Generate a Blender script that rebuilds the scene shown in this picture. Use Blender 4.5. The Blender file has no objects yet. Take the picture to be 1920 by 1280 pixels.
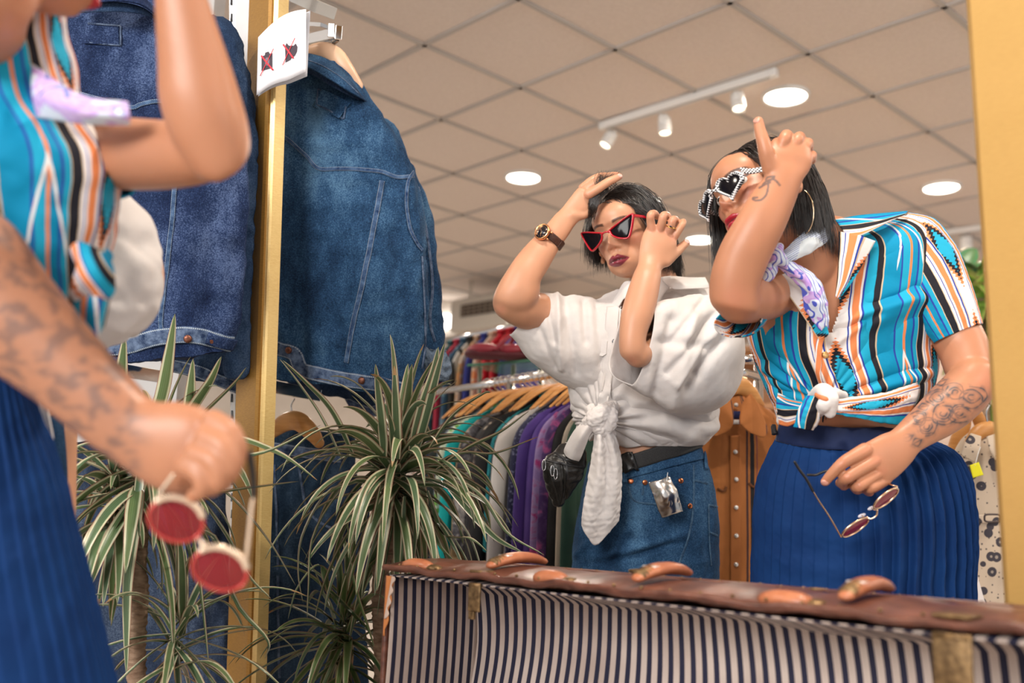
import bpy, bmesh, math, random
import numpy as np
from mathutils import Vector, Matrix, noise as mnoise
from mathutils.bvhtree import BVHTree
PI = math.pi
sc = bpy.context.scene
COL = sc.collection
# ---------------------------------------------------------------- camera
FPX = 1860.0
ZC = 0.75
_up = np.array([0.036, 0.9838, -0.1755]); _up /= np.linalg.norm(_up)      # plumb direction in camera axes (x right, y up, z back)
_fw = np.array([0, 0, -1.0]); _yw = _fw - _up * (_fw @ _up); _yw /= np.linalg.norm(_yw)
_xw = np.cross(_yw, _up)
RW = np.array([_xw, _yw, _up])                                            # camera axes -> world
CAMP = np.array([0, 0, ZC])
cam_d = bpy.data.cameras.new('camera'); cam = bpy.data.objects.new('camera', cam_d); COL.objects.link(cam)
cam_d.sensor_width = 36; cam_d.lens = FPX / 1920 * 36; cam_d.clip_start = 0.02
M4 = Matrix([list(RW[i]) + [CAMP[i]] for i in range(3)] + [[0, 0, 0, 1]])
cam.matrix_world = M4
cam_d.dof.use_dof = True; cam_d.dof.focus_distance = 2.08; cam_d.dof.aperture_fstop = 2.4
sc.camera = cam
sc.view_settings.view_transform = 'Standard'; sc.view_settings.look = 'None'
sc.view_settings.gamma = 1.0; sc.view_settings.use_curve_mapping = False
sc.view_settings.exposure = 0.1
sc.cycles.use_denoising = True
# ---------------------------------------------------------------- world daylight and added area lights
wd = bpy.data.worlds.new('world'); sc.world = wd; wd.use_nodes = True
wd.node_tree.nodes['Background'].inputs[0].default_value = (0.95, 0.97, 1.0, 1)
wd.node_tree.nodes['Background'].inputs[1].default_value = 0.5
def area(name, loc, target, size, power, color, size_y=None, spread=None):
    l = bpy.data.lights.new(name, 'AREA'); l.energy = power; l.color = color; l.size = size
    if size_y: l.shape = 'RECTANGLE'; l.size_y = size_y
    if spread: l.spread = spread
    o = bpy.data.objects.new(name, l); COL.objects.link(o); o.location = loc
    o.rotation_euler = (Vector(target) - Vector(loc)).to_track_quat('-Z', 'Y').to_euler(); return o
area('added_rear_left_area', (-3.2, -4.0, 2.6), (0.3, 2.2, 1.2), 3.0, 430, (1.0, 0.97, 0.93), 1.8)  # added unseen area lamp behind the camera, imitating window daylight; no window is built
area('front_right_area', (2.4, -1.2, 1.9), (0.3, 2.2, 1.2), 1.4, 22, (1.0, 0.95, 0.9), 1.8)  # unseen soft area lamp at front right, aimed at the women
# ---------------------------------------------------------------- pixel -> point
def W(x, y, d):
    x = np.asarray(x, float); y = np.asarray(y, float); d = np.asarray(d, float)
    c = np.stack([(x - 960) / FPX * d, (640 - y) / FPX * d, -d + 0 * x], -1)
    return c @ RW.T + CAMP            # RW rows are world axes expressed in camera axes
def proj(P):
    c = (np.asarray(P) - CAMP) @ RW
    d = -c[..., 2]
    return c[..., 0] / d * FPX + 960, 640 - c[..., 1] / d * FPX, d
def on_z(x, y, z):                     # where the ray through a pixel meets a level plane
    v = W(x, y, 1.0) - CAMP
    return CAMP + v * ((z - ZC) / v[2])
# ---------------------------------------------------------------- nodes
class NT:
    def __init__(s, name):
        s.m = bpy.data.materials.new(name); s.m.use_nodes = True; s.t = s.m.node_tree; s.n = s.t.nodes
        s.b = s.n['Principled BSDF']; s.b.inputs['Specular IOR Level'].default_value = .45; s.out = s.n['Material Output']
    def set(s, **k):
        for a, v in k.items():
            i = s.b.inputs[a.replace('_', ' ')]
            if hasattr(v, 'is_output'): s.t.links.new(v, i)
            elif isinstance(v, tuple) and len(v) == 3 and i.type == 'RGBA': i.default_value = (*v, 1)
            else: i.default_value = v
        return s
    def _in(s, node, i, v):
        if v is None: return
        if hasattr(v, 'is_output'): s.t.links.new(v, node.inputs[i])
        elif isinstance(v, tuple) and len(v) == 3 and node.inputs[i].type == 'RGBA': node.inputs[i].default_value = (*v, 1)
        else: node.inputs[i].default_value = v
    def math(s, op, a, b=None, c=None, clamp=False):
        n = s.n.new('ShaderNodeMath'); n.operation = op; n.use_clamp = clamp
        for i, v in enumerate((a, b, c)): s._in(n, i, v)
        return n.outputs[0]
    def mix(s, f, a, b, blend='MIX'):
        n = s.n.new('ShaderNodeMix'); n.data_type = 'RGBA'; n.blend_type = blend
        s._in(n, 0, f); s._in(n, 6, a); s._in(n, 7, b); return n.outputs[2]
    def attr(s, name, out=2):
        n = s.n.new('ShaderNodeAttribute'); n.attribute_name = name; return n.outputs[out]
    def coord(s, k='Object'):
        return s.n.new('ShaderNodeTexCoord').outputs[k]
    def mapping(s, v, scale=(1, 1, 1), rot=(0, 0, 0), loc=(0, 0, 0)):
        n = s.n.new('ShaderNodeMapping'); s._in(n, 0, v); n.inputs[1].default_value = loc; n.inputs[2].default_value = rot; n.inputs[3].default_value = scale; return n.outputs[0]
    def noise(s, scale, v=None, detail=3, rough=.5, dist=0, out=0):
        n = s.n.new('ShaderNodeTexNoise'); n.inputs['Scale'].default_value = scale; n.inputs['Detail'].default_value = detail
        n.inputs['Roughness'].default_value = rough; n.inputs['Distortion'].default_value = dist
        if v is not None: s.t.links.new(v, n.inputs['Vector'])
        return n.outputs[out]
    def wave(s, scale, v=None, dist=0, axis='X', detail=0):
        n = s.n.new('ShaderNodeTexWave'); n.bands_direction = axis; n.inputs['Scale'].default_value = scale; n.inputs['Distortion'].default_value = dist; n.inputs['Detail'].default_value = detail
        if v is not None: s.t.links.new(v, n.inputs['Vector'])
        return n.outputs[1]
    def voronoi(s, scale, v=None, out=0, feature='F1'):
        n = s.n.new('ShaderNodeTexVoronoi'); n.feature = feature; n.inputs['Scale'].default_value = scale
        if v is not None: s.t.links.new(v, n.inputs['Vector'])
        return n.outputs[out]
    def ramp(s, f, stops, interp='LINEAR'):
        n = s.n.new('ShaderNodeValToRGB'); r = n.color_ramp; r.interpolation = interp
        while len(r.elements) > 1: r.elements.remove(r.elements[-1])
        for i, (p, c) in enumerate(stops):
            e = r.elements[0] if i == 0 else r.elements.new(p)
            e.position = p; e.color = (*c, 1) if len(c) == 3 else c
        s._in(n, 0, f); return n.outputs[0]
    def bump(s, h, strength=.3, dist=.002, prev=None):
        n = s.n.new('ShaderNodeBump'); n.inputs['Strength'].default_value = strength; n.inputs['Distance'].default_value = dist
        s._in(n, 'Height' if False else n.inputs.find('Height'), h)
        if prev is not None: s.t.links.new(prev, n.inputs['Normal'])
        s.t.links.new(n.outputs[0], s.b.inputs['Normal']); return n.outputs[0]
def mat(name, color, rough=.5, metal=0.0, **k):
    t = NT(name); t.set(Base_Color=color, Roughness=rough, Metallic=metal, **k); return t.m
def noisy(name, c1, c2, scale=20, rough=.6, bump=.2, bs=None, metal=0.0, dist=.002, detail=4, stretch=(1, 1, 1), **k):
    t = NT(name); v = t.mapping(t.coord(), stretch); f = t.noise(scale, v, detail)
    t.set(Base_Color=t.ramp(f, [(.3, c1), (.7, c2)]), Roughness=rough, Metallic=metal, **k)
    if bump: t.bump(t.noise(bs or scale * 2, v, detail), bump, dist)
    return t.m
def emis(name, c, s):
    t = NT(name); t.set(Base_Color=c, Emission_Color=c, Emission_Strength=s); return t.m
# ---------------------------------------------------------------- meshes
def mesh_np(name, V, F, smooth=True):
    me = bpy.data.meshes.new(name)
    V = np.asarray(V, float)
    if isinstance(F, np.ndarray): F = F.tolist()
    me.from_pydata(V.tolist(), [], F); me.update()
    if smooth: me.polygons.foreach_set('use_smooth', [True] * len(me.polygons))
    return me
def add_attr(me, name, vals, typ='FLOAT'):
    a = me.attributes.new(name, typ, 'POINT')
    if typ == 'FLOAT': a.data.foreach_set('value', np.asarray(vals, np.float32).ravel())
    else:
        v = np.asarray(vals, np.float32)
        if v.shape[1] == 3: v = np.concatenate([v, np.ones((len(v), 1), np.float32)], 1)
        a.data.foreach_set('color', v.ravel())
def obj(name, V, F, m, parent=None, smooth=True, attrs=None, label=None):
    me = mesh_np(name, V, F, smooth)
    for k, v in (attrs or {}).items(): add_attr(me, k, v, 'FLOAT' if np.ndim(v) == 1 else 'FLOAT_COLOR')
    o = bpy.data.objects.new(name, me); COL.objects.link(o)
    for q in (m if isinstance(m, (list, tuple)) else [m]): me.materials.append(q)
    if parent is not None: o.parent = parent; o.matrix_parent_inverse = Matrix.Translation(parent.location).inverted() if parent.type == 'EMPTY' else Matrix()
    if label: o['label'] = label
    return o
def tag(o, label, cat, group=None, kind=None):
    o['label'] = label; o['category'] = cat
    if group: o['group'] = group
    if kind: o['kind'] = kind
    return o
def struct(o, label=None):
    o['kind'] = 'structure'
    if label: o['label'] = label
    return o
def thing(name, label, cat, loc=(0, 0, 0), group=None):
    o = bpy.data.objects.new(name, None); COL.objects.link(o); o.location = loc; o.empty_display_size = .05
    return tag(o, label, cat, group)
def join(*parts):
    Vs, Fs, n = [], [], 0
    for V, F in parts:
        Vs.append(np.asarray(V, float)); Fs += [[i + n for i in f] for f in (F.tolist() if isinstance(F, np.ndarray) else F)]; n += len(V)
    return np.concatenate(Vs), Fs
def catmull(P, ts):
    P = np.asarray(P, float); n = len(P)
    if n == 2: ts = np.asarray(ts)[:, None]; return P[0] * (1 - ts) + P[1] * ts
    Q = np.concatenate([[2 * P[0] - P[1]], P, [2 * P[-1] - P[-2]]])
    s = np.clip(np.asarray(ts, float) * (n - 1), 0, n - 1 - 1e-9); i = s.astype(int); f = (s - i)[:, None]
    a, b, c, d = Q[i], Q[i + 1], Q[i + 2], Q[i + 3]
    return .5 * ((2 * b) + (c - a) * f + (2 * a - 5 * b + 4 * c - d) * f * f + (3 * b - a - 3 * c + d) * f ** 3)
def grid_faces(n, m, closed=True, off=0):
    i = np.arange(n - 1)[:, None]; j = np.arange(m if closed else m - 1)[None, :]; j2 = (j + 1) % m
    a = i * m + j; b = i * m + j2; c = (i + 1) * m + j2; d = (i + 1) * m + j
    return (np.stack([a, b, c, d], -1).reshape(-1, 4) + off)
def nrm(v): return v / (np.linalg.norm(v, axis=-1, keepdims=True) + 1e-12)
def rings3(C, A, B, m=32, cap=True, p=2.0):
    """closed tube from ring centres C, half vectors A (width) and B (thickness)"""
    n = len(C); th = np.linspace(0, 2 * PI, m, endpoint=False)
    ct, st = np.cos(th), np.sin(th)
    if p != 2.0: ct = np.sign(ct) * abs(ct) ** (2 / p); st = np.sign(st) * abs(st) ** (2 / p)
    V = C[:, None] + A[:, None] * ct[None, :, None] + B[:, None] * st[None, :, None]
    V = V.reshape(-1, 3); F = grid_faces(n, m).tolist()
    if cap: F += [list(range(m))[::-1], [(n - 1) * m + i for i in range(m)]]
    return V, F
def loft(R, n=60, m=64, p=2.0, cap=True, round_ends=(0, 0), raw=False):
    """R: rows (xl, yl, xr, yr, depth, thickness ratio[, depth of right edge])"""
    R = [tuple(r) + ((r[4],) if len(r) == 6 else ()) for r in R]; R = np.array(R, float)
    L = W(R[:, 0], R[:, 1], R[:, 4]); Q = W(R[:, 2], R[:, 3], R[:, 6])
    D = catmull(np.concatenate([(L + Q) / 2, (Q - L) / 2, R[:, 5:6]], 1), np.linspace(0, 1, n))
    C, A, t = D[:, :3], D[:, 3:6], D[:, 6:7]
    T = np.gradient(C, axis=0); B = nrm(np.cross(A, T)) * np.linalg.norm(A, axis=1, keepdims=True) * t
    s = np.ones((n, 1)); x = np.linspace(0, 1, n)[:, None]
    for k, e in enumerate(round_ends):
        if e:
            xx = x if k == 0 else 1 - x
            s = np.where(xx < e, np.sqrt(np.clip(1 - (1 - xx / e) ** 2, .002, 1)), s)
    if raw: return C, A * s, B * s
    return rings3(C, A * s, B * s, m, cap, p)
def tube(P, n=24, m=14, flat=1.0, world=False, rm=False, ends=True, up=None, p=2.0):
    """P: rows (x, y, depth, radius in px) -- or world points with radius in metres when world=True"""
    P = np.array(P, float)
    if world: C, r = P[:, :3], P[:, 3:4]
    else: C = W(P[:, 0], P[:, 1], P[:, 2]); r = P[:, 3:4] * (1 if rm else P[:, 2:3] / FPX)
    D = catmull(np.concatenate([C, r], 1), np.linspace(0, 1, n)); C, r = D[:, :3], np.abs(D[:, 3:4])
    T = nrm(np.gradient(C, axis=0))
    ref = nrm(np.array(up, float)) if up is not None else nrm(C.mean(0) - CAMP)
    A = nrm(np.cross(T, ref + 1e-6)); B = nrm(np.cross(A, T)); 
    if ends:   # hemispherical tips
        k = 5; a = np.linspace(0.05, 1, k, endpoint=False) * PI / 2
        C0 = C[0] - T[0] * r[0] * np.cos(a)[:, None]; C1 = C[-1] + T[-1] * r[-1] * np.cos(a[::-1])[:, None]
        C = np.concatenate([C0, C, C1]); r = np.concatenate([r[0] * np.sin(a)[:, None], r, r[-1] * np.sin(a[::-1])[:, None]])
        A = np.concatenate([A[:1].repeat(k, 0), A, A[-1:].repeat(k, 0)]); B = np.concatenate([B[:1].repeat(k, 0), B, B[-1:].repeat(k, 0)])
    return rings3(C, A * r, B * r * flat, m, True, p)
def ellipsoid(c, a, b=None, cc=None, m=24):
    """centre, three half axis vectors (or one radius)"""
    if b is None: a, b, cc = (np.array([a, 0, 0]), np.array([0, a, 0]), np.array([0, 0, a])) if np.ndim(a) == 0 else np.diag(a)
    t = np.linspace(0, PI, m // 2 + 1)[1:-1]; c = np.asarray(c, float)
    C = c + np.outer(np.cos(t), cc); s = np.sin(t)[:, None]
    return rings3(C, s * a, s * b, m)
def box(c, h, rot=None, bev=0.0):
    """bevelled box: centre, half sizes, optional 3x3 whose columns are its axes"""
    h = np.asarray(h, float); b = min(bev, .49 * 2 * h.min()) if bev else 0
    bm = bmesh.new(); bmesh.ops.create_cube(bm, size=2)
    for v in bm.verts: v.co = Vector((v.co.x * h[0], v.co.y * h[1], v.co.z * h[2]))
    if b: bmesh.ops.bevel(bm, geom=bm.edges[:], offset=b, segments=2, affect='EDGES', profile=.6)
    bm.verts.ensure_lookup_table(); V = np.array([v.co[:] for v in bm.verts]); F = [[v.index for v in f.verts] for f in bm.faces]; bm.free()
    if rot is not None: V = V @ np.asarray(rot).T
    return V + np.asarray(c, float), F
def frame_axes(x, z=(0, 0, 1)):
    x = nrm(np.asarray(x, float)); z = np.asarray(z, float); z = nrm(z - x * (z @ x)); y = np.cross(z, x); return np.stack([x, y, z], 1)
def cyl(p0, p1, r, m=20, r1=None, n=2):
    p0, p1 = np.asarray(p0, float), np.asarray(p1, float); r1 = r if r1 is None else r1
    t = np.linspace(0, 1, n)[:, None]; C = p0 + (p1 - p0) * t; d = nrm(p1 - p0)
    a = nrm(np.cross(d, [0.12, .3, 1.0] if abs(d[2]) < .9 else [1.0, 0, 0])); b = np.cross(d, a); rr = r + (r1 - r) * t
    return rings3(C, a * rr, b * rr, m)
def remesh(parts, voxel, smooth=6, fac=.5):
    V, F = join(*parts); me = mesh_np('tmp', V, F); o = bpy.data.objects.new('tmp', me); COL.objects.link(o)
    r = o.modifiers.new('r', 'REMESH'); r.mode = 'VOXEL'; r.voxel_size = voxel
    s = o.modifiers.new('s', 'SMOOTH'); s.iterations = smooth; s.factor = fac
    dg = bpy.context.evaluated_depsgraph_get(); ev = o.evaluated_get(dg); m2 = ev.to_mesh()
    V = np.empty(len(m2.vertices) * 3, np.float32); m2.vertices.foreach_get('co', V); V = V.reshape(-1, 3).astype(float)
    k = np.empty(len(m2.loops), np.int32); m2.loops.foreach_get('vertex_index', k)
    F = k.reshape(-1, 4) if len(k) == 4 * len(m2.polygons) else [list(p.vertices) for p in m2.polygons]
    ev.to_mesh_clear(); bpy.data.objects.remove(o); bpy.data.meshes.remove(me)
    return V, F
def vnormals(V, F):
    me = mesh_np('t', V, F); n = np.empty(len(V) * 3, np.float32); me.vertices.foreach_get('normal', n); bpy.data.meshes.remove(me); return n.reshape(-1, 3).astype(float)
def wav(V, scale, seed=0, n=7, aniso=None):
    """smooth pseudo-noise in -1..1; aniso = 3x3 or vector scaling of space"""
    rg = np.random.RandomState(seed); X = V * (1 if aniso is None else np.asarray(aniso)) ; s = 0
    for i in range(n):
        d = rg.normal(size=3); d /= np.linalg.norm(d); k = 2 * PI / scale * rg.uniform(.6, 1.5)
        w = rg.normal(size=3); w /= np.linalg.norm(w)
        s = s + np.sin(X @ d * k + rg.uniform(0, 6.3) + 1.3 * np.sin(X @ w * k * .6 + rg.uniform(0, 6)))
    return s / n * 1.6
def clothify(V, F, amp=.004, scale=.06, seed=1, aniso=None, fine=.0012):
    N = vnormals(V, F); a = wav(V, scale, seed, aniso=aniso); b = wav(V, scale * .35, seed + 9, aniso=aniso)
    return V + N * (amp * (np.abs(a) * 1.6 - .5) + fine * b)[:, None]
def bvh(*parts):
    V, F = join(*parts); return BVHTree.FromPolygons([Vector(v) for v in V], F)
def cast(bv, x, y):
    d = Vector(W(x, y, 1.0) - CAMP).normalized(); h = bv.ray_cast(Vector(CAMP), d)
    if h[0] is None: return None
    nn = np.array(h[1]); 
    if nn @ np.array(d) > 0: nn = -nn
    return np.array(h[0]), nn
def drape(bv, pts, width, lift=.0012, n=60, th=.0012, m=6, px=False, smooth=3, profile='flat'):
    """a strap / seam laid on a surface along pixel polyline pts; width in metres. returns V,F,(u across, v along)"""
    P = catmull(np.array(pts, float)[:, :2], np.linspace(0, 1, n)); out = []; last = None
    for x, y in P:
        h = cast(bv, x, y)
        if h is None: h = last
        if h is None: continue
        last = h; out.append(np.concatenate([h[0] , h[1]]))
    if len(out) < 3: return None
    O = np.array(out); 
    for _ in range(smooth): O[1:-1] = (O[:-2] + O[1:-1] * 2 + O[2:]) / 4
    C, N = O[:, :3], nrm(O[:, 3:]); T = nrm(np.gradient(C, axis=0)); S = nrm(np.cross(T, N)); N = np.cross(S, T)
    w = np.asarray(width, float); w = (np.full(len(C), w) if w.ndim == 0 else np.interp(np.linspace(0, 1, len(C)), np.linspace(0, 1, len(w)), w))[:, None] / 2
    C = C + N * lift
    V, F = rings3(C, S * w, N * th, 12, True, 4.0)
    k = len(C); u = np.tile(np.cos(np.linspace(0, 2 * PI, 12, endpoint=False)) * .5 + .5, k); L = np.concatenate([[0], np.cumsum(np.linalg.norm(np.diff(C, axis=0), axis=1))])
    return V, F, u, np.repeat(L, 12)
def drapes(bv, name, lines, width, m, parent, lift=.0012, th=.0012, label=None, n=50, smooth=3):
    ps, us, vs = [], [], []
    for l in lines:
        r = drape(bv, l, width, lift, n, th, smooth=smooth)
        if r: ps.append(r[:2]); us.append(r[2]); vs.append(r[3])
    if not ps: print('no drape', name); return None
    V, F = join(*ps); return obj(name, V, F, m, parent, attrs={'su': np.concatenate(us), 'sv': np.concatenate(vs)}, label=label)
def disc_on(bv, x, y, r, h, m=20, dome=.3):
    c, n = cast(bv, x, y); a = nrm(np.cross(n, [0, .1, 1])); b = np.cross(n, a)
    prof = [(0, 1), (.55, 1), (.8, .96), (1, .8), (1.1, .3)]
    C = np.array([c + n * h * t for t, _ in prof]); s = np.array([[q] for _, q in prof]) * r
    return rings3(C, a * s, b * s, m)
def patch_poly(bv, poly, lift, th):
    """thin panel with a polygon outline (pixels) lying on a surface"""
    pts = [cast(bv, x, y) for x, y in poly]; pts = [p for p in pts if p is not None]
    C = np.array([p[0] + p[1] * lift for p in pts]); N = nrm(np.mean([p[1] for p in pts], 0)); k = len(C)
    return np.concatenate([C + N * th, C - N * th]), [list(range(k)), list(range(2 * k - 1, k - 1, -1))] + [[i, i + k, (i + 1) % k + k, (i + 1) % k] for i in range(k)]
def copy_tree(o, parent=None):
    c = o.copy(); COL.objects.link(c); c.parent = parent
    for ch in list(o.children): copy_tree(ch, c)
    return c
# ================================================================= the room
ZT = ZC + 2.06
H = np.array([[269.720395703548, 81.11691019120987, 795.7692546014446], [94.84603070282834, -87.61237614058219, 86.09058352444899], [0.09153169832155976, -0.09755013241878624, 1.0]])
def tile(a, b):
    q = H @ [a, b, 1]; return on_z(q[0] / q[2], q[1] / q[2], ZT)
T0 = tile(0, 0); TA = (tile(4, 0) - T0) / 4; TB = (tile(0, 1) - T0 + (tile(2, 2) - tile(2, 0)) / 2 + (tile(5, 2) - tile(5, 0)) / 2) / 3
m_tile = noisy('ceiling_tile', (.72, .62, .55), (.78, .68, .61), 60, .9, .25, 140, dist=.003)
V, F = box((0.5, 4.2, ZT + .06), (5.5, 6.2, .05)); struct(obj('ceiling', V, F, m_tile, smooth=False))
ps = []
for k in range(-26, 27):
    for d0, d1 in ((TA, TB), (TB, TA)):
        p0 = T0 + d0 * k - d1 * 26; p1 = T0 + d0 * k + d1 * 26
        # clip to room
        ts = np.linspace(0, 1, 400); q = p0 + (p1 - p0) * ts[:, None]; ok = (q[:, 0] > -4.8) & (q[:, 0] < 5.8) & (q[:, 1] > -1.8) & (q[:, 1] < 10.2)
        if ok.sum() < 4: continue
        a, b = q[ok][0], q[ok][-1]; c = (a + b) / 2
        R = frame_axes((b - a)); ps.append(box(c + [0, 0, .007], (np.linalg.norm(b - a) / 2, .0115, .0075), R))
V, F = join(*ps); struct(obj('trim_1', V, F, mat('ceiling_rail_paint', (.50, .46, .43), .6), smooth=False))
def wall(name, x0, y0, x1, y1, m, z0=0, z1=None, t=.05):
    z1 = z1 or ZT; a, b = np.array([x0, y0, 0]), np.array([x1, y1, 0]); c = (a + b) / 2; c[2] = (z0 + z1) / 2
    V, F = box(c, (np.linalg.norm(b - a) / 2, t, (z1 - z0) / 2), frame_axes(b - a)); return struct(obj(name, V, F, m, smooth=False))
m_wall = noisy('warm_wall', (.62, .55, .48), (.68, .61, .54), 8, .85, .1)
wall('wall_back', -4.8, 9.5, 5.8, 9.5, m_wall)
V, F = box((.5, 4.2, -.05), (5.5, 6.2, .05)); struct(obj('floor', V, F, noisy('wooden_floor', (.46, .41, .37), (.56, .51, .46), 5, .4, .1, 30, stretch=(1, 12, 1)), smooth=False))
# white wall beside the mirror, with a slotted upright
m_white = noisy('white_panel', (.74, .74, .76), (.80, .80, .82), 14, .55, .08)
a = W(436, 400, 2.36); wall('wall_front', -3.2, 2.66, -.88, 2.66, noisy('grey_wall', (.46, .45, .45), (.52, .51, .51), 10, .8, .1))
px0, px1 = W(440, 600, 2.42), W(478, 600, 2.42)
def upright(xl, xr, d, name, m, y0=-120, y1=1420, dl=0, th=.02):
    tp = [W(xl[0], y0, d), W(xr[0], y0, d)]; bt = [W(xl[1], y1, d + dl), W(xr[1], y1, d + dl)]
    fwv = np.array([0.0, 1, 0]) * th
    V = np.array([tp[0], tp[1], bt[1], bt[0]]); V = np.concatenate([V, V + fwv * 2])
    return V, [[0, 1, 2, 3], [7, 6, 5, 4], [0, 4, 5, 1], [1, 5, 6, 2], [2, 6, 7, 3], [3, 7, 4, 0]]
V, F = upright((441, 442), (497, 452), 2.40, 'wall_panel', m_white, th=.03); struct(obj('trim_2', V, F, m_white, smooth=False))
m_chrome = mat('chrome', (.75, .74, .73), .12, 1.0)
m_dark = mat('black_metal', (.012, .012, .014), .4)
rail = thing('slotted_upright', 'slotted metal upright with dark slots on the wall left of the gold mirror frame', 'shelf upright', W(434, 640, 2.41))
V, F = upright((430, 433), (441, 441), 2.40, '', m_chrome, th=.01); obj('channel', V, F, mat('upright_metal', (.55, .54, .54), .35, .7), rail, smooth=False)
ps = []
for k in range(46):
    y = -60 + k * 31; xx = 434 + 1.5 * k / 46; c = W(xx, y, 2.399); ps.append(box(c, (.0022, .002, .010)))
V, F = join(*ps); obj('slot_row', V, F, m_dark, rail, smooth=False)
# lamps ---------------------------------------------------------------
m_glow = emis('downlight_glow', (1.0, .93, .80), 9.0); m_rim = mat('white_enamel', (.8, .78, .75), .4)
def downlight(px, py, r, label):
    c = on_z(px, py, ZT); t = thing('ceiling_downlight', label, 'ceiling light', c, 'round ceiling downlights')
    th = np.linspace(0, 2 * PI, 40, endpoint=False); ring = np.stack([np.cos(th), np.sin(th), th * 0], 1)
    C = []
    for rr, z in ((1.0, .01), (1.0, -.004), (1.1, -.010), (1.16, -.008), (1.18, .012)): C.append(c + ring * r * rr + [0, 0, z])
    obj('rim', np.concatenate(C), grid_faces(5, 40).tolist(), m_rim, t)
    V, F = cyl(c + [0, 0, .012], c + [0, 0, -.003], r, 40); obj('diffuser', V, F, m_glow, t, smooth=False)
    l = bpy.data.lights.new('downlight', 'AREA'); l.shape = 'DISK'; l.size = r * 1.9; l.energy = 26; l.color = (1, .89, .76)
    o = bpy.data.objects.new('downlight', l); COL.objects.link(o); o.location = c + [0, 0, -.03]
downlight(1473, 181, .098, 'largest round ceiling light, between the track spots and the striped shirt woman')
downlight(981, 333, .098, 'round ceiling light above the raised wrist with the watch')
downlight(1765, 352, .098, 'round ceiling light beside the right edge of the gold frame')
downlight(1313, 449, .098, 'round ceiling light partly hidden between the two women\'s heads')
for q in ((-2.2, 1.2), (.4, 1.0), (2.6, 1.4), (-2.4, 3.8), (-2.2, 6.2), (3.8, 3.4)):   # assumed rest of the ceiling's lamps, out of frame; lights without fixtures
    l = bpy.data.lights.new('downlight', 'AREA'); l.shape = 'DISK'; l.size = .2; l.energy = 36; l.color = (1, .89, .76)
    o = bpy.data.objects.new('downlight', l); COL.objects.link(o); o.location = (q[0], q[1], ZT - .03)
def track(pa, pb, label):
    a, b = on_z(*pa, ZT), on_z(*pb, ZT); c = (a + b) / 2 - [0, 0, .018]
    t = thing('ceiling_track', label, 'lighting track', c)
    R = frame_axes(b - a); hw = np.linalg.norm(b - a) / 2
    V, F = join(box(c + R[:, 1] * .011, (hw, .004, .018), R), box(c - R[:, 1] * .011, (hw, .004, .018), R), box(c + [0, 0, .014], (hw, .014, .004), R)); obj('channel', V, F, m_rim, t, smooth=False)
    V, F = box(c + [0, 0, .004], (hw * .97, .007, .008), R); obj('conductor', V, F, m_dark, t, smooth=False)
    V, F = join(box(b - [0, 0, .018], (.02, .016, .019), R, .003), box(a - [0, 0, .018], (.02, .016, .019), R, .003)); obj('end_cap', V, F, m_rim, t)
    return a, b
ta, tb = track((1131, 230), (1450, 130), 'white ceiling lighting track carrying three small spots')
def spot(px, py, hx, hy, aim, label, scale=1.0):
    c = on_z(px, py, ZT) - [0, 0, .036]; d = proj(c)[2]; e = W(hx, hy, d); t = thing('track_spotlight', label, 'spotlight', c, 'small white track spotlights')
    V, F = box(c - [0, 0, .012], (.022, .022, .022), None, .004); obj('adapter', V, F, m_rim, t)
    V, F = cyl(c, e, .006); obj('stem', V, F, mat('grey_stem', (.3, .3, .3), .4), t)
    ax = nrm(np.array(aim, float)); p0, p1 = e - ax * .035 * scale, e + ax * .055 * scale
    prof = [(0, .55), (.04, .95), (.3, 1.0), (.55, 1.0), (.57, .92), (.6, 1.0), (1, 1.0), (1, .86), (.9, .8)]
    a_ = nrm(np.cross(ax, [0, .3, 1])); b_ = np.cross(ax, a_); C = np.array([p0 + (p1 - p0) * k for k, _ in prof]); s = np.array([[q] for _, q in prof]) * .033 * scale
    V, F = rings3(C, a_ * s, b_ * s, 28, False); F.append(list(range(28))); obj('head', V, F, m_rim, t)
    V, F = cyl(p0 + (p1 - p0) * .88, p0 + (p1 - p0) * .92, .026 * scale, 24); obj('lens', V, F, emis('spot_glow', (1, .86, .62), 5.0), t, smooth=False)
spot(1147, 237, 1143, 258, (-.45, -.1, -.85), 'track spotlight at the left end of the ceiling track, aimed down left')
spot(1243, 206, 1246, 232, (.05, -.1, -1), 'middle spotlight of the three on the ceiling track')
spot(1383, 163, 1383, 187, (.05, -.25, -1), 'track spotlight nearest the big round ceiling light')
track((1905, 414), (1700, 440), 'lighting track in the far corner above the striped sleeve')
spot(1810, 436, 1811, 452, (0, -.1, -1), 'single spotlight hanging beside the right side of the gold frame', 1.25)
# wall air conditioner -------------------------------------------------
t = thing('air_conditioner', 'beige ceiling air conditioner with a dark louvred grille above the clothes racks', 'air conditioner', W(900, 580, 6.3))
a, b = W(846, 588, 8.8), W(980, 606, 8.2); a[2] = b[2] = (a[2] + b[2]) / 2; R = frame_axes(b - a); c = (a + b) / 2
m_ac = mat('beige_plastic', (.60, .55, .48), .5); L = np.linalg.norm(b - a) / 2
V, F = join(box(c + R[:, 1] * .25 + [0, 0, .06], (L, .27, .15), R, .03), *[cyl([c[0] + k, c[1] + .25, c[2] + .2], [c[0] + k, c[1] + .25, ZT + .01], .012) for k in (-.15, .15)]); obj('casing', V, F, m_ac, t)
V, F = box(c + [0, 0, .09] - R[:, 1] * .022 + R[:, 0] * .05, (L * .78, .006, .055), R); obj('grille', V, F, mat('grille_dark', (.05, .035, .025), .6), t, smooth=False)
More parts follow.
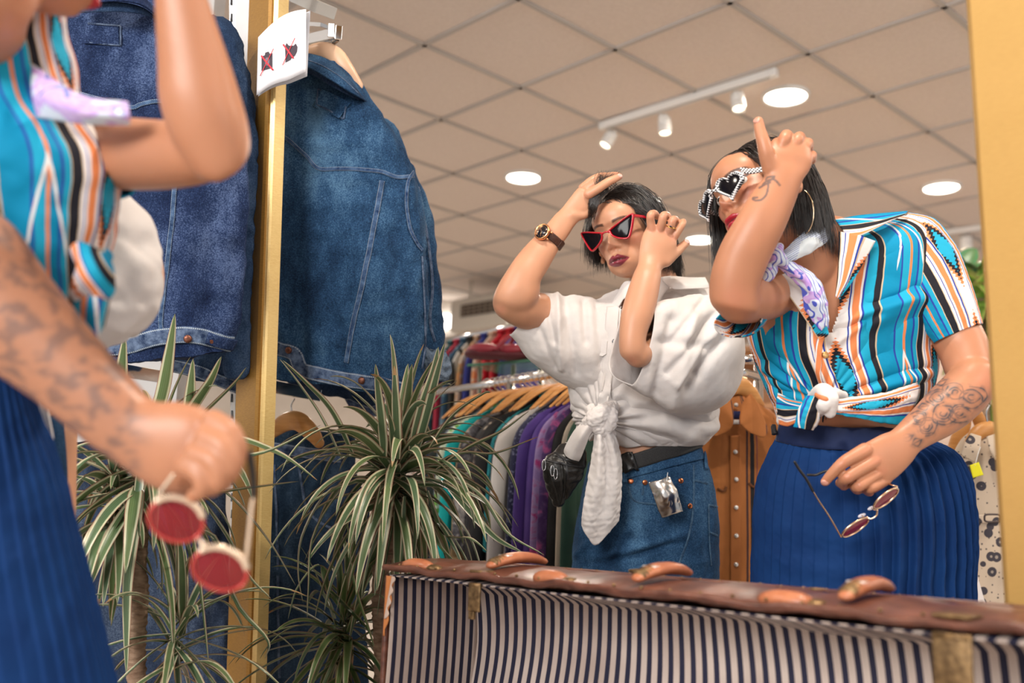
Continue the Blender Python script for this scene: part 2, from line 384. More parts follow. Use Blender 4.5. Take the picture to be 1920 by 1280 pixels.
ps = [box(c + [0, 0, .09] - R[:, 1] * .03 + R[:, 0] * (.05 + (k - 4.5) * L * .155), (.004, .006, .055), R) for k in range(10)] + [box(c + [0, 0, .06 + .03 * k] - R[:, 1] * .03 + R[:, 0] * .05, (L * .78, .006, .003), R) for k in range(3)]
V, F = join(*ps); obj('louvre_bars', V, F, mat('grille_bar', (.28, .23, .18), .5), t, smooth=False)
# ================================================================= gilded mirror frame
def gold_mat(name, c1, c2, c3, rough=.38, sc_=8):
    t = NT(name); v = t.mapping(t.coord(), (1, 1, 14)); f = t.noise(sc_ * 12, v, 6, .65); g = t.noise(3, t.mapping(t.coord(), (1, 1, 3)), 3)
    c = t.mix(t.math('MULTIPLY', g, .6), t.ramp(f, [(.3, c1), (.62, c2)]), c3)
    t.set(Base_Color=c, Roughness=rough, Metallic=.3); t.bump(f, .25, .001); return t.m
m_gold = gold_mat('gilded_wood', (.16, .070, .012), (.36, .185, .035), (.46, .25, .06))
m_goldb = gold_mat('bright_gilding', (.62, .40, .12), (.85, .62, .26), (.9, .68, .32), .25)
m_goldr = gold_mat('satin_gilding', (.42, .24, .065), (.50, .30, .085), (.56, .34, .11), .6)
fr = thing('mirror_frame', 'tall gilded wooden mirror frame leaning upright between the room and the reflected shop', 'mirror frame', (0, 1.6, 0))
EX = np.array([.678, -.735, 0.0]); EM = np.array([-.735, -.678, 0.0])
def bar(inner_top, inner_bot, prof, sgn, parent, name, m):
    """profile points (e, m) run from the inner edge; e counts away from the opening"""
    P = []
    for q in (inner_top, inner_bot):
        P.append([q + EX * sgn * e + EM * k for e, k in prof])
    V = np.array(P).reshape(-1, 3); n = len(prof)
    F = [[i, (i + 1) % n, n + (i + 1) % n, n + i] for i in range(n)] + [list(range(n))[::-1], list(range(n, 2 * n))]
    return obj(name, V, F, m, parent, smooth=False)
lt, lb = W(529, -60, 2.24), W(479, 1440, 2.22)
bar(lt, lb, [(.012, .0), (.012, .016), (.020, .020), (.112, .020), (.118, .010), (.118, -.02), (.012, -.02)], -1, fr, 'side_bar', m_gold)
bar(lt, lb, [(.0, -.02), (.0, .006), (.004, .010), (.007, .006), (.013, .012), (.013, -.02)], -1, fr, 'inner_moulding', m_goldb)
rt, rb = W(1812, -60, 1.38), W(1908, 1440, 1.34)
bar(rt, rb, [(.0, .0), (.0, .008), (.006, .016), (.010, .02), (.108, .022), (.118, .010), (.118, -.02), (.0, -.02)], 1, fr, 'side_bar', m_goldr)
# top and bottom rails of the frame (outside the picture)
for a, b, nm in ((lt, rt, 'top_bar'), (lb, rb, 'bottom_bar')):
    R = frame_axes(b - a); V, F = box((a + b) / 2 + [0, 0, .05 if nm == 'top_bar' else -.05], (np.linalg.norm(b - a) / 2 + .1, .02, .05), R, .004); obj(nm, V, F, m_gold, fr)
# no photography sign ---------------------------------------------------
sg = thing('no_photography_sign', 'white paper sign with crossed-out camera and video camera icons taped on the gold frame', 'sign', W(530, 100, 2.2))
m_paper = mat('white_paper', (.80, .80, .84), .6)
D = lambda x, y: 2.20 - (x - 480) / 100 * .03
def sheet(pts_fn, nx, ny, th=.0006, off=0.0):
    g = np.array([[pts_fn(i / (nx - 1), j / (ny - 1)) for j in range(ny)] for i in range(nx)]).reshape(-1, 3)
    fw = nrm(g.mean(0) - CAMP); V = np.concatenate([g + fw * off, g + fw * (off + th)]); k = nx * ny
    F = grid_faces(nx, ny, False).tolist(); F2 = [[i + k for i in f[::-1]] for f in F]
    bd = [i * ny for i in range(nx)] + [(nx - 1) * ny + j for j in range(1, ny)] + [i * ny + ny - 1 for i in range(nx - 2, -1, -1)] + [j for j in range(ny - 2, 0, -1)]
    F3 = [[bd[i], bd[(i + 1) % len(bd)], bd[(i + 1) % len(bd)] + k, bd[i] + k] for i in range(len(bd))]
    return V, F + F2 + F3
def spt(u, v):
    xt = 484 + 90 * u; yt = 70 - 6 * math.sin(u * PI) * 1.2 - 53 * u + (-6 * math.sin(u * PI)); xb = 481 + 93 * u; yb = 179 - 5 * math.sin(min(1, u * 1.6) * PI) - 45 * u
    x = xt + (xb - xt) * v; y = yt + (yb - yt) * v; return W(x, y, D(x, y) - .004)
V, F = sheet(spt, 16, 10); obj('paper', V, F, m_paper, sg)
def spt2(u, v):
    xt = 486 + 96 * u; yt = 76 - 56 * u - 6 * math.sin(u * PI); xb = 484 + 92 * u; yb = 181 - 5 * math.sin(min(1, u * 1.6) * PI) - 38 * u
    x = xt + (xb - xt) * v; y = yt + (yb - yt) * v; return W(x, y, D(x, y) + .010)
V, F = sheet(spt2, 16, 10); obj('backing_paper', V, F, mat('grey_paper', (.66, .68, .74), .6), sg)
sbv = bvh(sheet(spt, 40, 24))
m_ink = mat('dark_print', (.035, .02, .035), .6); m_red = mat('red_print', (.62, .01, .03), .5)
V, F = join(patch_poly(sbv, [(491, 106), (497, 104), (498, 99), (504, 97), (506, 101), (511, 100), (511, 127), (491, 133)], .0012, .0005)); obj('camera_icon', V, F, m_ink, sg, smooth=False)
th = np.linspace(0, 2 * PI, 16, endpoint=False)
V, F = patch_poly(sbv, [(502 + 4.5 * math.cos(a), 116 + 8 * math.sin(a)) for a in th], .0022, .0004); obj('camera_lens', V, F, mat('grey_print', (.16, .13, .17), .6), sg, smooth=False)
V, F = patch_poly(sbv, [(535, 88), (538, 81), (542, 86), (551, 86), (555, 82), (558, 88), (557, 97), (553, 105), (548, 107), (545, 112), (536, 117)], .0012, .0005); obj('video_camera_icon', V, F, m_ink, sg, smooth=False)
drapes(sbv, 'red_cross', [[(489, 143), (501, 118), (514, 92)], [(531, 123), (541, 100), (554, 72)]], .0016, m_red, sg, .003, .0004, n=12)
drapes(sbv, 'red_cross', [[(491, 105), (502, 119), (513, 132)], [(532, 84), (542, 97), (551, 110)]], .0038, m_red, sg, .003, .0004, n=12)
# ================================================================= denim
def denim(name, dark, mid, light, bl=9, seed=0.0):
    t = NT(name); co = t.mapping(t.coord(), (1, 1, 1), loc=(seed, seed, seed))
    tw = t.noise(900, co, 2, .6); blot = t.noise(bl, t.mapping(co, (1, 1, .45)), 5, .65); spk = t.noise(330, co, 3, .7)
    c = t.ramp(t.math('ADD', t.math('MULTIPLY', blot, .55), t.math('MULTIPLY', spk, .45)), [(.38, dark), (.5, mid), (.62, light)])
    t.set(Base_Color=c, Roughness=.85); t.b.inputs['Specular IOR Level'].default_value = .15
    t.bump(t.math('ADD', spk, t.math('MULTIPLY', t.noise(40, co, 4), 3)), .45, .002); return t.m
m_den1 = denim('indigo_denim', (.004, .009, .034), (.015, .031, .090), (.085, .13, .26), 9, 0)
m_den2 = denim('blue_denim', (.005, .017, .046), (.020, .062, .140), (.085, .18, .30), 8, 5.3)
m_den3 = denim('dark_denim', (.008, .018, .05), (.018, .04, .09), (.05, .085, .16), 10, 2.1)
def stitched(name, base, light):
    t = NT(name); u = t.attr('su'); v = t.attr('sv')
    e = t.math('ABSOLUTE', t.math('SUBTRACT', u, .5)); edge = t.math('GREATER_THAN', e, .30); edge2 = t.math('LESS_THAN', e, .42)
    dash = t.math('GREATER_THAN', t.math('FRACT', t.math('MULTIPLY', v, 260)), .35)
    st = t.math('MULTIPLY', t.math('MULTIPLY', edge, edge2), dash); puck = t.noise(60, t.coord(), 4, .7)
    w = t.ramp(puck, [(.35, base), (.7, light)]); c = t.mix(st, w, (.34, .40, .46)); t.set(Base_Color=c, Roughness=.85); t.b.inputs['Specular IOR Level'].default_value = .15
    t.bump(t.math('ADD', t.math('MULTIPLY', t.math('SINE', t.math('MULTIPLY', v, 420)), .4), st), .6, .0015); return t.m
m_seam = stitched('denim_seam', (.012, .030, .085), (.085, .15, .27))
m_seamd = stitched('denim_hem', (.014, .030, .08), (.15, .21, .33))
m_copper = noisy('aged_copper', (.12, .045, .028), (.30, .13, .09), 400, .38, .3, 600, metal=.8)
m_woodh = noisy('hanger_wood', (.48, .20, .05), (.66, .33, .11), 12, .35, .05, 30, stretch=(1, 1, 6))
m_woodp = mat('pale_hanger_wood', (.72, .46, .30), .35)
def hook(name, top, bot, r, parent, m=None, d=None):
    """hanger hook: a question mark of wire from bot up to a rail at top"""
    top, bot = np.asarray(top, float), np.asarray(bot, float); sd = nrm(np.array(d if d is not None else [1, 0, 0], float)); R_ = .022
    P = [bot, bot * .5 + top * .5 - [0, 0, .0]]
    a = np.linspace(-PI * .5, PI * 1.0, 9)
    c = top + [0, 0, -.004]
    pts = [bot, (bot + (c - [0, 0, R_])) / 2] + [c + sd * (-math.cos(k) * R_ * -1) * 1 + np.array([0, 0, 1]) * math.sin(k) * R_ for k in a]
    V, F = tube([list(p) + [r] for p in pts], 36, 8, world=True); return obj(name, V, F, m or m_chrome, parent)
# ---- reflected jacket, right of the frame bar
jk = thing('denim_jacket', 'blue denim jacket hanging with its back to us right of the gold frame bar', 'jacket', W(650, 400, 2.4))
dL, dR = 2.52, 2.36
body = loft([(470, 100, 650, 118, dL, .30, dR + .03), (440, 140, 690, 182, dL, .34, dR + .02), (425, 190, 722, 225, dL, .36, dR), (420, 250, 752, 275, dL, .34, dR), (420, 320, 778, 330, dL, .32, dR), (420, 400, 792, 402, dL, .32, dR), (422, 480, 797, 480, dL, .32, dR), (425, 560, 799, 560, dL, .32, dR), (430, 630, 797, 640, dL, .31, dR), (436, 672, 788, 716, dL, .30, dR), (440, 694, 782, 741, dL, .29, dR)], 130, 200, 2.3)
BV, BF = body; N = vnormals(BV, BF)
px, py, pd = proj(BV)
fold = lambda x0, w: np.exp(-((px - x0) / w) ** 2)
amp = (.010 * fold(560 + (py - 400) * .03, 11) * np.clip((py - 300) / 200, 0, 1) + .008 * fold(600 + (py - 300) * .06, 25) - .007 * fold(690, 26) * np.clip((py - 350) / 200, 0, 1) + .008 * fold(745, 22) * np.clip((py - 200) / 300, 0, 1) + .004 * wav(BV, .09, 4) + .0016 * wav(BV, .03, 5) + .003 * wav(BV, .05, 8, aniso=(1, 1, .3)))
BV = BV + N * amp[:, None]; body = (BV, BF)
obj('body', BV, BF, m_den2, jk)
bv = bvh(body)
slv = tube([(704, 270, 2.44, 50), (742, 338, 2.44, 41), (772, 410, 2.44, 38), (787, 500, 2.44, 36), (795, 580, 2.44, 34), (800, 650, 2.44, 35), (806, 690, 2.43, 33)], 90, 60, .75)
SV = clothify(*slv, .005, .11, 3, aniso=(1, 1, 1.3), fine=.0008); obj('sleeve', SV, slv[1], m_den2, jk)
cuff = loft([(783, 648, 836, 656, 2.42, .8), (786, 664, 842, 672, 2.42, .85), (790, 690, 846, 698, 2.42, .85), (796, 706, 838, 714, 2.42, .8)], 40, 48); obj('cuff', clothify(*cuff, .004, .04, 6), cuff[1], denim('faded_denim_cuff', (.06, .09, .14), (.13, .18, .25), (.24, .3, .38), 12), jk, label='faded turned-back cuff')
sbvj = bvh((SV, slv[1]), cuff)
drapes(sbvj, 'sleeve_seam', [[(784, 350), (797, 420), (806, 480), (811, 540), (806, 600), (815, 640)]], .006, m_seamd, jk, .001)
# collar
def strip_surface(rows, n=40, m=14, th=.004):
    """smooth sheet through rows of (x, y, d) control points, closed with thickness"""
    R = np.array(rows, float); R = W(R[..., 0], R[..., 1], R[..., 2]); a = np.stack([catmull(r, np.linspace(0, 1, n)) for r in R])      # rows x n
    g = np.stack([catmull(a[:, i], np.linspace(0, 1, m)) for i in range(n)])                                                          # n x m
    me = mesh_np('t', g.reshape(-1, 3), grid_faces(n, m, False).tolist()); nn = np.empty(n * m * 3, np.float32); me.vertices.foreach_get('normal', nn); nn = nn.reshape(-1, 3); bpy.data.meshes.remove(me)
    k = n * m; V = np.concatenate([g.reshape(-1, 3) + nn * th / 2, g.reshape(-1, 3) - nn * th / 2]); F = grid_faces(n, m, False).tolist(); F2 = [[i + k for i in f[::-1]] for f in F]
    bd = [i * m for i in range(n)] + [(n - 1) * m + j for j in range(1, m)] + [i * m + m - 1 for i in range(n - 2, -1, -1)] + [j for j in range(m - 2, 0, -1)]
    F3 = [[bd[i], bd[(i + 1) % len(bd)], bd[(i + 1) % len(bd)] + k, bd[i] + k] for i in range(len(bd))]
    return V, F + F2 + F3
col = strip_surface([[(520, 96, 2.50), (572, 100, 2.40), (614, 112, 2.36), (650, 140, 2.36), (672, 172, 2.40)], [(515, 112, 2.46), (570, 116, 2.34), (625, 138, 2.29), (664, 168, 2.31), (686, 190, 2.36)], [(508, 108, 2.45), (562, 120, 2.33), (620, 150, 2.275), (662, 176, 2.29), (690, 192, 2.36)]])
obj('collar', col[0], col[1], m_den2, jk)
cl2 = strip_surface([[(520, 118, 2.44), (572, 120, 2.345), (620, 148, 2.30), (662, 172, 2.32), (686, 190, 2.37)], [(520, 135, 2.44), (575, 136, 2.345), (622, 162, 2.30), (660, 182, 2.32), (684, 192, 2.37)]], 30, 6, .003)
obj('collar_stand', cl2[0], cl2[1], m_den3, jk)
drapes(bvh(col), 'collar_stitching', [[(560, 108), (600, 122), (640, 146), (672, 176)]], .003, m_seamd, jk, .001)
drapes(bv, 'yoke_seam', [[(505, 245), (525, 252), (548, 268), (575, 292), (598, 316), (640, 316), (680, 318), (715, 322), (745, 332), (775, 330)]], .009, m_seam, jk, .002, n=90)
drapes(bv, 'back_seam', [[(716, 338), (706, 400), (692, 470), (678, 540), (662, 610), (650, 680)]], .013, m_seam, jk, .002, n=90)
drapes(bv, 'armhole_seam', [[(776, 318), (765, 340), (762, 380), (768, 425), (780, 455), (791, 470)]], .008, m_seam, jk, .003)
drapes(bv, 'side_seam', [[(790, 480), (794, 560), (796, 640), (790, 690)]], .005, m_seamd, jk, .003)
drapes(bv, 'label_patch', [[(596, 183), (620, 194), (647, 208)]], .048, m_den2, jk, .0015, .0008, n=20)
drapes(bv, 'patch_stitching', [[(597, 168), (620, 179), (650, 194)], [(595, 197), (618, 208), (644, 223)], [(597, 168), (595, 197)], [(650, 194), (645, 223)]], .0032, m_seamd, jk, .003, .0005, n=24)
drapes(bv, 'waistband', [[(508, 650), (530, 655), (552, 664), (566, 690), (600, 702), (650, 712), (700, 718), (740, 726), (774, 740)]], .036, m_seamd, jk, .003, .002, n=110, smooth=2)
drapes(bv, 'side_tab', [[(507, 648), (522, 650)], [(712, 716), (745, 728), (764, 734)]], .026, m_den2, jk, .008, .0015, n=20)
for x, y in ((510, 649), (543, 656), (680, 713), (714, 718)):
    V, F = disc_on(bv, x, y, .0088, .009); obj('button', V, F, m_copper, jk)
# wooden hanger and chrome arm of reflected jacket
hg = thing('coat_hanger', 'pale wooden hanger holding the jacket right of the frame bar', 'hanger', W(620, 110, 2.40))
V, F = tube([(520, 165, 2.46, 11), (560, 118, 2.44, 16), (600, 99, 2.41, 19), (628, 104, 2.39, 17), (650, 128, 2.38, 13), (672, 160, 2.38, 9)], 50, 20, .5); obj('bar', V, F, m_woodp, hg)
V, F = tube([(613, 96, 2.405, 1.6), (613, 84, 2.405, 1.6), (622, 76, 2.405, 1.6), (621, 68, 2.405, 1.6), (613, 68, 2.405, 1.6)], 24, 8); obj('hook', V, F, m_chrome, hg)
arm_ = thing('hanging_rail', 'chrome faceout arm with an upturned end above the hung jacket', 'hanging rail', W(600, 60, 2.42))
def beam(p0, p1, w, h, m, parent, name, bev=.001):
    p0, p1 = np.asarray(p0), np.asarray(p1); V, F = box((p0 + p1) / 2, (np.linalg.norm(p1 - p0) / 2, w / 2, h / 2), frame_axes(p1 - p0), bev); return obj(name, V, F, m, parent, smooth=False)
beam(W(500, 92, 2.72), W(632, 62, 2.36), .012, .026, m_chrome, arm_, 'arm'); beam(W(500, 46, 2.74), W(618, 52, 2.42), .05, .010, m_chrome, arm_, 'top_plate')
beam(W(622, 44, 2.36), W(621, 70, 2.36), .016, .006, m_chrome, arm_, 'end_stop'); beam(W(636, 48, 2.35), W(634, 74, 2.35), .016, .004, m_chrome, arm_, 'end_stop')
beam(W(585, 118, 2.6), W(634, 74, 2.36), .006, .008, mat('dark_chrome', (.1, .09, .08), .2, .9), arm_, 'lower_arm')
bk = thing('shelf_bracket', 'grey square ended shelf bar above the chrome display arm', 'shelf bar', W(580, 20, 2.5))
beam(W(500, -30, 2.70), W(612, 20, 2.36), .050, .028, mat('grey_aluminium', (.55, .55, .53), .35, .4), bk, 'bar')
# ---- real jacket, left of the frame bar
jl = thing('denim_jacket', 'dark indigo denim jacket hanging with its back to us left of the gold frame bar', 'jacket', W(320, 400, 2.1))
dL, dR = 2.10, 2.16
body = loft([(60, -60, 300, -40, dL, .26, dR), (40, 0, 350, 5, dL, .30, dR), (30, 60, 395, 65, dL, .30, dR), (30, 130, 425, 130, dL, .30, dR), (40, 220, 450, 210, dL, .29, dR), (60, 300, 462, 300, dL, .28, dR), (80, 380, 464, 380, dL, .27, dR), (95, 460, 462, 460, dL, .26, dR), (110, 560, 456, 550, dL, .26, dR), (125, 625, 447, 618, dL, .25, dR), (140, 665, 440, 644, dL, .25, dR), (150, 690, 436, 660, dL, .25, dR)], 130, 200, 2.3)
BV, BF = body; N = vnormals(BV, BF); px, py, pd = proj(BV)
amp = .007 * np.exp(-((px - 400) / 22) ** 2) * np.clip((py - 300) / 200, 0, 1) - .006 * np.exp(-((px - 350) / 18) ** 2) * np.clip((py - 300) / 200, 0, 1) + .004 * wav(BV, .10, 14) + .0016 * wav(BV, .03, 15) + .002 * wav(BV, .05, 18, aniso=(1, 1, .3))
BV = BV + N * amp[:, None]; body = (BV, BF); obj('body', BV, BF, m_den1, jl); bv = bvh(body)
slv = tube([(395, 90, 2.22, 60), (425, 190, 2.24, 50), (447, 290, 2.25, 36), (455, 400, 2.26, 26), (452, 500, 2.26, 24), (448, 600, 2.26, 25), (446, 690, 2.26, 26)], 80, 50, .8); obj('sleeve', clothify(*slv, .006, .07, 31, aniso=(1, 1, 1.6)), slv[1], m_den3, jl)
col = strip_surface([[(150, -20, 2.04), (220, -20, 2.03), (262, -8, 2.04), (292, 18, 2.09)], [(150, 8, 2.02), (215, 2, 2.00), (262, 8, 2.01), (299, 32, 2.07)]]); obj('collar', col[0], col[1], m_den1, jl)
cl2 = strip_surface([[(150, 10, 2.04), (215, 4, 2.02), (262, 12, 2.03), (297, 34, 2.085)], [(150, 24, 2.04), (215, 22, 2.02), (262, 26, 2.03), (292, 36, 2.085)]], 30, 6, .003); obj('collar_stand', cl2[0], cl2[1], m_den3, jl)
drapes(bv, 'yoke_seam', [[(150, 176), (200, 190), (246, 202), (265, 196), (300, 190), (360, 200), (440, 250)]], .009, m_seam, jl, .002, n=90)
drapes(bv, 'back_seam', [[(328, 340), (324, 400), (316, 470), (308, 540), (302, 590), (303, 622)], [(205, 330), (206, 450), (205, 560), (200, 640)]], .010, m_seam, jl, .002, n=90)
drapes(bv, 'label_patch', [[(160, 64), (190, 66), (224, 68)]], .046, m_den1, jl, .0015, .0008, n=20)
drapes(bv, 'patch_stitching', [[(165, 44), (195, 47), (227, 50)], [(160, 80), (195, 84), (226, 86)], [(227, 50), (226, 86)]], .0032, m_seamd, jl, .003, .0005, n=24)
drapes(bv, 'waistband', [[(165, 650), (200, 652), (240, 648), (280, 636), (320, 629), (360, 628), (400, 636), (438, 646)]], .036, m_seamd, jl, .003, .002, n=110, smooth=2)
drapes(bv, 'side_tab', [[(386, 632), (410, 639), (438, 646)]], .026, m_den1, jl, .008, .0015, n=20)
for x, y in ((352, 635), (396, 638)):
    V, F = disc_on(bv, x, y, .0088, .009); obj('button', V, F, m_copper, jl)
# chrome rails, lower jackets, jeans on clips, both sides
def rail_thing(p0, p1, h, label):
    t = thing('clothes_rail', label, 'rail', (np.asarray(p0) + np.asarray(p1)) / 2); beam(p0, p1, .012, h, m_chrome, t, 'bar'); return t
rail_thing(W(225, 694, 2.2), W(300, 706, 2.40), .030, 'flat chrome rail showing below the hem of the left denim jacket')
rail_thing(W(497, 722, 2.42), W(600, 742, 2.5), .030, 'flat chrome rail showing right of the gold frame below the jacket hem')
def lower_garment(R, m, name, label, cat, seed, hemline=None, pk=None):
    b = loft(R, 90, 120, 2.4); V = clothify(*b, .012, .11, seed, aniso=(1, 1, .45)); t = thing(name, label, cat, V.mean(0)); obj('body', V, b[1], m, t); v = bvh((V, b[1]))
    if hemline: drapes(v, 'hem', hemline, .03, m_seamd, t, .003, .0015)
    if pk: drapes(v, 'seam', pk, .006, m_seamd, t, .002, .001)
    return t
lower_garment([(300, 640, 452, 640, 2.34, .25), (310, 690, 456, 700, 2.34, .25), (318, 690, 456, 738, 2.34, .25)], m_den3, 'denim_jacket', 'very dark denim jacket hem hanging behind the left jacket', 'jacket', 51, [[(325, 686), (370, 696), (410, 712), (452, 728)]])
lower_garment([(505, 690, 700, 735, 2.62, .2), (540, 720, 722, 745, 2.62, .2), (640, 748, 722, 760, 2.62, .2), (670, 775, 718, 774, 2.62, .2)], m_den3, 'denim_jacket', 'very dark denim jacket hem hanging behind the right jacket', 'jacket', 52, [[(600, 742), (650, 752), (690, 770), (718, 766)]])
lower_garment([(95, 830, 400, 832, 2.42, .2), (90, 900, 415, 900, 2.42, .22), (85, 1000, 425, 1000, 2.42, .25), (80, 1150, 436, 1150, 2.42, .25), (80, 1330, 440, 1330, 2.42, .25)], denim('left_jeans_denim', (.010, .018, .04), (.025, .04, .075), (.08, .11, .17), 10, 3), 'denim_jeans', 'blue jeans hanging behind the plant left of the gold frame', 'jeans', 53, None, [[(250, 860), (255, 1000), (262, 1270)], [(330, 880), (345, 1000), (350, 1200)]])
lower_garment([(480, 800, 660, 812, 2.66, .2), (470, 850, 670, 862, 2.66, .22), (462, 960, 690, 960, 2.66, .24), (455, 1100, 690, 1100, 2.66, .25), (450, 1330, 690, 1330, 2.66, .25)], denim('right_jeans_denim', (.007, .018, .04), (.018, .04, .075), (.06, .10, .16), 10, 4), 'denim_jeans', 'blue jeans hanging behind the plant right of the gold frame', 'jeans', 54, [[(500, 838), (560, 846), (640, 858)]], [[(515, 870), (520, 1000), (524, 1270)], [(560, 870), (580, 960), (640, 1000)]])
hg = thing('coat_hanger', 'orange wooden hanger showing through the leaves right of the gold frame', 'hanger', W(560, 800, 2.5))
V, F = tube([(505, 815, 2.52, 10), (535, 792, 2.5, 17), (560, 790, 2.48, 18), (585, 812, 2.47, 15), (598, 830, 2.47, 10)], 50, 20, .5); obj('bar', V, F, m_woodh, hg)
V, F = tube([(548, 776, 2.5, 1.5), (546, 760, 2.5, 1.5), (552, 748, 2.5, 1.5)], 12, 8); obj('hook', V, F, m_chrome, hg)
# ================================================================= people: shared pieces
def sstep(x, a, b):
    t = np.clip((x - a) / (b - a + 1e-12), 0, 1); return t * t * (3 - 2 * t)
def head_local(fat=1.0, lips=1.0):
    """a young woman's head: x to her right, y forward, z up, origin between the ears at eye height"""
    n, m = 130, 200
    ax = nrm(np.array([0, .87, -.5])); e1 = np.array([1.0, 0, 0]); e2 = np.cross(ax, e1)
    th = (np.linspace(0.004, 1, n) ** 1.45) * (PI - .02); ph = np.linspace(0, 2 * PI, m, endpoint=False)
    d = np.cos(th)[:, None, None] * ax + np.sin(th)[:, None, None] * (np.cos(ph)[None, :, None] * e1 + np.sin(ph)[None, :, None] * e2)
    d = d.reshape(-1, 3); O = np.array([0, .012, -.015])
    E = [((0, -.020, .030), (.0735, .092, .080)), ((0, .014, -.018), (.0635 * fat, .072, .088)), ((0, .026, -.066), (.050 * fat, .060, .043)), ((0, .045, .035), (.058, .045, .048))]
    rs = []
    for c, r in E:
        o = (O - np.array(c)) / r; v = d / np.array(r); A = (v * v).sum(1); B = (v * o).sum(1); C = (o * o).sum() - 1
        disc = B * B - A * C; rs.append(np.where(disc > 0, (-B + np.sqrt(np.maximum(disc, 0))) / A, .02))
    rs = np.array(rs); k = 260.0; mx = rs.max(0); r = mx + np.log(np.exp((rs - mx) * k).sum(0)) / k - .0035
    V = O + d * r[:, None]
    def br(c, rad, disp, both=False):
        nonlocal V
        for s in ((1, -1) if both else (1,)):
            q = (V - np.array([c[0] * s, c[1], c[2]])) / np.array(rad); w = np.exp(-(q * q).sum(1)) * (V[:, 1] > -.01)
            V = V + w[:, None] * np.array([disp[0] * s, disp[1], disp[2]])
    br((0, .085, .048), (.04, .03, .03), (0, .002, 0)); br((.030, .082, .000), (.017, .03, .012), (0, -.0085, 0), True)
    br((.026, .088, .017), (.020, .03, .006), (0, .0035, 0), True); br((0, .088, .004), (.007, .03, .012), (0, -.003, 0))
    br((.044, .065, -.028), (.018, .03, .015), (.002, .004, 0), True); br((.048, .05, -.062), (.014, .03, .02), (-.003, -.003, 0), True)
    br((0, .09, -.010), (.0075, .04, .012), (0, .007, 0)); br((0, .09, -.024), (.0085, .04, .012), (0, .0135, 0)); br((0, .095, -.036), (.0095, .04, .0085), (0, .0155, .001))
    br((.0115, .095, -.0405), (.0065, .04, .006), (.003, .0085, -.001), True); br((.0062, .105, -.0470), (.0035, .03, .0030), (0, -.006, .004), True)
    br((0, .09, -.056), (.004, .04, .006), (0, -.0015, 0)); br((0, .088, -.070), (.028, .04, .017), (0, .004, 0))
    br((.009, .09, -.0655), (.010, .04, .0038), (0, .0042 * lips, .0003), True); br((0, .09, -.0655), (.006, .04, .0035), (0, .001, 0))
    br((0, .09, -.0790), (.0155, .04, .0050), (0, .0062 * lips, 0)); br((0, .09, -.0717), (.019, .04, .0017), (0, -.0075, 0)); br((.024, .085, -.0715), (.004, .04, .005), (0, -.003, 0), True)
    br((0, .09, -.0885), (.014, .04, .0045), (0, -.0035, 0)); br((0, .075, -.104), (.018, .04, .012), (0, .0095, -.005))
    br((.031, .09, -.0005), (.0115, .04, .0055), (0, .0035, 0), True)
    return V, grid_faces(n, m).tolist() + [list(range(m))[::-1], [(n - 1) * m + i for i in range(m)]]
HEAD = head_local(); HEADF = head_local(1.05, 1.35)
def ear_local(s):
    P = []
    th = np.linspace(0, 2 * PI, 20, endpoint=False)
    c = np.array([s * .073, -.012, -.012]); t = [[c[0] + s * (.006 + .006 * math.cos(a + .6)), c[1] - .017 * math.cos(a) * (1 if math.sin(a) > 0 else .8), c[2] + .030 * math.sin(a), .0042] for a in np.linspace(-PI * .6, PI * 1.15, 12)]
    V1, F1 = tube(t, 30, 8, world=True); V2, F2 = ellipsoid(c + [s * .003, .0, -.002], np.array([.005, 0, 0]), np.array([0, .013, 0]), np.array([0, 0, .024])); V3, F3 = ellipsoid(c + [s * .005, .004, -.027], (.005, .007, .008))
    return join((V1, F1), (V2, F2), (V3, F3))
def rodr(r):
    a = np.linalg.norm(r); 
    if a < 1e-9: return np.eye(3)
    k = r / a; K = np.array([[0, -k[2], k[1]], [k[2], 0, -k[0]], [-k[1], k[0], 0]]); return np.eye(3) + math.sin(a) * K + (1 - math.cos(a)) * K @ K
def fit_pose(L, P, d0, R0, wd=120.0, wt=None):
    """rigid pose whose landmarks L (local) come nearest to the pixels P"""
    L = np.array(L, float); P = np.array(P, float); wt = np.ones(len(L)) if wt is None else np.array(wt)
    x = np.zeros(6); T0 = W(P[:, 0].mean(), P[:, 1].mean(), d0)
    def res(x):
        Q = (L - L.mean(0)) @ (rodr(x[:3]) @ R0).T + T0 + x[3:]; px, py, d = proj(Q)
        return np.concatenate([(px - P[:, 0]) * wt, (py - P[:, 1]) * wt, [(d.mean() - d0) * wd * 8]])
    for _ in range(60):
        r = res(x); J = np.stack([(res(x + e) - r) / 1e-5 for e in np.eye(6) * 1e-5], 1); x = x - np.linalg.solve(J.T @ J + 1e-3 * np.eye(6), J.T @ r)
    R = rodr(x[:3]) @ R0; t = T0 + x[3:] - R @ L.mean(0); r = res(x)[:-1].reshape(2, -1)
    return R, t, r
LM = dict(bridge=(0, .094, .002), nose=(0, .121, -.038), mouth=(0, .104, -.072), ml=(-.024, .090, -.072), mr=(.024, .090, -.072), chin=(0, .094, -.112), hair=(0, .088, .066), eyel=(-.031, .084, 0), eyer=(.031, .084, 0), earl=(-.076, -.012, -.015), earr=(.076, -.012, -.015), top=(0, -.02, .112))
def pose_from(px, d0, yaw, wd=120., wt=None):
    # yaw: heading of the face in the level plane, 0 = towards the camera, positive turns towards the left of the picture
    f = np.array([-math.sin(yaw), -math.cos(yaw), 0]); R0 = np.stack([np.cross(f, [0, 0, 1]), f, [0, 0, 1]], 1)
    return fit_pose([LM[k] for k in px], [px[k] for k in px], d0, R0, wd, wt)
def to_world(V, R, t): return np.asarray(V) @ R.T + t
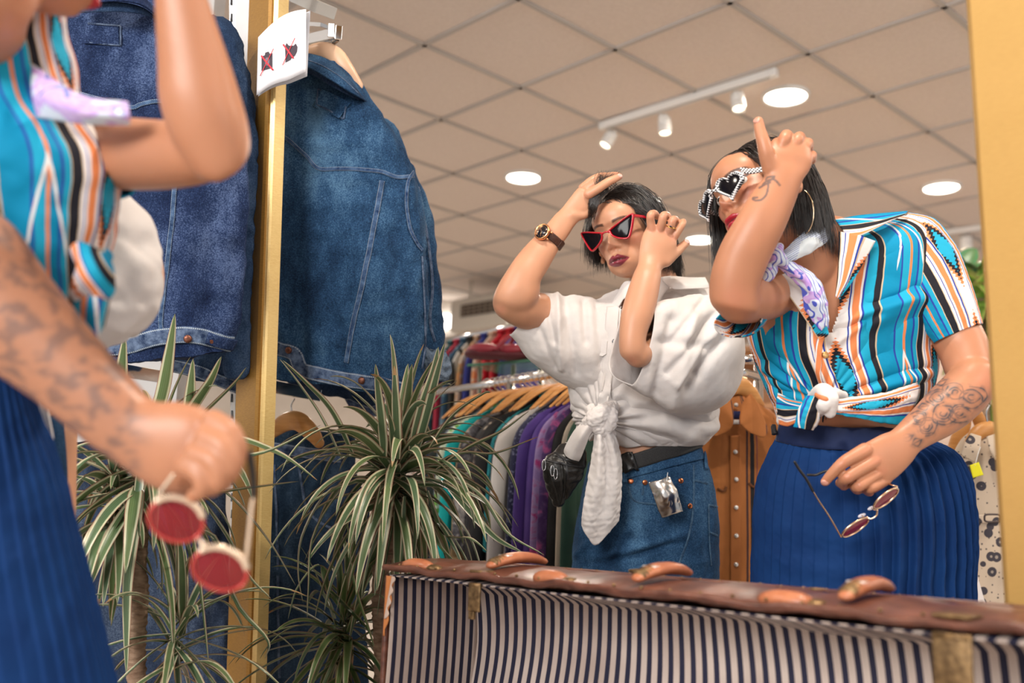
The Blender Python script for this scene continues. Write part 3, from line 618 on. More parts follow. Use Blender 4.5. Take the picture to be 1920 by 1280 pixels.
def skin_mat(name, rough=.42, sss=.12):
    t = NT(name); c = t.attr('col', 0); co = t.coord()
    n = t.noise(70, co, 4); c2 = t.mix(t.math('MULTIPLY', t.math('SUBTRACT', n, .5, None), .5), c, (1.0, .35, .2))
    t.set(Base_Color=t.mix(.12, c, t.mix(n, c, (.62, .26, .16))), Roughness=t.math('ADD', t.math('MULTIPLY', t.attr('gloss'), -.25), rough))
    t.b.inputs['Subsurface Weight'].default_value = sss; t.b.inputs['Subsurface Radius'].default_value = (.9, .35, .2); t.b.inputs['Subsurface Scale'].default_value = .006
    t.bump(t.math('ADD', t.noise(900, co, 3), t.math('MULTIPLY', t.noise(160, co, 3), 1.5)), .12, .0006); return t.m
m_skin = skin_mat('skin')
def hairmat(name, a, b):
    t = NT(name); u = t.attr('hu'); t.set(Base_Color=t.ramp(u, [(0, a), (1, b)]), Roughness=.33); t.b.inputs['Specular IOR Level'].default_value = .65
    t.b.inputs['Coat Weight'].default_value = .15; t.b.inputs['Coat Roughness'].default_value = .25; return t.m
m_hair = hairmat('dark_hair', (.004, .003, .003), (.022, .014, .011))
def strands(paths, r, seed=0, m=4):
    """paths: (k, n, 3) array -> thin tapering tubes in one mesh, with a shade value per strand"""
    P = np.asarray(paths); k, n, _ = P.shape; rg = np.random.RandomState(seed)
    T = nrm(np.gradient(P, axis=1)); A = nrm(np.cross(T, np.array([.31, .2, .93]))); B = np.cross(T, A)
    th = np.linspace(0, 2 * PI, m, endpoint=False); tp = (1 - np.linspace(0, 1, n) ** 3 * .8)[None, :, None, None] * (r * rg.uniform(.7, 1.3, k))[:, None, None, None]
    V = P[:, :, None] + (A[:, :, None] * np.cos(th)[None, None, :, None] + B[:, :, None] * np.sin(th)[None, None, :, None]) * tp
    g = grid_faces(n, m); F = (g[None] + (np.arange(k) * n * m)[:, None, None]).reshape(-1, 4)
    u = np.repeat(rg.uniform(0, 1, k), n * m); return V.reshape(-1, 3), F, u
def grow_hair(R, t, roots, length, seed, part=(0.0,), down=None, n=22, stiff=.6, puff=.010, combs=(0, 0, 0), fl=0.0, spread=.004, cut=None):
    """march strands from scalp roots (local) over the skull; returns world paths"""
    rg = np.random.RandomState(seed); c0 = np.array([0, -.020, .030]); rad = np.array([.0735, .092, .080]); c1 = np.array([0, .014, -.018]); rad1 = np.array([.066, .070, .086])
    dw = R.T @ np.array([0, 0, -1.0]) if down is None else np.array(down, float)
    P = np.array(roots, float); k = len(P); off = puff * (.25 + .75 * rg.uniform(0, 1, k)); L = length * rg.uniform(.9, 1.08, k) if np.ndim(length) == 0 else np.array(length) * rg.uniform(.94, 1.05, k)
    N = nrm((P - c0) / rad ** 2); d = nrm(np.stack([np.sign(P[:, 0] - part[0] + 1e-6) * .9, -.35 + 0 * P[:, 0], .15 + 0 * P[:, 0]], 1) + np.array(combs)); out = [P.copy()]; step = (L / (n - 1))[:, None]
    for i in range(n - 1):
        g = nrm(dw + np.array(combs) * .3 + rg.normal(size=(k, 3)) * .05); d = nrm(d * stiff + g * (1 - stiff))
        P = P + d * step; s = min(1, (i + 1) / 5)
        for c, rr in ((c0, rad), (c1, rad1)):
            ro = rr + (off * s)[:, None]; q = (P - c) / ro; l = np.linalg.norm(q, axis=1, keepdims=True); push = l < 1
            P = np.where(push, c + q / np.maximum(l, 1e-6) * ro, P)
        # keep clear of the face
        yl = np.interp(P[:, 2], [-.12, -.06, .0, .045, .075], [.030, .026, .030, .048, .085]) + off * .3 + fl
        hit = (P[:, 1] > yl) & (np.abs(P[:, 0]) < .085); P[hit, 1] = yl[hit]; P[hit, 0] += np.sign(P[hit, 0]) * .0012
        d = nrm(P - out[-1]); out.append(P.copy())
    X = np.stack(out, 1)
    if cut is not None:
        zc = cut(np.array(roots)) + rg.normal(size=k) * .010; below = X[:, :, 2] < zc[:, None]; f = np.where(below.any(1), below.argmax(1), n - 1) / (n - 1); f = np.maximum(f, .12)
        s_ = np.linspace(0, 1, n)[None] * f[:, None] * (n - 1); i0 = np.clip(s_.astype(int), 0, n - 2); fr = (s_ - i0)[..., None]; rr = np.arange(k)[:, None]; X = X[rr, i0] * (1 - fr) + X[rr, i0 + 1] * fr
    X = X + (np.linspace(0, 1, n)[None, :, None] ** 2) * rg.normal(size=(k, 1, 3)) * spread
    return to_world(X, R, t)
def scalp_roots(k, seed, front=.062, side=-.005, back=-.07):
    """random points on the scalp behind the hairline"""
    rg = np.random.RandomState(seed); o = []
    while len(o) < k:
        v = nrm(rg.normal(size=3)); p = np.array([0, -.020, .030]) + v * np.array([.0735, .092, .080])
        y, z = p[1], p[2]
        line = np.interp(y, [-.11, -.05, .0, .03, .055, .075], [back, back * .8, side, .02, .055, front])
        if z > line and not (y > .062 and z < front + .01): o.append(p)
    return np.array(o)
def finger(P, d, r0, r1, n=18, **k):
    """finger through pixel joints; depth d or list; radii in px"""
    P = np.array(P, float); D = np.full(len(P), d) if np.ndim(d) == 0 else np.array(d)
    return tube([(x, y, D[i], r0 + (r1 - r0) * i / (len(P) - 1)) for i, (x, y) in enumerate(P)], n, 14)
def nail(x, y, d, ang, w, l, parent, color=(.75, .42, .36)):
    pass
def relax(V, F, mask, it=12):
    F = np.asarray(F); E = np.concatenate([F[:, [0, 1]], F[:, [1, 2]], F[:, [2, 3]], F[:, [3, 0]]]); E = np.concatenate([E, E[:, ::-1]]); n = np.bincount(E[:, 0], minlength=len(V))[:, None] + 1e-9
    for _ in range(it):
        A = np.stack([np.bincount(E[:, 0], V[E[:, 1], c], len(V)) for c in range(3)], 1) / n; V = V + (A - V) * mask[:, None] * .7
    return V
def spots(px, py, pts):
    m = np.zeros(len(px))
    for x, y, r in pts: m = np.maximum(m, np.exp(-(((px - x) ** 2 + (py - y) ** 2) / r ** 2) ** 2))
    return m
def make_person(label, parts, voxel, colfn, smooth=4, gloss=None, loc=None, name='person', soft=()):
    V, F = remesh(parts, voxel, smooth)
    if soft: px, py, d = proj(V); V = relax(V, F, spots(px, py, soft), 40)
    col, gl = colfn(V)
    p = thing(name, label, 'person', loc if loc is not None else V.mean(0))
    obj('body', V, F, m_skin, p, attrs={'col': col, 'gloss': gl}); return p, V, F
def face_colors(V, R, t, base, lipc, browc, eyeline=False, lipg=.9, blush=(.62, .20, .14)):
    q = (V - t) @ R; x, y, z = q.T; ax = np.abs(x); near = (y > .03) & (np.linalg.norm(q, axis=1) < .16)
    col = np.tile(np.array(base, float), (len(V), 1)); gl = np.zeros(len(V))
    def put(w, c):
        nonlocal col
        w = (w * near)[:, None]; col = col * (1 - w) + np.array(c) * w
    put(.50 * np.exp(-((ax - .042) / .018) ** 2 - ((z + .030) / .016) ** 2), blush); put(.25 * np.exp(-(x / .014) ** 2 - ((z + .040) / .010) ** 2), blush)
    top = -.0605 - .003 * np.exp(-(x / .0035) ** 2) - .0105 * (ax / .0265) ** 2 + .0020 * np.exp(-((ax - .006) / .005) ** 2); bot = -.0855 + .0125 * (ax / .0265) ** 2
    lip = sstep(z, bot - .0012, bot + .0006) * sstep(-z, -top - .0012, -top + .0006) * (ax < .027) * (y > .06)
    put(lip, lipc); gl = np.maximum(gl, lip * near * lipg)
    put(lip * np.exp(-((z + .0718) / .0016) ** 2) * .95 * (ax < .021), (.02, .004, .006))
    bz = .0165 + .0045 * np.sin(np.clip((ax - .010) / .042, 0, 1) * PI * .8); brow = sstep(-np.abs(z - bz), -.0054 + .0026 * (ax / .055), -.0020) * sstep(ax, .009, .014) * sstep(-ax, -.054, -.046)
    put(brow * .95, browc)
    put(np.exp(-((ax - .0062) / .0030) ** 2 - ((z + .0478) / .0024) ** 2) * .95 * (y > .09), (.03, .006, .004))  # shade inside the nostrils, painted dark into the skin colour
    if eyeline: put(sstep(-np.abs(z - .006 - (ax - .040) * .5), -.0030, -.0008) * sstep(ax, .036, .040) * sstep(-ax, -.060, -.052), (.004, .003, .003))
    return col, gl, q
def eyes(R, t, parent):
    for s in (-1, 1):
        c = np.array([s * .031, .0615, -.001]); V, F = ellipsoid(c, .0118); o = obj('eye', to_world(V, R, t), F, mat('eye_white', (.75, .72, .70), .2), parent)
        V, F = ellipsoid(c + [0, .0075, 0], (.0056, .0052, .0056)); obj('iris', to_world(V, R, t), F, mat('brown_iris', (.03, .012, .006), .1), o)
def band(outer, inner, y, th, R, t, curve=3.0):
    """flat ring between two closed outlines in the face plane, wrapped slightly round the head"""
    o, i = np.array(outer, float), np.array(inner, float); k = len(o)
    def lift(p, yy): return np.stack([p[:, 0], yy - curve * p[:, 0] ** 2, p[:, 1]], 1)
    mid = (o * .5 + i * .5)
    V = np.concatenate([lift(o, y), lift(o * .7 + i * .3, y + th * .55), lift(mid, y + th * .6), lift(i * .75 + o * .25, y + th * .5), lift(i, y), lift(i, y - th * .5), lift(o, y - th * .5)]); n = 7
    F = [[a * k + b, a * k + (b + 1) % k, ((a + 1) % n) * k + (b + 1) % k, ((a + 1) % n) * k + b] for a in range(n) for b in range(k)]
    loc = np.concatenate([o, o * .7 + i * .3, mid, i * .75 + o * .25, i, i, o]); return to_world(V, R, t), F, loc
def lens_mesh(inner, y, R, t, curve=3.0, dome=.0008):
    i = np.array(inner, float); k = len(i); c = i.mean(0); V = []
    for s in (1, .75, .5, .25): V.append(c + (i - c) * s)
    P = np.concatenate(V + [c[None]]); dd = np.concatenate([np.full(k, 0), np.full(k, .4), np.full(k, .75), np.full(k, .95), [1]]) * dome
    A = np.stack([P[:, 0], y + dd - curve * P[:, 0] ** 2, P[:, 1]], 1); B = A - [0, .0012, 0]; n = len(A)
    F = []
    for a in range(3): F += [[a * k + b, a * k + (b + 1) % k, (a + 1) * k + (b + 1) % k, (a + 1) * k + b] for b in range(k)]
    F += [[3 * k + b, 3 * k + (b + 1) % k, 4 * k] for b in range(k)]; F2 = [[q + n for q in f[::-1]] for f in F]; F3 = [[b, b + n, (b + 1) % k + n, (b + 1) % k] for b in range(k)]
    return to_world(np.concatenate([A, B]), R, t), F + F2 + F3
def smooth_loop(pts, n=90, corner=1):
    P = np.array(pts, float); Q = np.concatenate([P[-2:], P, P[:3]]); k = len(P); s = np.linspace(0, k, n, endpoint=False); i = s.astype(int); f = (s - i)[:, None]
    a, b, c, d = Q[i + 1], Q[i + 2], Q[i + 3], Q[i + 4]; return .5 * ((2 * b) + (c - a) * f + (2 * a - 5 * b + 4 * c - d) * f * f + (3 * b - a - 3 * c + d) * f ** 3)
def inset(P, d):
    T = np.roll(P, -1, 0) - np.roll(P, 1, 0); T = nrm(T); Nn = np.stack([-T[:, 1], T[:, 0]], 1); c = P.mean(0)
    s = np.sign(((c - P) * Nn).sum(1)).mean(); return P + Nn * d * (1 if s > 0 else -1)
m_lens = mat('dark_lens', (.006, .005, .007), .10, 0.0); m_lens.node_tree.nodes['Principled BSDF'].inputs['Specular IOR Level'].default_value = .12
def shell(R, n=50, m=64, p=2.0, th=.0025, out=True, displace=None):
    """open-ended garment tube with thickness: outside surface turned in at both mouths"""
    C, A, B = loft(R, n, m, raw=True); t = np.linspace(0, 2 * PI, m, endpoint=False); ct, st = np.cos(t), np.sin(t)
    V = C[:, None] + A[:, None] * ct[None, :, None] + B[:, None] * st[None, :, None]; Vo = V.reshape(-1, 3); g = grid_faces(n, m)
    if displace is not None: Vo = displace(Vo, g)
    cc = np.repeat(C, m, 0); Vi = Vo - nrm(Vo - cc) * th; k = n * m
    F = g.tolist() + [[i + k for i in f[::-1]] for f in g.tolist()]
    F += [[j, (j + 1) % m, (j + 1) % m + k, j + k][::-1] for j in range(m)] + [[(n - 1) * m + j, (n - 1) * m + (j + 1) % m, (n - 1) * m + (j + 1) % m + k, (n - 1) * m + j + k] for j in range(m)]
    rad = float(np.linalg.norm(A, axis=1).mean() + np.linalg.norm(B, axis=1).mean()) / 2
    u = np.tile(t * rad, n); L = np.concatenate([[0], np.cumsum(np.linalg.norm(np.diff(C, axis=0), axis=1))]); v = np.repeat(L, m)
    return np.concatenate([Vo, Vi]), F, np.concatenate([u, u]), np.concatenate([v, v])
def inpoly(px, py, poly):
    P = np.array(poly, float); c = np.zeros(len(px), bool); j = len(P) - 1
    for i in range(len(P)):
        a, b = P[i], P[j]; hit = ((a[1] > py) != (b[1] > py)) & (px < (b[0] - a[0]) * (py - a[1]) / (b[1] - a[1] + 1e-9) + a[0]); c ^= hit; j = i
    return c
def dist_lines(px, py, lines):
    """distance in px from points to a set of polylines"""
    D = np.full(len(px), 1e9)
    for l in lines:
        P = catmull(np.array(l, float), np.linspace(0, 1, 6 * len(l))) if len(l) > 2 else np.array(l, float)
        for a, b in zip(P[:-1], P[1:]):
            e = b - a; t = np.clip(((px - a[0]) * e[0] + (py - a[1]) * e[1]) / (e @ e + 1e-9), 0, 1); D = np.minimum(D, np.hypot(px - a[0] - e[0] * t, py - a[1] - e[1] * t))
    return D
# fabric of the striped shirt
def stripe_fabric(name, k=1.0):
    t = NT(name); U = t.attr('su'); V = t.attr('sv')
    wob = t.math('MULTIPLY', t.math('SUBTRACT', t.noise(14, t.coord(), 2), .5), .006)
    f = t.math('FRACT', t.math('MULTIPLY', t.math('ADD', U, wob), 1 / (.165 * k)))
    teal, teal2, blk, org, wht, blu, tan = (.0, .23, .42), (.01, .32, .50), (.012, .012, .018), (.70, .22, .08), (.74, .70, .68), (.02, .05, .32), (.55, .42, .28)
    st = [(0, teal), (.07, blu), (.085, teal2), (.15, org), (.175, teal), (.23, blu), (.25, teal2), (.29, tan), (.30, blk), (.365, tan), (.375, wht), (.395, blu), (.405, wht), (.425, org), (.475, wht), (.495, blu), (.51, tan), (.52, wht), (.68, blu), (.695, wht), (.71, org), (.76, wht), (.775, blu), (.79, teal2), (.86, blk), (.91, tan), (.92, teal)]
    c = t.ramp(f, st, 'CONSTANT')
    ser = t.math('MULTIPLY', t.math('PINGPONG', t.math('MULTIPLY', V, 1.0), .0035), 1.2 / .165)
    # serrated spearheads inside the broad white stripe
    cx = t.math('ABSOLUTE', t.math('SUBTRACT', f, .60)); vv = t.math('FRACT', t.math('MULTIPLY', V, 1 / (.19 * k)))
    edge = t.math('ADD', t.math('MULTIPLY', t.math('ABSOLUTE', t.math('SUBTRACT', vv, .5)), .42), ser)
    for lo, colr in ((.175, org), (.145, blk), (.105, teal2)):
        m = t.math('MULTIPLY', t.math('LESS_THAN', t.math('ADD', cx, edge), lo), t.math('LESS_THAN', cx, .08)); c = t.mix(m, c, colr)
    # white chevrons over the teal stripes
    cz = t.math('ABSOLUTE', t.math('SUBTRACT', f, .16)); w2 = t.math('FRACT', t.math('ADD', t.math('MULTIPLY', V, 1 / (.26 * k)), .35))
    ln = t.math('ABSOLUTE', t.math('SUBTRACT', t.math('SUBTRACT', w2, .3), t.math('MULTIPLY', cz, 3.2)))
    m = t.math('MULTIPLY', t.math('LESS_THAN', ln, .030), t.math('LESS_THAN', cz, .13)); c = t.mix(m, c, wht)
    t.set(Base_Color=c, Roughness=.7); t.b.inputs['Specular IOR Level'].default_value = .2
    t.bump(t.math('ADD', t.noise(38, t.coord(), 4), t.math('MULTIPLY', t.noise(1500, t.coord(), 2), .15)), .35, .004); return t.m
m_stripe = stripe_fabric('striped_fabric')
def woven(name, c1, c2, rough=.7, bumpk=.3, scale=14, sheen=.1):
    t = NT(name); co = t.coord(); n = t.noise(scale, co, 4); t.set(Base_Color=t.ramp(n, [(.3, c1), (.7, c2)]), Roughness=rough); t.b.inputs['Sheen Weight'].default_value = sheen; t.b.inputs['Specular IOR Level'].default_value = .18
    t.bump(t.math('ADD', t.noise(45, co, 4, .6), t.math('MULTIPLY', t.noise(1400, co, 2), .12)), bumpk, .004); return t.m
m_white_cloth = woven('white_viscose', (.66, .62, .60), (.71, .68, .67), .6, .3, sheen=0)
m_blue_cloth = woven('royal_blue_crepe', (.002, .022, .100), (.004, .034, .135), .8, .15, sheen=0)
# ================================================================= reflected woman in the white tied shirt
LA = dict(bridge=(0, .105, -.006), nose=(0, .121, -.038), mouth=(0, .104, -.072), hair=(0, .080, .078), ll=(-.034, .102, -.010), lr=(.034, .102, -.010), hinge=(-.066, .090, .016), outr=(.066, .090, -.004), earl=(-.076, -.012, -.005), chin=(0, .094, -.112))
PA = dict(bridge=(1137, 434), nose=(1133, 456), mouth=(1150, 482), hair=(1140, 367), ll=(1160, 428), lr=(1114, 456), hinge=(1180, 402), outr=(1092, 452), earl=(1228, 425), chin=(1163, 522))
def pose_dict(L, P, d, yaw, wt=None):
    f = np.array([-math.sin(yaw), -math.cos(yaw), 0]); R0 = np.stack([np.cross(f, [0, 0, 1]), f, [0, 0, 1]], 1); R, t, r = fit_pose([L[k] for k in P], [P[k] for k in P], d, R0, 5, wt); return R, t
RA, tA = pose_dict(LA, PA, 2.25, .6)
DA = 2.28
skinA = (.56, .285, .17)
parts = [(to_world(HEAD[0], RA, tA), HEAD[1])] + [(to_world(e[0], RA, tA), e[1]) for e in (ear_local(-1), ear_local(1))]
parts += [tube([(1200, 455, 2.345, 42), (1218, 500, 2.37, 40), (1228, 545, 2.38, 50)], 30, 40, .95),
          loft([(1150, 560, 1300, 535, 2.38, .5), (1110, 590, 1318, 570, 2.38, .5), (1105, 650, 1315, 640, 2.38, .55), (1108, 720, 1305, 720, 2.38, .6), (1120, 790, 1300, 790, 2.38, .6), (1112, 850, 1312, 840, 2.38, .6), (1100, 920, 1325, 910, 2.38, .6)], 60, 64, 2.3, round_ends=(.1, .1)),
          # her raised arm with the watch
          tube([(1150, 616, 2.42, 38), (1090, 608, 2.40, 36), (1030, 591, 2.345, 38), (985, 580, 2.28, 37), (958, 567, 2.26, 35)], 40, 40, .95),
          loft([(926, 575, 972, 600, 2.25, .9), (925, 556, 1003, 572, 2.25, .82), (936, 530, 1012, 550, 2.25, .85), (951, 506, 1014, 528, 2.25, .85), (968, 481, 1026, 507, 2.26, .85), (987, 459, 1037, 487, 2.265, .82), (1008, 438, 1050, 464, 2.27, .76), (1029, 416, 1066, 441, 2.275, .70), (1040, 403, 1077, 425, 2.275, .60), (1053, 390, 1090, 411, 2.275, .45), (1066, 374, 1104, 396, 2.275, .40), (1080, 356, 1113, 378, 2.275, .42), (1090, 347, 1120, 366, 2.275, .42)], 110, 48, 2.1, round_ends=(.06, .07)),
          finger([(1104, 364), (1122, 353), (1140, 341), (1153, 335), (1161, 331)], [2.265, 2.26, 2.26, 2.265, 2.27], 9.5, 6.6), finger([(1098, 356), (1118, 343), (1135, 333), (1150, 329), (1158, 329)], [2.285, 2.28, 2.285, 2.29, 2.30], 9.5, 6.4),
          finger([(1094, 352), (1110, 338), (1128, 330), (1142, 331)], [2.305, 2.305, 2.315, 2.32], 9, 6.2), finger([(1092, 352), (1104, 342), (1116, 336), (1126, 338)], [2.325, 2.33, 2.34, 2.345], 8, 5.6),
          finger([(1072, 404), (1090, 404), (1104, 396), (1116, 384), (1121, 374)], [2.27, 2.275, 2.28, 2.285, 2.29], 10, 6.5),
          # her other arm, hand at the temple of the glasses
          tube([(1300, 600, 2.36, 40), (1258, 630, 2.27, 30), (1220, 652, 2.19, 27), (1196, 664, 2.13, 26)], 30, 36, .95),
          loft([(1166, 678, 1204, 684, 2.12, .9), (1161, 655, 1210, 658, 2.12, .95), (1161, 625, 1213, 628, 2.125, .95), (1164, 590, 1224, 596, 2.135, .90), (1174, 552, 1233, 560, 2.15, .85), (1187, 515, 1239, 524, 2.165, .80), (1196, 494, 1241, 506, 2.175, .64), (1198, 474, 1255, 494, 2.185, .48), (1203, 446, 1268, 466, 2.19, .38), (1212, 426, 1268, 446, 2.195, .38), (1217, 419, 1266, 437, 2.197, .36)], 110, 48, 2.1, round_ends=(.08, .05)),
          finger([(1223, 432), (1220, 416), (1220, 403), (1227, 400), (1232, 406)], [2.19, 2.185, 2.18, 2.20, 2.215], 8.6, 6.4), finger([(1237, 434), (1241, 417), (1244, 404), (1251, 404), (1254, 410)], [2.19, 2.18, 2.178, 2.20, 2.215], 8.8, 6.4),
          finger([(1250, 440), (1258, 424), (1261, 412), (1267, 412), (1268, 419)], [2.192, 2.182, 2.18, 2.20, 2.215], 8.4, 6.2), finger([(1261, 448), (1271, 434), (1279, 421), (1281, 415), (1279, 420)], [2.195, 2.19, 2.19, 2.205, 2.215], 8.2, 5.8),
          finger([(1248, 490), (1264, 477), (1277, 464), (1287, 455)], [2.185, 2.195, 2.21, 2.22], 11.5, 7.2)]
def colA(V):
    col, gl, q = face_colors(V, RA, tA, skinA, (.20, .020, .045), (.035, .018, .012))
    px, py, d = proj(V)
    n = wav(V, .05, 3)[:, None]; col = col * (1 + .05 * n)
    kn = np.zeros(len(V))
    for x, y in ((1104, 362), (1098, 354), (1223, 428), (1237, 430), (1250, 434), (1262, 444), (1185, 676), (940, 580), (1220, 403), (1244, 404), (1261, 412)): kn = np.maximum(kn, np.exp(-((px - x) ** 2 + (py - y) ** 2) / 90))
    for x, y in ((1162, 331), (1158, 328)): kn = np.maximum(kn, 1.4 * np.exp(-((px - x) ** 2 + (py - y) ** 2) / 30) * (py < 345))
    kn = (kn * .35)[:, None]; col = col * (1 - kn) + np.array((.70, .26, .18)) * kn
    # scalp darkened by the roots of the hair
    sc_ = ((q[:, 2] > .058 - .0) & (np.linalg.norm(q - [0, -.02, .03], axis=1) < .115) & (q[:, 1] < .062)) | ((q[:, 1] < .01) & (q[:, 2] > -.02) & (np.linalg.norm(q - [0, -.02, .03], axis=1) < .112) & (np.abs(q[:, 0]) < .078))
    col[sc_] = (.012, .008, .007); return col, gl
pA, VA, FA = make_person('person in a white tied shirt and red sunglasses, one wristwatch arm raised to her hair', parts, .0019, colA, soft=((990, 585, 45), (960, 560, 40), (1200, 660, 30), (1070, 410, 22), (1225, 490, 26), (1262, 478, 14)))
eyes(RA, tA, pA)
# fingernails
def nails(bv, pts, parent, c=(.72, .42, .36)):
    m = mat('fingernail', c, .25)
    for x, y, r in pts:
        h = cast(bv, x, y)
        if h is None: continue
        p, n = h; a = nrm(np.cross(n, [0.3, .1, 1])); b = np.cross(n, a); V, F = ellipsoid(p - n * .001, a * r * 1.3, b * r, n * .0022, 16); obj('fingernail', V, F, m, parent)
bvA = bvh((VA, FA.tolist() if isinstance(FA, np.ndarray) else FA))
nails(bvA, [(1163, 329, .0048), (1289, 452, .0055)], pA)
# hair
rt = scalp_roots(3600, 5, front=.066, side=-.002)
cmb = np.zeros((len(rt), 3)); L = np.where(rt[:, 0] < .018, .245, .235) - .5 * np.clip(-rt[:, 1] - .02, 0, .1) + .35 * (rt[:, 2] - .05)
side = np.where(rt[:, 0] > .022, 1.0, -1.0)
def hairA(rt, L, seed, puff):
    return grow_hair(RA, tA, rt, L, seed, part=(.022,), puff=puff, combs=(0, -.75, .06), stiff=.72, n=22, spread=.006, cut=lambda r: np.where(r[:, 0] > .02, -.025, -.098) - .3 * np.clip(-r[:, 1] - .05, 0, .1))
Pp = np.concatenate([hairA(rt, L, 1, .016), hairA(scalp_roots(1400, 8, front=.068, side=.0), .2, 2, .021)])
V, F, u = strands(Pp, .00062, 4); obj('hair', V, F, m_hair, pA, attrs={'hu': u}, label='short dark brown hair swept back')
# hair lifted between the fingers of the raised hand
rg = np.random.RandomState(3); ps = []
for i in range(240):
    a = np.array([1130 + rg.uniform(-14, 30), 352 + rg.uniform(-6, 8)]); e = np.array([1120 + rg.uniform(0, 46), 322 + rg.uniform(-4, 8)])
    if rg.rand() < .6: e = np.array([1100 + rg.uniform(0, 16), 402 + rg.uniform(-16, 22)]); a = np.array([1122 + rg.uniform(-8, 20), 348 + rg.uniform(-2, 12)])
    m_ = (a + e) / 2 + [-5, 0]; P = catmull(np.array([W(a[0], a[1], 2.27), W(m_[0], m_[1], 2.262), W(e[0], e[1], 2.28)]), np.linspace(0, 1, 12)); ps.append(P)
V, F, u = strands(ps, .0005, 6); obj('hair', V, F, m_hair, pA, attrs={'hu': u}, label='loose locks lifted by her fingers')
# ---- cat-eye sunglasses
def glasses(name, label, outline, R, t, bridge, hinge, temple_end, m_fr, roll=0, scl=None, y=.100, rim=.0042, th=.005, curve=3.2, m_l=None, fold=True, tm=None):
    if roll: t = t + R @ np.array([0, 0, -.004]); R = R @ np.array([[math.cos(roll), 0, -math.sin(roll)], [0, 1, 0], [math.sin(roll), 0, math.cos(roll)]])
    g = thing(name, label, 'sunglasses', to_world(np.array([0, .1, 0]), R, t)); fr_ = []; loc = []
    for s in (-1, 1):
        o = smooth_loop(outline, 110); o[:, 0] *= -s; i = inset(o, rim) if not scl else o.mean(0) + (o - o.mean(0)) * scl
        V, F, l = band(o, i, y, th, R, t, curve); fr_.append((V, F)); loc.append(l)
        V, F = lens_mesh(inset(o, rim * .9) if not scl else o.mean(0) + (o - o.mean(0)) * (scl + .03), y - .0005, R, t, curve); obj('lens', V, F, m_l or m_lens, g)
    b = np.array(bridge); V, F = tube(np.array([[-b[0], y + .001, b[1], b[2]], [-b[0] * .4, y + .004, b[1] + .002, b[2] * .8], [b[0] * .4, y + .004, b[1] + .002, b[2] * .8], [b[0], y + .001, b[1], b[2]]]), 16, 12, world=True); V = to_world(V, R, t); fr_.append((V, F)); loc.append(np.zeros((len(V), 2)) + (V - t)[:, [0, 2]])
    V, F = join(*fr_); L2 = np.concatenate(loc); obj('front_frame', V, F, m_fr, g, attrs={'su': L2[:, 0], 'sv': L2[:, 1]})
    for s in (-1, 1):
        hx, hy, hz = hinge; ex, ey, ez = temple_end
        P = np.array([[s * hx, hy, hz], [s * (hx + .004), hy - .02, hz], [s * ex, (hy + ey) / 2, (hz + ez) / 2 + .002], [s * ex, ey, ez], [s * ex * .98, ey - .022, ez - .020]])
        D = catmull(P, np.linspace(0, 1, 40)); T = nrm(np.gradient(D, axis=0)); A = nrm(np.cross(T, [s, 0, 0.0])); B = np.cross(T, A); h = (tm or .0042) * np.interp(np.linspace(0, 1, 40), [0, .2, 1], [1.15, 1, .75])[:, None]
        V, F = rings3(D, A * h, B * .0019, 12, True, 3.5); Lc = np.repeat(np.stack([D[:, 1], D[:, 2]], 1), 12, 0); q = V[:, [1, 2]]; obj('temple_arm', to_world(V, R, t), F, m_fr, g, attrs={'su': q[:, 0], 'sv': q[:, 1]})
    return g
m_redf = mat('red_acetate', (.42, .006, .018), .16); m_redf.node_tree.nodes['Principled BSDF'].inputs['Coat Weight'].default_value = .6
cat = [(-.0085, .0035), (-.030, .0125), (-.052, .0215), (-.066, .0255), (-.0705, .0215), (-.066, .004), (-.058, -.016), (-.051, -.0275), (-.042, -.0295), (-.024, -.0225), (-.012, -.012), (-.0085, -.001)]
cat = [(x, z - .008) for x, z in cat]
glasses('cat_eye_sunglasses', 'red cat-eye sunglasses with dark lenses worn by the woman in white', cat, RA, tA, (.0095, -.010, .0026), (.067, .090, .012), (.076, -.005, .006), m_redf, y=.106, rim=.0044, th=.0055, tm=.0036)
# ---- watch and ring
w = thing('wristwatch', 'gold wristwatch with a black dial and brown leather strap on the raised wrist', 'watch', W(1030, 440, 2.26))
wc = W(1032, 447, 2.27); ax = nrm(W(1058, 414, 2.275) - W(1007, 483, 2.265)); sd = nrm(W(1010, 434, 2.262) - wc); sd = nrm(sd - ax * (sd @ ax)); bk_ = np.cross(ax, sd)
def oval(r1, r2, off, hw, th, name, m, a0=0, a1=2 * PI, p=2.0):
    a = np.linspace(a0, a1, 60); C = np.array([wc + ax * off + sd * math.cos(k) * r1 + bk_ * math.sin(k) * r2 for k in a]); Nn = nrm(np.array([sd * math.cos(k) / r1 + bk_ * math.sin(k) / r2 for k in a]))
    V, F = rings3(C, np.tile(ax * hw, (60, 1)), Nn * th, 12, True, 4.0); return obj(name, V, F, m, w)
m_strap = noisy('brown_leather', (.035, .012, .008), (.075, .028, .018), 300, .4, .6, 260, dist=.001)
oval(.0325, .0255, .0, .0092, .0016, 'strap', m_strap); 
b = oval(.0340, .0270, .0, .0105, .0010, 'strap_loop', m_strap, 2.2, 2.9)
m_rose = mat('rose_gold', (.85, .42, .20), .18, 1.0)
dn = nrm(sd * .72 + nrm(CAMP - wc) * .62); du = nrm(ax - dn * (ax @ dn)); dv = np.cross(dn, du); dc = wc + dn * .0310
def dialring(C, prof, m, name, mm=40):
    V, F = rings3(np.array([C + dn * z for z, r in prof]), np.array([du * r for z, r in prof]), np.array([dv * r for z, r in prof]), mm); return obj(name, V, F, m, w)
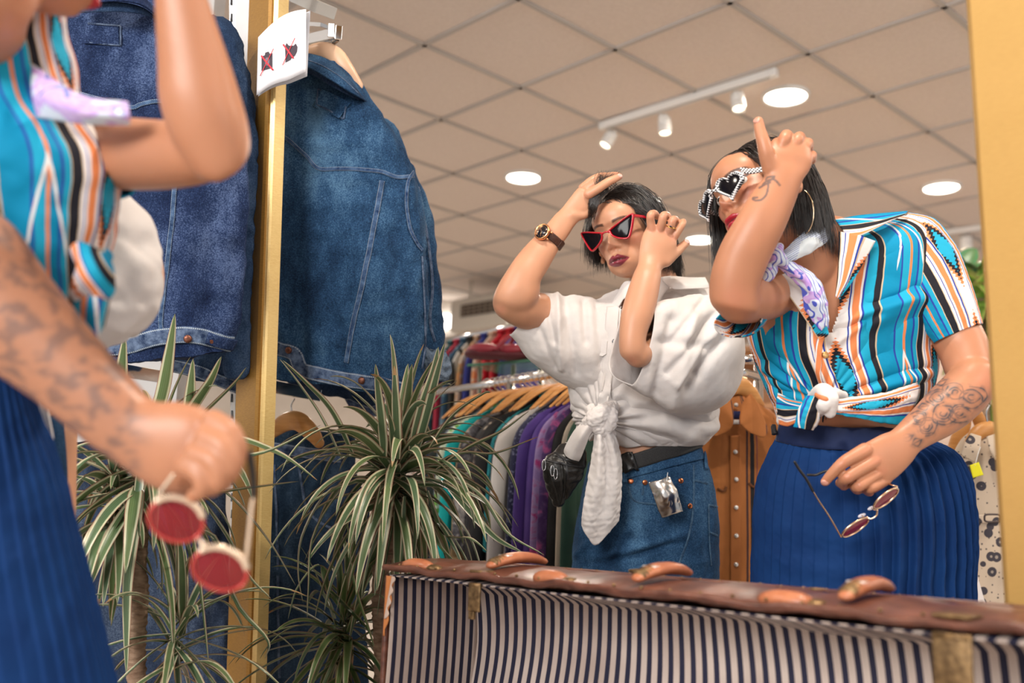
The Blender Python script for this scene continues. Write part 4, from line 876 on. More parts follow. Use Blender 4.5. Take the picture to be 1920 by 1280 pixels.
cs = dialring(dc, [(-.002, .010), (-.002, .0185), (.003, .0200), (.0065, .0195), (.0080, .0180), (.0078, .0165), (.0070, .0160)], m_rose, 'case')
dialring(dc, [(.0068, .0162), (.0076, .0162), (.0078, .001)], mat('black_dial', (.012, .010, .012), .15), 'dial')
for k in range(12):
    a = k * PI / 6; q = dc + dn * .0079 + (du * math.cos(a) + dv * math.sin(a)) * .0135; V, F = cyl(q, q - (du * math.cos(a) + dv * math.sin(a)) * .0022, .00035, 6); obj('hour_marker', V, F, m_rose, w)
for a, l in ((.9, .009), (3.6, .012)):
    V, F = cyl(dc + dn * .0083, dc + dn * .0083 + (du * math.cos(a) + dv * math.sin(a)) * l, .0004, 6); obj('hand', V, F, m_rose, w)
V, F = cyl(dc + dn * .003 + dv * .019, dc + dn * .003 + dv * .0235, .0026, 12); obj('crown', V, F, m_rose, w)
for s in (-1, 1):
    for s2 in (-1, 1):
        q = dc + dn * .0005 + dv * s * .0185 + du * s2 * .0085; V, F = cyl(q, q + dv * s * .004 - dn * .004, .0021, 10); obj('lug', V, F, m_rose, w)
w.parent = None
ring = thing('gold_ring', 'thin gold ring with a dark stone on the ring finger beside the red sunglasses', 'ring', W(1258, 423, 2.18))
rc = W(1257.5, 424.5, 2.182); ra = nrm(W(1261, 414, 2.18) - W(1253, 436, 2.19)); r1 = nrm(np.cross(ra, rc - CAMP)); r2 = np.cross(ra, r1); a = np.linspace(0, 2 * PI, 48)
C = np.array([rc + r1 * math.cos(k) * .0108 + r2 * math.sin(k) * .0108 for k in a]); V, F = tube(np.concatenate([C, np.full((48, 1), .0011)], 1), 60, 10, world=True); obj('band', V, F, mat('yellow_gold', (.85, .55, .15), .2, 1.0), ring)
rn = nrm(CAMP - rc); V, F = ellipsoid(rc + rn * .0112, ra * .0018, np.cross(ra, rn) * .0032, rn * .0018, 12); obj('stone', V, F, mat('dark_gem', (.03, .02, .04), .05), ring)
# ---- white shirt
TA_ = [(1150, 545, 1300, 522, 2.37, .40), (1112, 566, 1330, 540, 2.37, .46), (1072, 590, 1352, 580, 2.37, .50), (1062, 640, 1350, 640, 2.37, .52), (1064, 700, 1345, 700, 2.37, .55), (1070, 750, 1346, 755, 2.37, .58), (1078, 790, 1346, 790, 2.37, .60), (1096, 812, 1336, 815, 2.37, .60), (1118, 828, 1322, 832, 2.37, .58)]
V, F, u, v = shell(TA_, 150, 260, 2.2); k = len(V)
N = vnormals(V, F); px, py, d = proj(V)
def fold(px, py, a, b, w): return np.exp(-(dist_lines(px, py, [[a, b]]) / w) ** 2)
front = d < 2.37
kx, ky = 1128, 790; ang = np.arctan2(py - ky, px - kx); rr = np.hypot(px - kx, py - ky)
rad = np.sin(ang * 15 + 1.5 * np.sin(ang * 4)) * np.exp(-rr / 90) * np.clip(rr / 25, 0, 1)
amp = .010 * rad * front + .005 * wav(V, .14, 2) + .002 * wav(V, .05, 12, aniso=(1, 1, .6)) + .0006 * wav(V, .022, 7)
for a, b, w_, s in (((1145, 760), (1290, 815), 16, .014), ((1150, 740), (1330, 790), 12, -.010), ((1170, 700), (1320, 720), 18, .012), ((1075, 660), (1115, 770), 10, .010), ((1090, 700), (1120, 775), 7, -.008), ((1250, 780), (1345, 800), 14, .012)): amp = amp + s * fold(px, py, a, b, w_) * front
amp = amp * np.where(np.arange(k) < k // 2, 1, 1)
V = V + N * amp[:, None]
px, py, d = proj(V); vneck = inpoly(px, py, [(1150, 500), (1172, 540), (1166, 575), (1166, 600), (1180, 560), (1230, 515), (1240, 480)]) & front
keep = ~vneck; F = [f for f in F if keep[f].all()] if False else [f for f in F if all(keep[i] for i in f)]
ws = obj('shirt', V, F, m_white_cloth, pA, attrs={'su': u, 'sv': v}, label='white short-sleeved shirt knotted at the waist')
bws = bvh((V, F))
def sleeve(R, seed, amp, sc_, parent, m, name, folds=(), n=70, m_=120, aniso=None, lip=0):
    def disp(Vo, g):
        N = vnormals(Vo, g.tolist()); px, py, d = proj(Vo); a = amp * wav(Vo, sc_, seed, aniso=aniso) + .0006 * wav(Vo, .02, seed + 5)
        for p, q, w_, s in folds: a = a + s * fold(px, py, p, q, w_)
        Vo = Vo + N * a[:, None]
        if lip: i = np.arange(len(Vo)) // m_ / (n - 1); Vo = Vo + ((np.clip((i - .45) / .55, 0, 1) ** 1.5 * lip) * (N @ nrm(CAMP - Vo.mean(0)) > -.1) * np.clip(N @ nrm(CAMP - Vo.mean(0)) + .1, 0, 1))[:, None] * np.array([1.0, 0, -.25])
        return Vo
    V, F, u, v = shell(R, n, m_, displace=disp); o = obj(name, V, F, m, parent, attrs={'su': u, 'sv': v}); return (V, F), o
sl1, _ = sleeve([(1140, 560, 1140, 740, 2.36, .6), (1105, 556, 1100, 742, 2.35, .66), (1070, 553, 1060, 722, 2.34, .70), (1040, 552, 1025, 700, 2.33, .70), (1018, 548, 990, 672, 2.32, .64), (1005, 546, 955, 628, 2.31, .60)], 21, .003, .11, ws, m_white_cloth, 'sleeve', (((1005, 600), (1040, 690), 5, .005), ((1022, 560), (1040, 640), 5, .006), ((1120, 565), (1130, 680), 9, .009), ((1060, 560), (1080, 700), 9, .010), ((1045, 556), (1052, 690), 6, -.008), ((1095, 565), (1100, 640), 7, .008)), lip=.05)
sl2, _ = sleeve([(1365, 640, 1330, 640, 2.36, .4), (1366, 600, 1348, 745, 2.33, .55), (1345, 562, 1320, 772, 2.28, .60), (1312, 552, 1282, 774, 2.24, .58), (1282, 556, 1245, 762, 2.20, .54), (1254, 561, 1212, 744, 2.17, .44), (1222, 576, 1183, 722, 2.15, .36)], 22, .004, .12, ws, m_white_cloth, 'sleeve', (((1340, 590), (1255, 700), 7, .010), ((1355, 640), (1290, 730), 8, .012), ((1320, 560), (1262, 640), 6, .008), ((1350, 610), (1268, 720), 6, -.008), ((1262, 600), (1230, 740), 12, .014), ((1300, 590), (1262, 755), 12, -.012), ((1330, 600), (1310, 700), 12, .010), ((1240, 640), (1330, 650), 10, .008)), n=90, lip=-.065)
bs1, bs2 = bvh(sl1), bvh(sl2)
m_wseam = woven('white_hem', (.66, .62, .59), (.74, .70, .68), .65, .6, 60)
# collar of the white shirt
c1 = strip_surface([[(1236, 520, 2.30), (1262, 518, 2.30), (1290, 520, 2.31), (1322, 520, 2.33)], [(1246, 530, 2.275), (1268, 531, 2.27), (1296, 532, 2.29), (1328, 532, 2.32)], [(1256, 538, 2.27), (1268, 542, 2.265), (1300, 541, 2.285), (1330, 540, 2.32)]], 40, 12, .002)
obj('collar', c1[0], c1[1], m_white_cloth, ws)
c2 = strip_surface([[(1190, 528, 2.29), (1172, 528, 2.30), (1160, 545, 2.31), (1148, 568, 2.31)], [(1180, 560, 2.28), (1170, 560, 2.285), (1160, 575, 2.29), (1146, 596, 2.30)]], 40, 12, .002)
obj('collar', c2[0], c2[1], m_white_cloth, ws)
c3 = strip_surface([[(1225, 530, 2.30), (1240, 520, 2.29), (1258, 517, 2.29)], [(1232, 575, 2.27), (1245, 550, 2.27), (1258, 536, 2.275)]], 20, 8, .002)
obj('collar_stand', c3[0], c3[1], m_white_cloth, ws)
drapes(bws, 'placket', [[(1150, 575), (1146, 620), (1142, 670), (1136, 730), (1130, 775)]], .030, m_white_cloth, ws, .002, .0016, n=60)
drapes(bws, 'placket_edge', [[(1164, 580), (1158, 640), (1150, 700), (1138, 760)]], .004, m_wseam, ws, .004, .0012)
drapes(bws, 'pocket_seam', [[(1084, 658), (1080, 700), (1078, 728)], [(1140, 662), (1134, 700), (1128, 732)]], .003, m_wseam, ws, .002, .001, n=30)
V, F = patch_poly(bws, [(1083, 632), (1092, 624), (1140, 640), (1139, 663), (1130, 668), (1112, 664), (1096, 660), (1082, 658)], .006, .0015); obj('pocket_flap', V, F, m_white_cloth, ws, smooth=False)
m_snap = mat('grey_snap', (.25, .26, .28), .25, .8)
for x, y in ((1096, 647), (1152, 640), (1134, 784)):
    V, F = disc_on(bws, x, y, .0058, .007, 16); o = obj('button', V, F, m_snap, ws)
# knot and tails
knot = remesh([tube([(1150, 762, 2.24, 12), (1132, 772, 2.215, 17), (1112, 788, 2.21, 17), (1100, 800, 2.22, 12)], 30, 24, .8), tube([(1108, 765, 2.25, 10), (1118, 790, 2.215, 15), (1132, 808, 2.215, 15), (1146, 812, 2.23, 10)], 30, 24, .8), tube([(1140, 760, 2.23, 9), (1148, 782, 2.21, 11), (1140, 804, 2.21, 10), (1124, 812, 2.22, 10)], 30, 20, .9)], .0022, 2)
obj('knot', clothify(*knot, .002, .03, 5), knot[1], m_white_cloth, ws)
t1 = strip_surface([[(1116, 800, 2.22), (1112, 840, 2.215), (1102, 900, 2.21), (1093, 950, 2.21), (1090, 985, 2.22)], [(1124, 806, 2.205), (1124, 850, 2.19), (1120, 910, 2.19), (1110, 965, 2.20), (1100, 1004, 2.21)], [(1130, 806, 2.215), (1138, 850, 2.205), (1136, 910, 2.205), (1128, 970, 2.21), (1116, 1022, 2.22)], [(1138, 806, 2.205), (1152, 850, 2.195), (1154, 910, 2.20), (1148, 960, 2.21), (1138, 1002, 2.22)], [(1144, 800, 2.22), (1160, 835, 2.22), (1166, 880, 2.22), (1164, 935, 2.22), (1160, 976, 2.23)]], 70, 50, .0025)
obj('tie_tail', t1[0] + vnormals(*t1) * (.0012 * wav(t1[0], .02, 4))[:, None], t1[1], m_white_cloth, ws)
t2 = strip_surface([[(1120, 780, 2.22), (1098, 788, 2.22), (1078, 806, 2.23), (1060, 838, 2.25), (1058, 852, 2.26)], [(1118, 790, 2.205), (1100, 802, 2.20), (1088, 820, 2.20), (1075, 848, 2.22), (1070, 860, 2.23)], [(1118, 800, 2.215), (1106, 815, 2.21), (1098, 835, 2.215), (1090, 856, 2.23), (1085, 864, 2.24)]], 50, 24, .0025)
obj('tie_tail', t2[0], t2[1], m_white_cloth, ws)
# ---- jeans and strap
m_jean = denim('worn_jeans', (.010, .032, .075), (.022, .068, .15), (.07, .16, .28), 9, 9.0)
jn = [(1102, 868, 1312, 836, 2.385, .62), (1096, 900, 1328, 872, 2.385, .64), (1086, 950, 1342, 930, 2.385, .64), (1076, 1010, 1347, 1000, 2.385, .62), (1072, 1060, 1347, 1060, 2.385, .60), (1072, 1110, 1346, 1110, 2.385, .56), (1080, 1160, 1340, 1160, 2.385, .50)]
zc = lambda y: y
leg1 = loft([(1074, 1090, 1214, 1100, 2.38, .9), (1080, 1200, 1206, 1200, 2.38, .85), (1092, 1400, 1196, 1400, 2.37, .8), (1100, 1600, 1184, 1600, 2.37, .8)], 40, 40); leg2 = loft([(1206, 1100, 1346, 1095, 2.39, .9), (1216, 1200, 1338, 1200, 2.40, .85), (1228, 1400, 1326, 1400, 2.41, .8), (1236, 1600, 1318, 1600, 2.42, .8)], 40, 40)
jv, jf = remesh([loft(jn, 60, 80, 2.3), leg1, leg2], .004, 6)
px, py, d = proj(jv); N = vnormals(jv, jf); fr_ = d < 2.385
amp = .002 * wav(jv, .08, 3) + .0012 * wav(jv, .03, 5)
for a, b, w_, s in (((1130, 1045), (1290, 1000), 8, .006), ((1140, 1056), (1260, 1020), 5, -.006), ((1150, 1060), (1180, 1010), 10, -.012), ((1080, 1040), (1110, 1010), 6, .006), ((1100, 1060), (1150, 1046), 8, -.005), ((1190, 1075), (1320, 1050), 10, .004)): amp = amp + s * fold(px, py, a, b, w_) * fr_
jv = jv + N * amp[:, None]; je = obj('jeans', jv, jf, m_jean, pA, label='high-waisted blue jeans'); bj = bvh((jv, jf))
for nm, z0 in (('shoe', 0), ('shoe', 1)):
    c = W(1142 if z0 == 0 else 1277, 1640, 2.35); c[2] = .045; V, F = remesh([ellipsoid(c + [0, 0, 0], (.042, .06, .045)), ellipsoid(c + [-.01, -.09, -.01], (.044, .08, .034))], .004, 4); V[:, 2] = np.maximum(V[:, 2], .001); obj(nm, V, F, mat('black_shoe', (.02, .02, .02), .5), pA)
drapes(bj, 'waistband', [[(1168, 884), (1200, 876), (1250, 862), (1290, 852), (1316, 846)]], .038, m_jean, je, .002, .0018, n=50)
m_jst = stitched('jeans_stitching', (.012, .045, .10), (.08, .17, .28))
drapes(bj, 'stitching', [[(1180, 890), (1230, 880), (1290, 865), (1316, 860)], [(1177, 910), (1186, 935), (1205, 943), (1240, 944), (1270, 938)], [(1206, 905), (1205, 928)], [(1300, 870), (1300, 940), (1292, 1000), (1272, 1060)], [(1328, 945), (1329, 1000), (1333, 1060)], [(1327, 946), (1347, 950)], [(1328, 996), (1345, 1004)], [(1302, 900), (1326, 906)]], .004, m_jst, je, .0012, .0006, n=40)
drapes(bj, 'belt_loop', [[(1172, 868), (1171, 905)], [(1318, 842), (1322, 880)]], .012, m_jean, je, .005, .0018, n=16)
m_riv = mat('copper_rivet', (.65, .22, .10), .3, 1.0)
for x, y in ((1183, 902), (1209, 904), (1276, 901), (1293, 948)):
    V, F = disc_on(bj, x, y, .0062, .004, 16); obj('rivet', V, F, m_riv, je)
m_web = noisy('black_webbing', (.010, .010, .011), (.03, .03, .03), 500, .6, .4, 500)
fp = thing('waist_bag', 'black leather waist bag with zips strapped at the hip of the jeans', 'bag', W(1055, 890, 2.25))
bcomb = bvh((jv, jf), (VA, FA.tolist()))
r_ = drape(bcomb, [(1110, 880), (1150, 876), (1180, 868), (1230, 852), (1270, 840), (1300, 828), (1318, 822)], .036, .008, 60, .0015); obj('strap', r_[0], r_[1], m_web, fp)
r_ = drape(bcomb, [(1168, 872), (1180, 868), (1192, 864)], .046, .013, 12, .003); obj('buckle', r_[0], r_[1], mat('black_plastic', (.008, .008, .008), .3), fp)
m_leath = noisy('black_leather', (.006, .006, .006), (.02, .019, .018), 30, .32, .5, 70, dist=.004)
bag = remesh([loft([(1030, 846, 1098, 838, 2.27, .35), (1018, 866, 1100, 858, 2.27, .50), (1018, 890, 1096, 885, 2.265, .55), (1024, 915, 1080, 912, 2.265, .5), (1034, 940, 1062, 940, 2.27, .5), (1042, 950, 1052, 950, 2.28, .5)], 40, 50, 2.5, round_ends=(.1, .1)), loft([(1048, 836, 1080, 828, 2.29, .5), (1036, 850, 1098, 842, 2.28, .5), (1030, 864, 1100, 858, 2.27, .5)], 16, 30)], .0025, 3)
V = bag[0]; px, py, d = proj(V); N = vnormals(*bag); amp = .002 * wav(V, .03, 8) - .004 * fold(px, py, (1052, 870), (1062, 940), 3) - .003 * fold(px, py, (1040, 856), (1100, 880), 3); V = V + N * amp[:, None]
obj('pouch', V, bag[1], m_leath, fp); bb = bvh((V, bag[1]))
drapes(bb, 'zip', [[(1024, 862), (1050, 868), (1080, 874), (1096, 876)]], .006, m_dark, fp, .001, .0012); drapes(bb, 'zip', [[(1040, 848), (1054, 856), (1062, 872), (1064, 900)]], .006, m_dark, fp, .001, .0012)
drapes(bb, 'piping', [[(1030, 880), (1040, 915), (1048, 945)], [(1060, 880), (1058, 915), (1052, 945)]], .004, m_leath, fp, .001, .002)
for x, y in ((1036, 872), (1042, 878), (1020, 862)):
    p = W(x, y, 2.235); a = np.linspace(0, 2 * PI, 20); C = np.array([p + [math.cos(k) * .004, 0, -.012 + math.sin(k) * .012] for k in a]); V, F = tube(np.concatenate([C, np.full((20, 1), .0008)], 1), 40, 8, world=True); obj('zip_pull', V, F, mat('silver', (.6, .6, .62), .2, 1.0), fp)
# silver tag
tg = thing('price_tag', 'silver foil tag hanging from the front pocket of the jeans', 'tag', W(1248, 930, 2.2))
s_ = strip_surface([[(1217, 905, 2.235), (1228, 938, 2.225), (1241, 971, 2.23)], [(1236, 900, 2.225), (1250, 930, 2.21), (1262, 964, 2.22)], [(1254, 893, 2.235), (1270, 922, 2.225), (1280, 958, 2.23)]], 30, 20, .0008)
t = NT('silver_foil'); t.set(Base_Color=(.62, .60, .58), Metallic=1.0, Roughness=.25); t.bump(t.noise(16, t.coord(), 2), .5, .02); obj('foil_card', s_[0] + vnormals(*s_) * (.002 * wav(s_[0], .03, 9))[:, None], s_[1], t.m, tg)
V, F = tube([(1252, 886, 2.22, .8), (1251, 893, 2.22, .8), (1250, 902, 2.22, .8)], 8, 6); obj('string', V, F, mat('clear_string', (.7, .7, .7), .3), tg)
# ================================================================= reflected woman in the striped shirt
LB = dict(bridge=(0, .107, -.008), nose=(0, .121, -.038), mouth=(0, .104, -.072), hair=(0, .070, .078), ll=(-.036, .102, -.015), lr=(.036, .102, -.015), earl=(-.074, -.012, .010))
PB = dict(bridge=(1341, 356), nose=(1336, 386), mouth=(1366, 407), hair=(1362, 268), ll=(1362, 344), lr=(1322, 384), earl=(1491, 350))
RB, tB = pose_dict(LB, PB, 1.85, .8, [1, 1.2, 1.2, .4, 2, 2, .5])
skinB = (.44, .195, .105)
parts = [(to_world(HEADF[0], RB, tB), HEADF[1])] + [(to_world(e[0], RB, tB), e[1]) for e in (ear_local(-1), ear_local(1))]
parts += [tube([(1440, 405, 1.87, 56), (1478, 450, 1.89, 54), (1510, 500, 1.92, 60)], 30, 40, .95), tube([(1420, 420, 1.86, 40), (1500, 440, 1.9, 46), (1570, 450, 1.95, 44)], 24, 32),
          loft([(1440, 480, 1640, 420, 1.96, .40), (1405, 540, 1735, 440, 1.97, .48), (1402, 600, 1745, 540, 1.97, .52), (1420, 660, 1738, 620, 1.97, .55), (1445, 720, 1735, 690, 1.97, .58), (1462, 780, 1725, 760, 1.97, .60), (1475, 840, 1722, 830, 1.97, .55), (1470, 900, 1735, 890, 1.97, .52)], 70, 72, 2.3, round_ends=(.08, .08)),
          # raised arm
          tube([(1450, 545, 1.92, 50), (1420, 556, 1.83, 48), (1385, 562, 1.77, 46)], 24, 40, .95),
          loft([(1352, 600, 1412, 604, 1.76, .95), (1333, 568, 1423, 582, 1.76, .95), (1330, 545, 1424, 556, 1.755, .92), (1333, 516, 1424, 536, 1.75, .90), (1343, 480, 1436, 502, 1.745, .85), (1358, 446, 1452, 468, 1.74, .82), (1379, 411, 1468, 436, 1.735, .78), (1400, 376, 1482, 402, 1.735, .74), (1420, 348, 1494, 370, 1.735, .68), (1437, 322, 1504, 340, 1.735, .60), (1433, 304, 1516, 322, 1.74, .46), (1432, 284, 1523, 302, 1.745, .42), (1446, 264, 1518, 276, 1.75, .40), (1458, 256, 1508, 264, 1.752, .36)], 140, 56, 2.1, round_ends=(.08, .04)),
          finger([(1446, 316), (1438, 292), (1432, 268), (1426, 248), (1422, 228)], [1.735, 1.73, 1.73, 1.735, 1.74], 17, 9.6, 26),
          finger([(1466, 276), (1472, 258), (1476, 254), (1480, 264)], [1.742, 1.742, 1.765, 1.79], 13, 10), finger([(1488, 278), (1496, 261), (1500, 257), (1502, 268)], [1.744, 1.746, 1.768, 1.79], 12, 9.5),
          finger([(1504, 286), (1512, 272), (1516, 268), (1516, 278)], [1.748, 1.752, 1.772, 1.79], 11, 9), finger([(1508, 304), (1519, 295), (1523, 291), (1522, 300)], [1.75, 1.755, 1.772, 1.79], 10.5, 8.5),
          # lowered arm
          tube([(1700, 500, 1.95, 48), (1755, 570, 1.93, 48), (1800, 640, 1.90, 46), (1818, 690, 1.87, 44)], 40, 44, .95),
          loft([(1810, 660, 1866, 690, 1.86, 1.0), (1785, 690, 1868, 708, 1.85, .95), (1772, 704, 1860, 742, 1.84, .92), (1752, 724, 1842, 768, 1.825, .88), (1733, 745, 1812, 796, 1.81, .85), (1712, 768, 1778, 818, 1.795, .80), (1690, 790, 1745, 834, 1.78, .74), (1672, 806, 1722, 848, 1.77, .64), (1655, 813, 1707, 868, 1.762, .50), (1634, 824, 1686, 890, 1.755, .42), (1616, 834, 1668, 904, 1.75, .38), (1608, 842, 1660, 906, 1.75, .36)], 130, 56, 2.1, round_ends=(.08, .04)),
          finger([(1622, 844), (1600, 856), (1580, 868), (1560, 888), (1547, 903)], [1.745, 1.738, 1.732, 1.738, 1.745], 14.5, 8.6, 26), finger([(1640, 864), (1616, 878), (1590, 894), (1580, 902), (1582, 910)], [1.745, 1.738, 1.73, 1.745, 1.76], 14, 9.5, 24),
          finger([(1650, 884), (1630, 898), (1610, 911), (1604, 914), (1608, 918)], [1.748, 1.742, 1.735, 1.755, 1.77], 13, 9.5, 22), finger([(1660, 898), (1646, 908), (1634, 915), (1626, 918), (1630, 922)], [1.752, 1.745, 1.74, 1.758, 1.772], 12, 9, 22),
          finger([(1660, 850), (1625, 880), (1595, 900), (1575, 905)], [1.775, 1.775, 1.77, 1.765], 13, 9)]
ink1 = [[(1436, 337), (1440, 332), (1452, 331), (1442, 340)], [(1428, 350), (1434, 342), (1446, 336), (1454, 338), (1462, 347)], [(1440, 340), (1440, 352), (1436, 366), (1426, 375), (1414, 375), (1412, 371), (1420, 370)], [(1424, 352), (1434, 346), (1444, 342)]]
rg = np.random.RandomState(11); ink2 = []
for cx, cy, r in ((1822, 745, 26), (1790, 735, 22), (1770, 775, 26), (1738, 800, 22), (1800, 775, 22), (1760, 745, 20), (1722, 785, 18)):      # roses
    for q in range(4):
        a0 = rg.uniform(0, 6.3); rr = r * (.25 + .25 * q); ink2.append([(cx + rr * math.cos(a0 + k * .8) * (1 + .28 * math.sin(5 * k + q)), cy + rr * .8 * math.sin(a0 + k * .8)) for k in range(6)])
for x, y in ((1700, 800), (1712, 816), (1728, 824), (1705, 790), (1750, 715), (1775, 712), (1690, 808), (1742, 760)):                       # leaves
    a = rg.uniform(-2.8, -2.2); L = rg.uniform(18, 30); e = (x + L * math.cos(a), y - L * math.sin(a) * .5); n_ = (5 * math.sin(a), 6)
    ink2 += [[(x, y), ((x + e[0]) / 2 + 3, (y + e[1]) / 2 + 7), e], [(x, y), ((x + e[0]) / 2 - 3, (y + e[1]) / 2 - 6), e], [(x, y), e]]
def colB(V):
    col, gl, q = face_colors(V, RB, tB, skinB, (.42, .010, .035), (.025, .012, .008), True)
    px, py, d = proj(V); n = wav(V, .05, 3)[:, None]; col = col * (1 + .05 * n); kn = np.zeros(len(V))
    for x, y, r in ((1380, 560, 30), (1471, 252, 9), (1497, 257, 9), (1515, 266, 8), (1524, 290, 8), (1620, 840, 12), (1642, 862, 11), (1655, 882, 10), (1580, 870, 9), (1590, 895, 9), (1610, 912, 9), (1848, 715, 22), (1424, 225, 9), (1547, 903, 9)): kn = np.maximum(kn, np.exp(-((px - x) ** 2 + (py - y) ** 2) / r ** 2))
    k_ = (kn * .35)[:, None]; col = col * (1 - k_) + np.array((.58, .20, .12)) * k_
    arm1 = (d < 1.80) & (px < 1480) & (py > 320) & (py < 385) & (q[:, 1] > -.5); w = sstep(-dist_lines(px, py, ink1), -2.8, -1.2) * arm1 * .80
    arm2 = (px > 1680) & (py > 700) & (py < 840) & (d < 1.9); dl = dist_lines(px, py, ink2); w2 = (sstep(-dl, -2.0, -.5) * .55 + .48 * sstep(-dl, -9, -1) * sstep(wav(V, .02, 6), -.5, .6)) * arm2 * sstep(px, 1690, 1720)
    w = np.maximum(w, w2)[:, None]; col = col * (1 - w) + np.array((.035, .045, .055)) * w
    s_ = ((q[:, 2] > .062) & (np.linalg.norm(q - [0, -.02, .03], axis=1) < .115) & (q[:, 1] < .070)) | ((q[:, 1] < .01) & (q[:, 2] > -.02) & (np.linalg.norm(q - [0, -.02, .03], axis=1) < .112) & (np.abs(q[:, 0]) < .078)); col[s_] = (.010, .007, .006); return col, gl
pB, VB, FB = make_person('person in a blue and orange striped tied shirt, tattooed forearm lowered, heart sunglasses on', parts, .0019, colB, soft=((1385, 560, 60), (1470, 330, 26), (1450, 300, 14), (1825, 700, 40), (1690, 825, 30), (1480, 470, 40), (1540, 470, 40)))
eyes(RB, tB, pB); FB = FB.tolist(); bvB = bvh((VB, FB)); nails(bvB, [(1418, 226, .0050)], pB, (.55, .26, .20)); nails(bvB, [(1546, 905, .0052)], pB, (.55, .26, .20))
rt = scalp_roots(4200, 15, front=.074, side=.0); L = np.where(rt[:, 0] > 0, .215, .225) + .35 * (rt[:, 2] - .05)
P1 = grow_hair(RB, tB, rt, L, 3, part=(-.012,), puff=.020, combs=(0, -.42, .04), stiff=.66, n=22, spread=.004, fl=np.where(rt[:, 0] > 0, .022, .0), cut=lambda r: -.104 + 0 * r[:, 0])
V, F, u = strands(P1, .00066, 4); obj('hair', V, F, m_hair, pB, attrs={'hu': u}, label='dark chin-length bob')
t = NT('checker_frame'); u_ = t.attr('su'); v_ = t.attr('sv'); K = 330
a_ = t.math('FLOORED_MODULO', t.math('ADD', t.math('FLOOR', t.math('MULTIPLY', u_, K)), t.math('FLOOR', t.math('MULTIPLY', v_, K))), 2.0)
t.set(Base_Color=t.mix(t.math('GREATER_THAN', a_, .5), (.82, .82, .84), (.01, .01, .015)), Roughness=.4); m_check = t.m
ROLLB = .03
th = np.linspace(0, 2 * PI, 28, endpoint=False)
heart = [(16 * math.sin(a) ** 3, 13 * math.cos(a) - 5 * math.cos(2 * a) - 2 * math.cos(3 * a) - math.cos(4 * a)) for a in th]
heart = [(-(.037 - x * .00192), z * .00195 - .015 + .004 * (-x / 16) * -1 + (.006 if False else 0)) for x, z in heart]
glasses('heart_sunglasses', 'heart-shaped sunglasses with a black and white checked frame on the woman in stripes', heart, RB, tB, (.010, -.009, .0040), (.063, .092, .003), (.078, -.005, .004), m_check, y=.108, rim=.0062, th=.006, tm=.0058, roll=ROLLB, scl=.76)
# hoop earring
ec = W(1500, 398, 1.835); a = np.linspace(0, 2 * PI, 50); e1 = nrm(W(1528, 400, 1.82) - W(1474, 398, 1.86)); e2 = nrm(W(1500, 350, 1.84) - ec); C = np.array([ec + e1 * math.cos(k) * .0272 + e2 * math.sin(k) * .044 for k in a])
V, F = tube(np.concatenate([C, np.full((50, 1), .0011)], 1), 80, 10, world=True); obj('hoop_earring', V, F, mat('pale_gold', (.9, .68, .45), .15, 1.0), pB)
# ---- skirt
SK = [(1462, 795, 1692, 795, 1.97, .66), (1459, 812, 1722, 812, 1.97, .66), (1456, 828, 1745, 826, 1.97, .66), (1440, 856, 1778, 845, 1.97, .66), (1424, 900, 1800, 880, 1.97, .68), (1416, 950, 1812, 930, 1.97, .70), (1413, 1010, 1816, 1000, 1.97, .72), (1411, 1080, 1812, 1080, 1.97, .74), (1405, 1200, 1818, 1200, 1.97, .76), (1395, 1450, 1835, 1450, 1.97, .8)]
def pleat(Vo, g, n=170, m=720):
    N = vnormals(Vo, g.tolist()); th = np.tile(np.linspace(0, 2 * PI, m, endpoint=False), n); x = np.repeat(np.linspace(0, 1, n), m)
    k = 46; ph = th * k / (2 * PI) + .25 * np.sin(th * 3 + 1) + .08 * np.sin(x * 9 + th * 5); saw = ph % 1.0; s = np.where(saw < .82, saw / .82, (1 - saw) / .18)
    px, py, d = proj(Vo); side = .25 + 1.7 * sstep(px, 1540, 1680); A = .0085 * np.clip((x - .12) / .25, 0, 1) * side + .0012 * np.clip((x - .10) / .02, 0, 1)
    return Vo + N * (A * (s - .5) + .002 * wav(Vo, .09, 4) + .0005 * wav(Vo, .02, 6))[:, None]
V, F, u, v = shell(SK, 170, 720, 2.2, displace=lambda a, b: pleat(a, b)); sk = obj('skirt', V, F, m_blue_cloth, pB, label='royal blue pleated skirt')
bk2 = bvh((V, F)); r_ = drape(bk2, [(1462, 806), (1500, 815), (1560, 822), (1620, 824), (1690, 816), (1740, 808)], .046, .003, 80, .0022); obj('waistband', r_[0], r_[1], woven('navy_band', (.003, .010, .045), (.005, .014, .06), .7, .1), sk)
r_ = drape(bk2, [(1461, 800), (1462, 816)], .012, .012, 10, .004); obj('belt_clip', r_[0], r_[1], m_dark, sk)
for x in (1490, 1700):
    lg = W(x, 1400, 2.0); V, F = remesh([cyl([lg[0], lg[1], .08], [lg[0], lg[1], .45], .04, 24, .06), ellipsoid([lg[0] - .02, lg[1] - .05, .045], (.042, .11, .045))], .005, 4); V[:, 2] = np.maximum(V[:, 2], .001); obj('shoe', V, F, mat('black_boot', (.02, .02, .02), .4), pB)
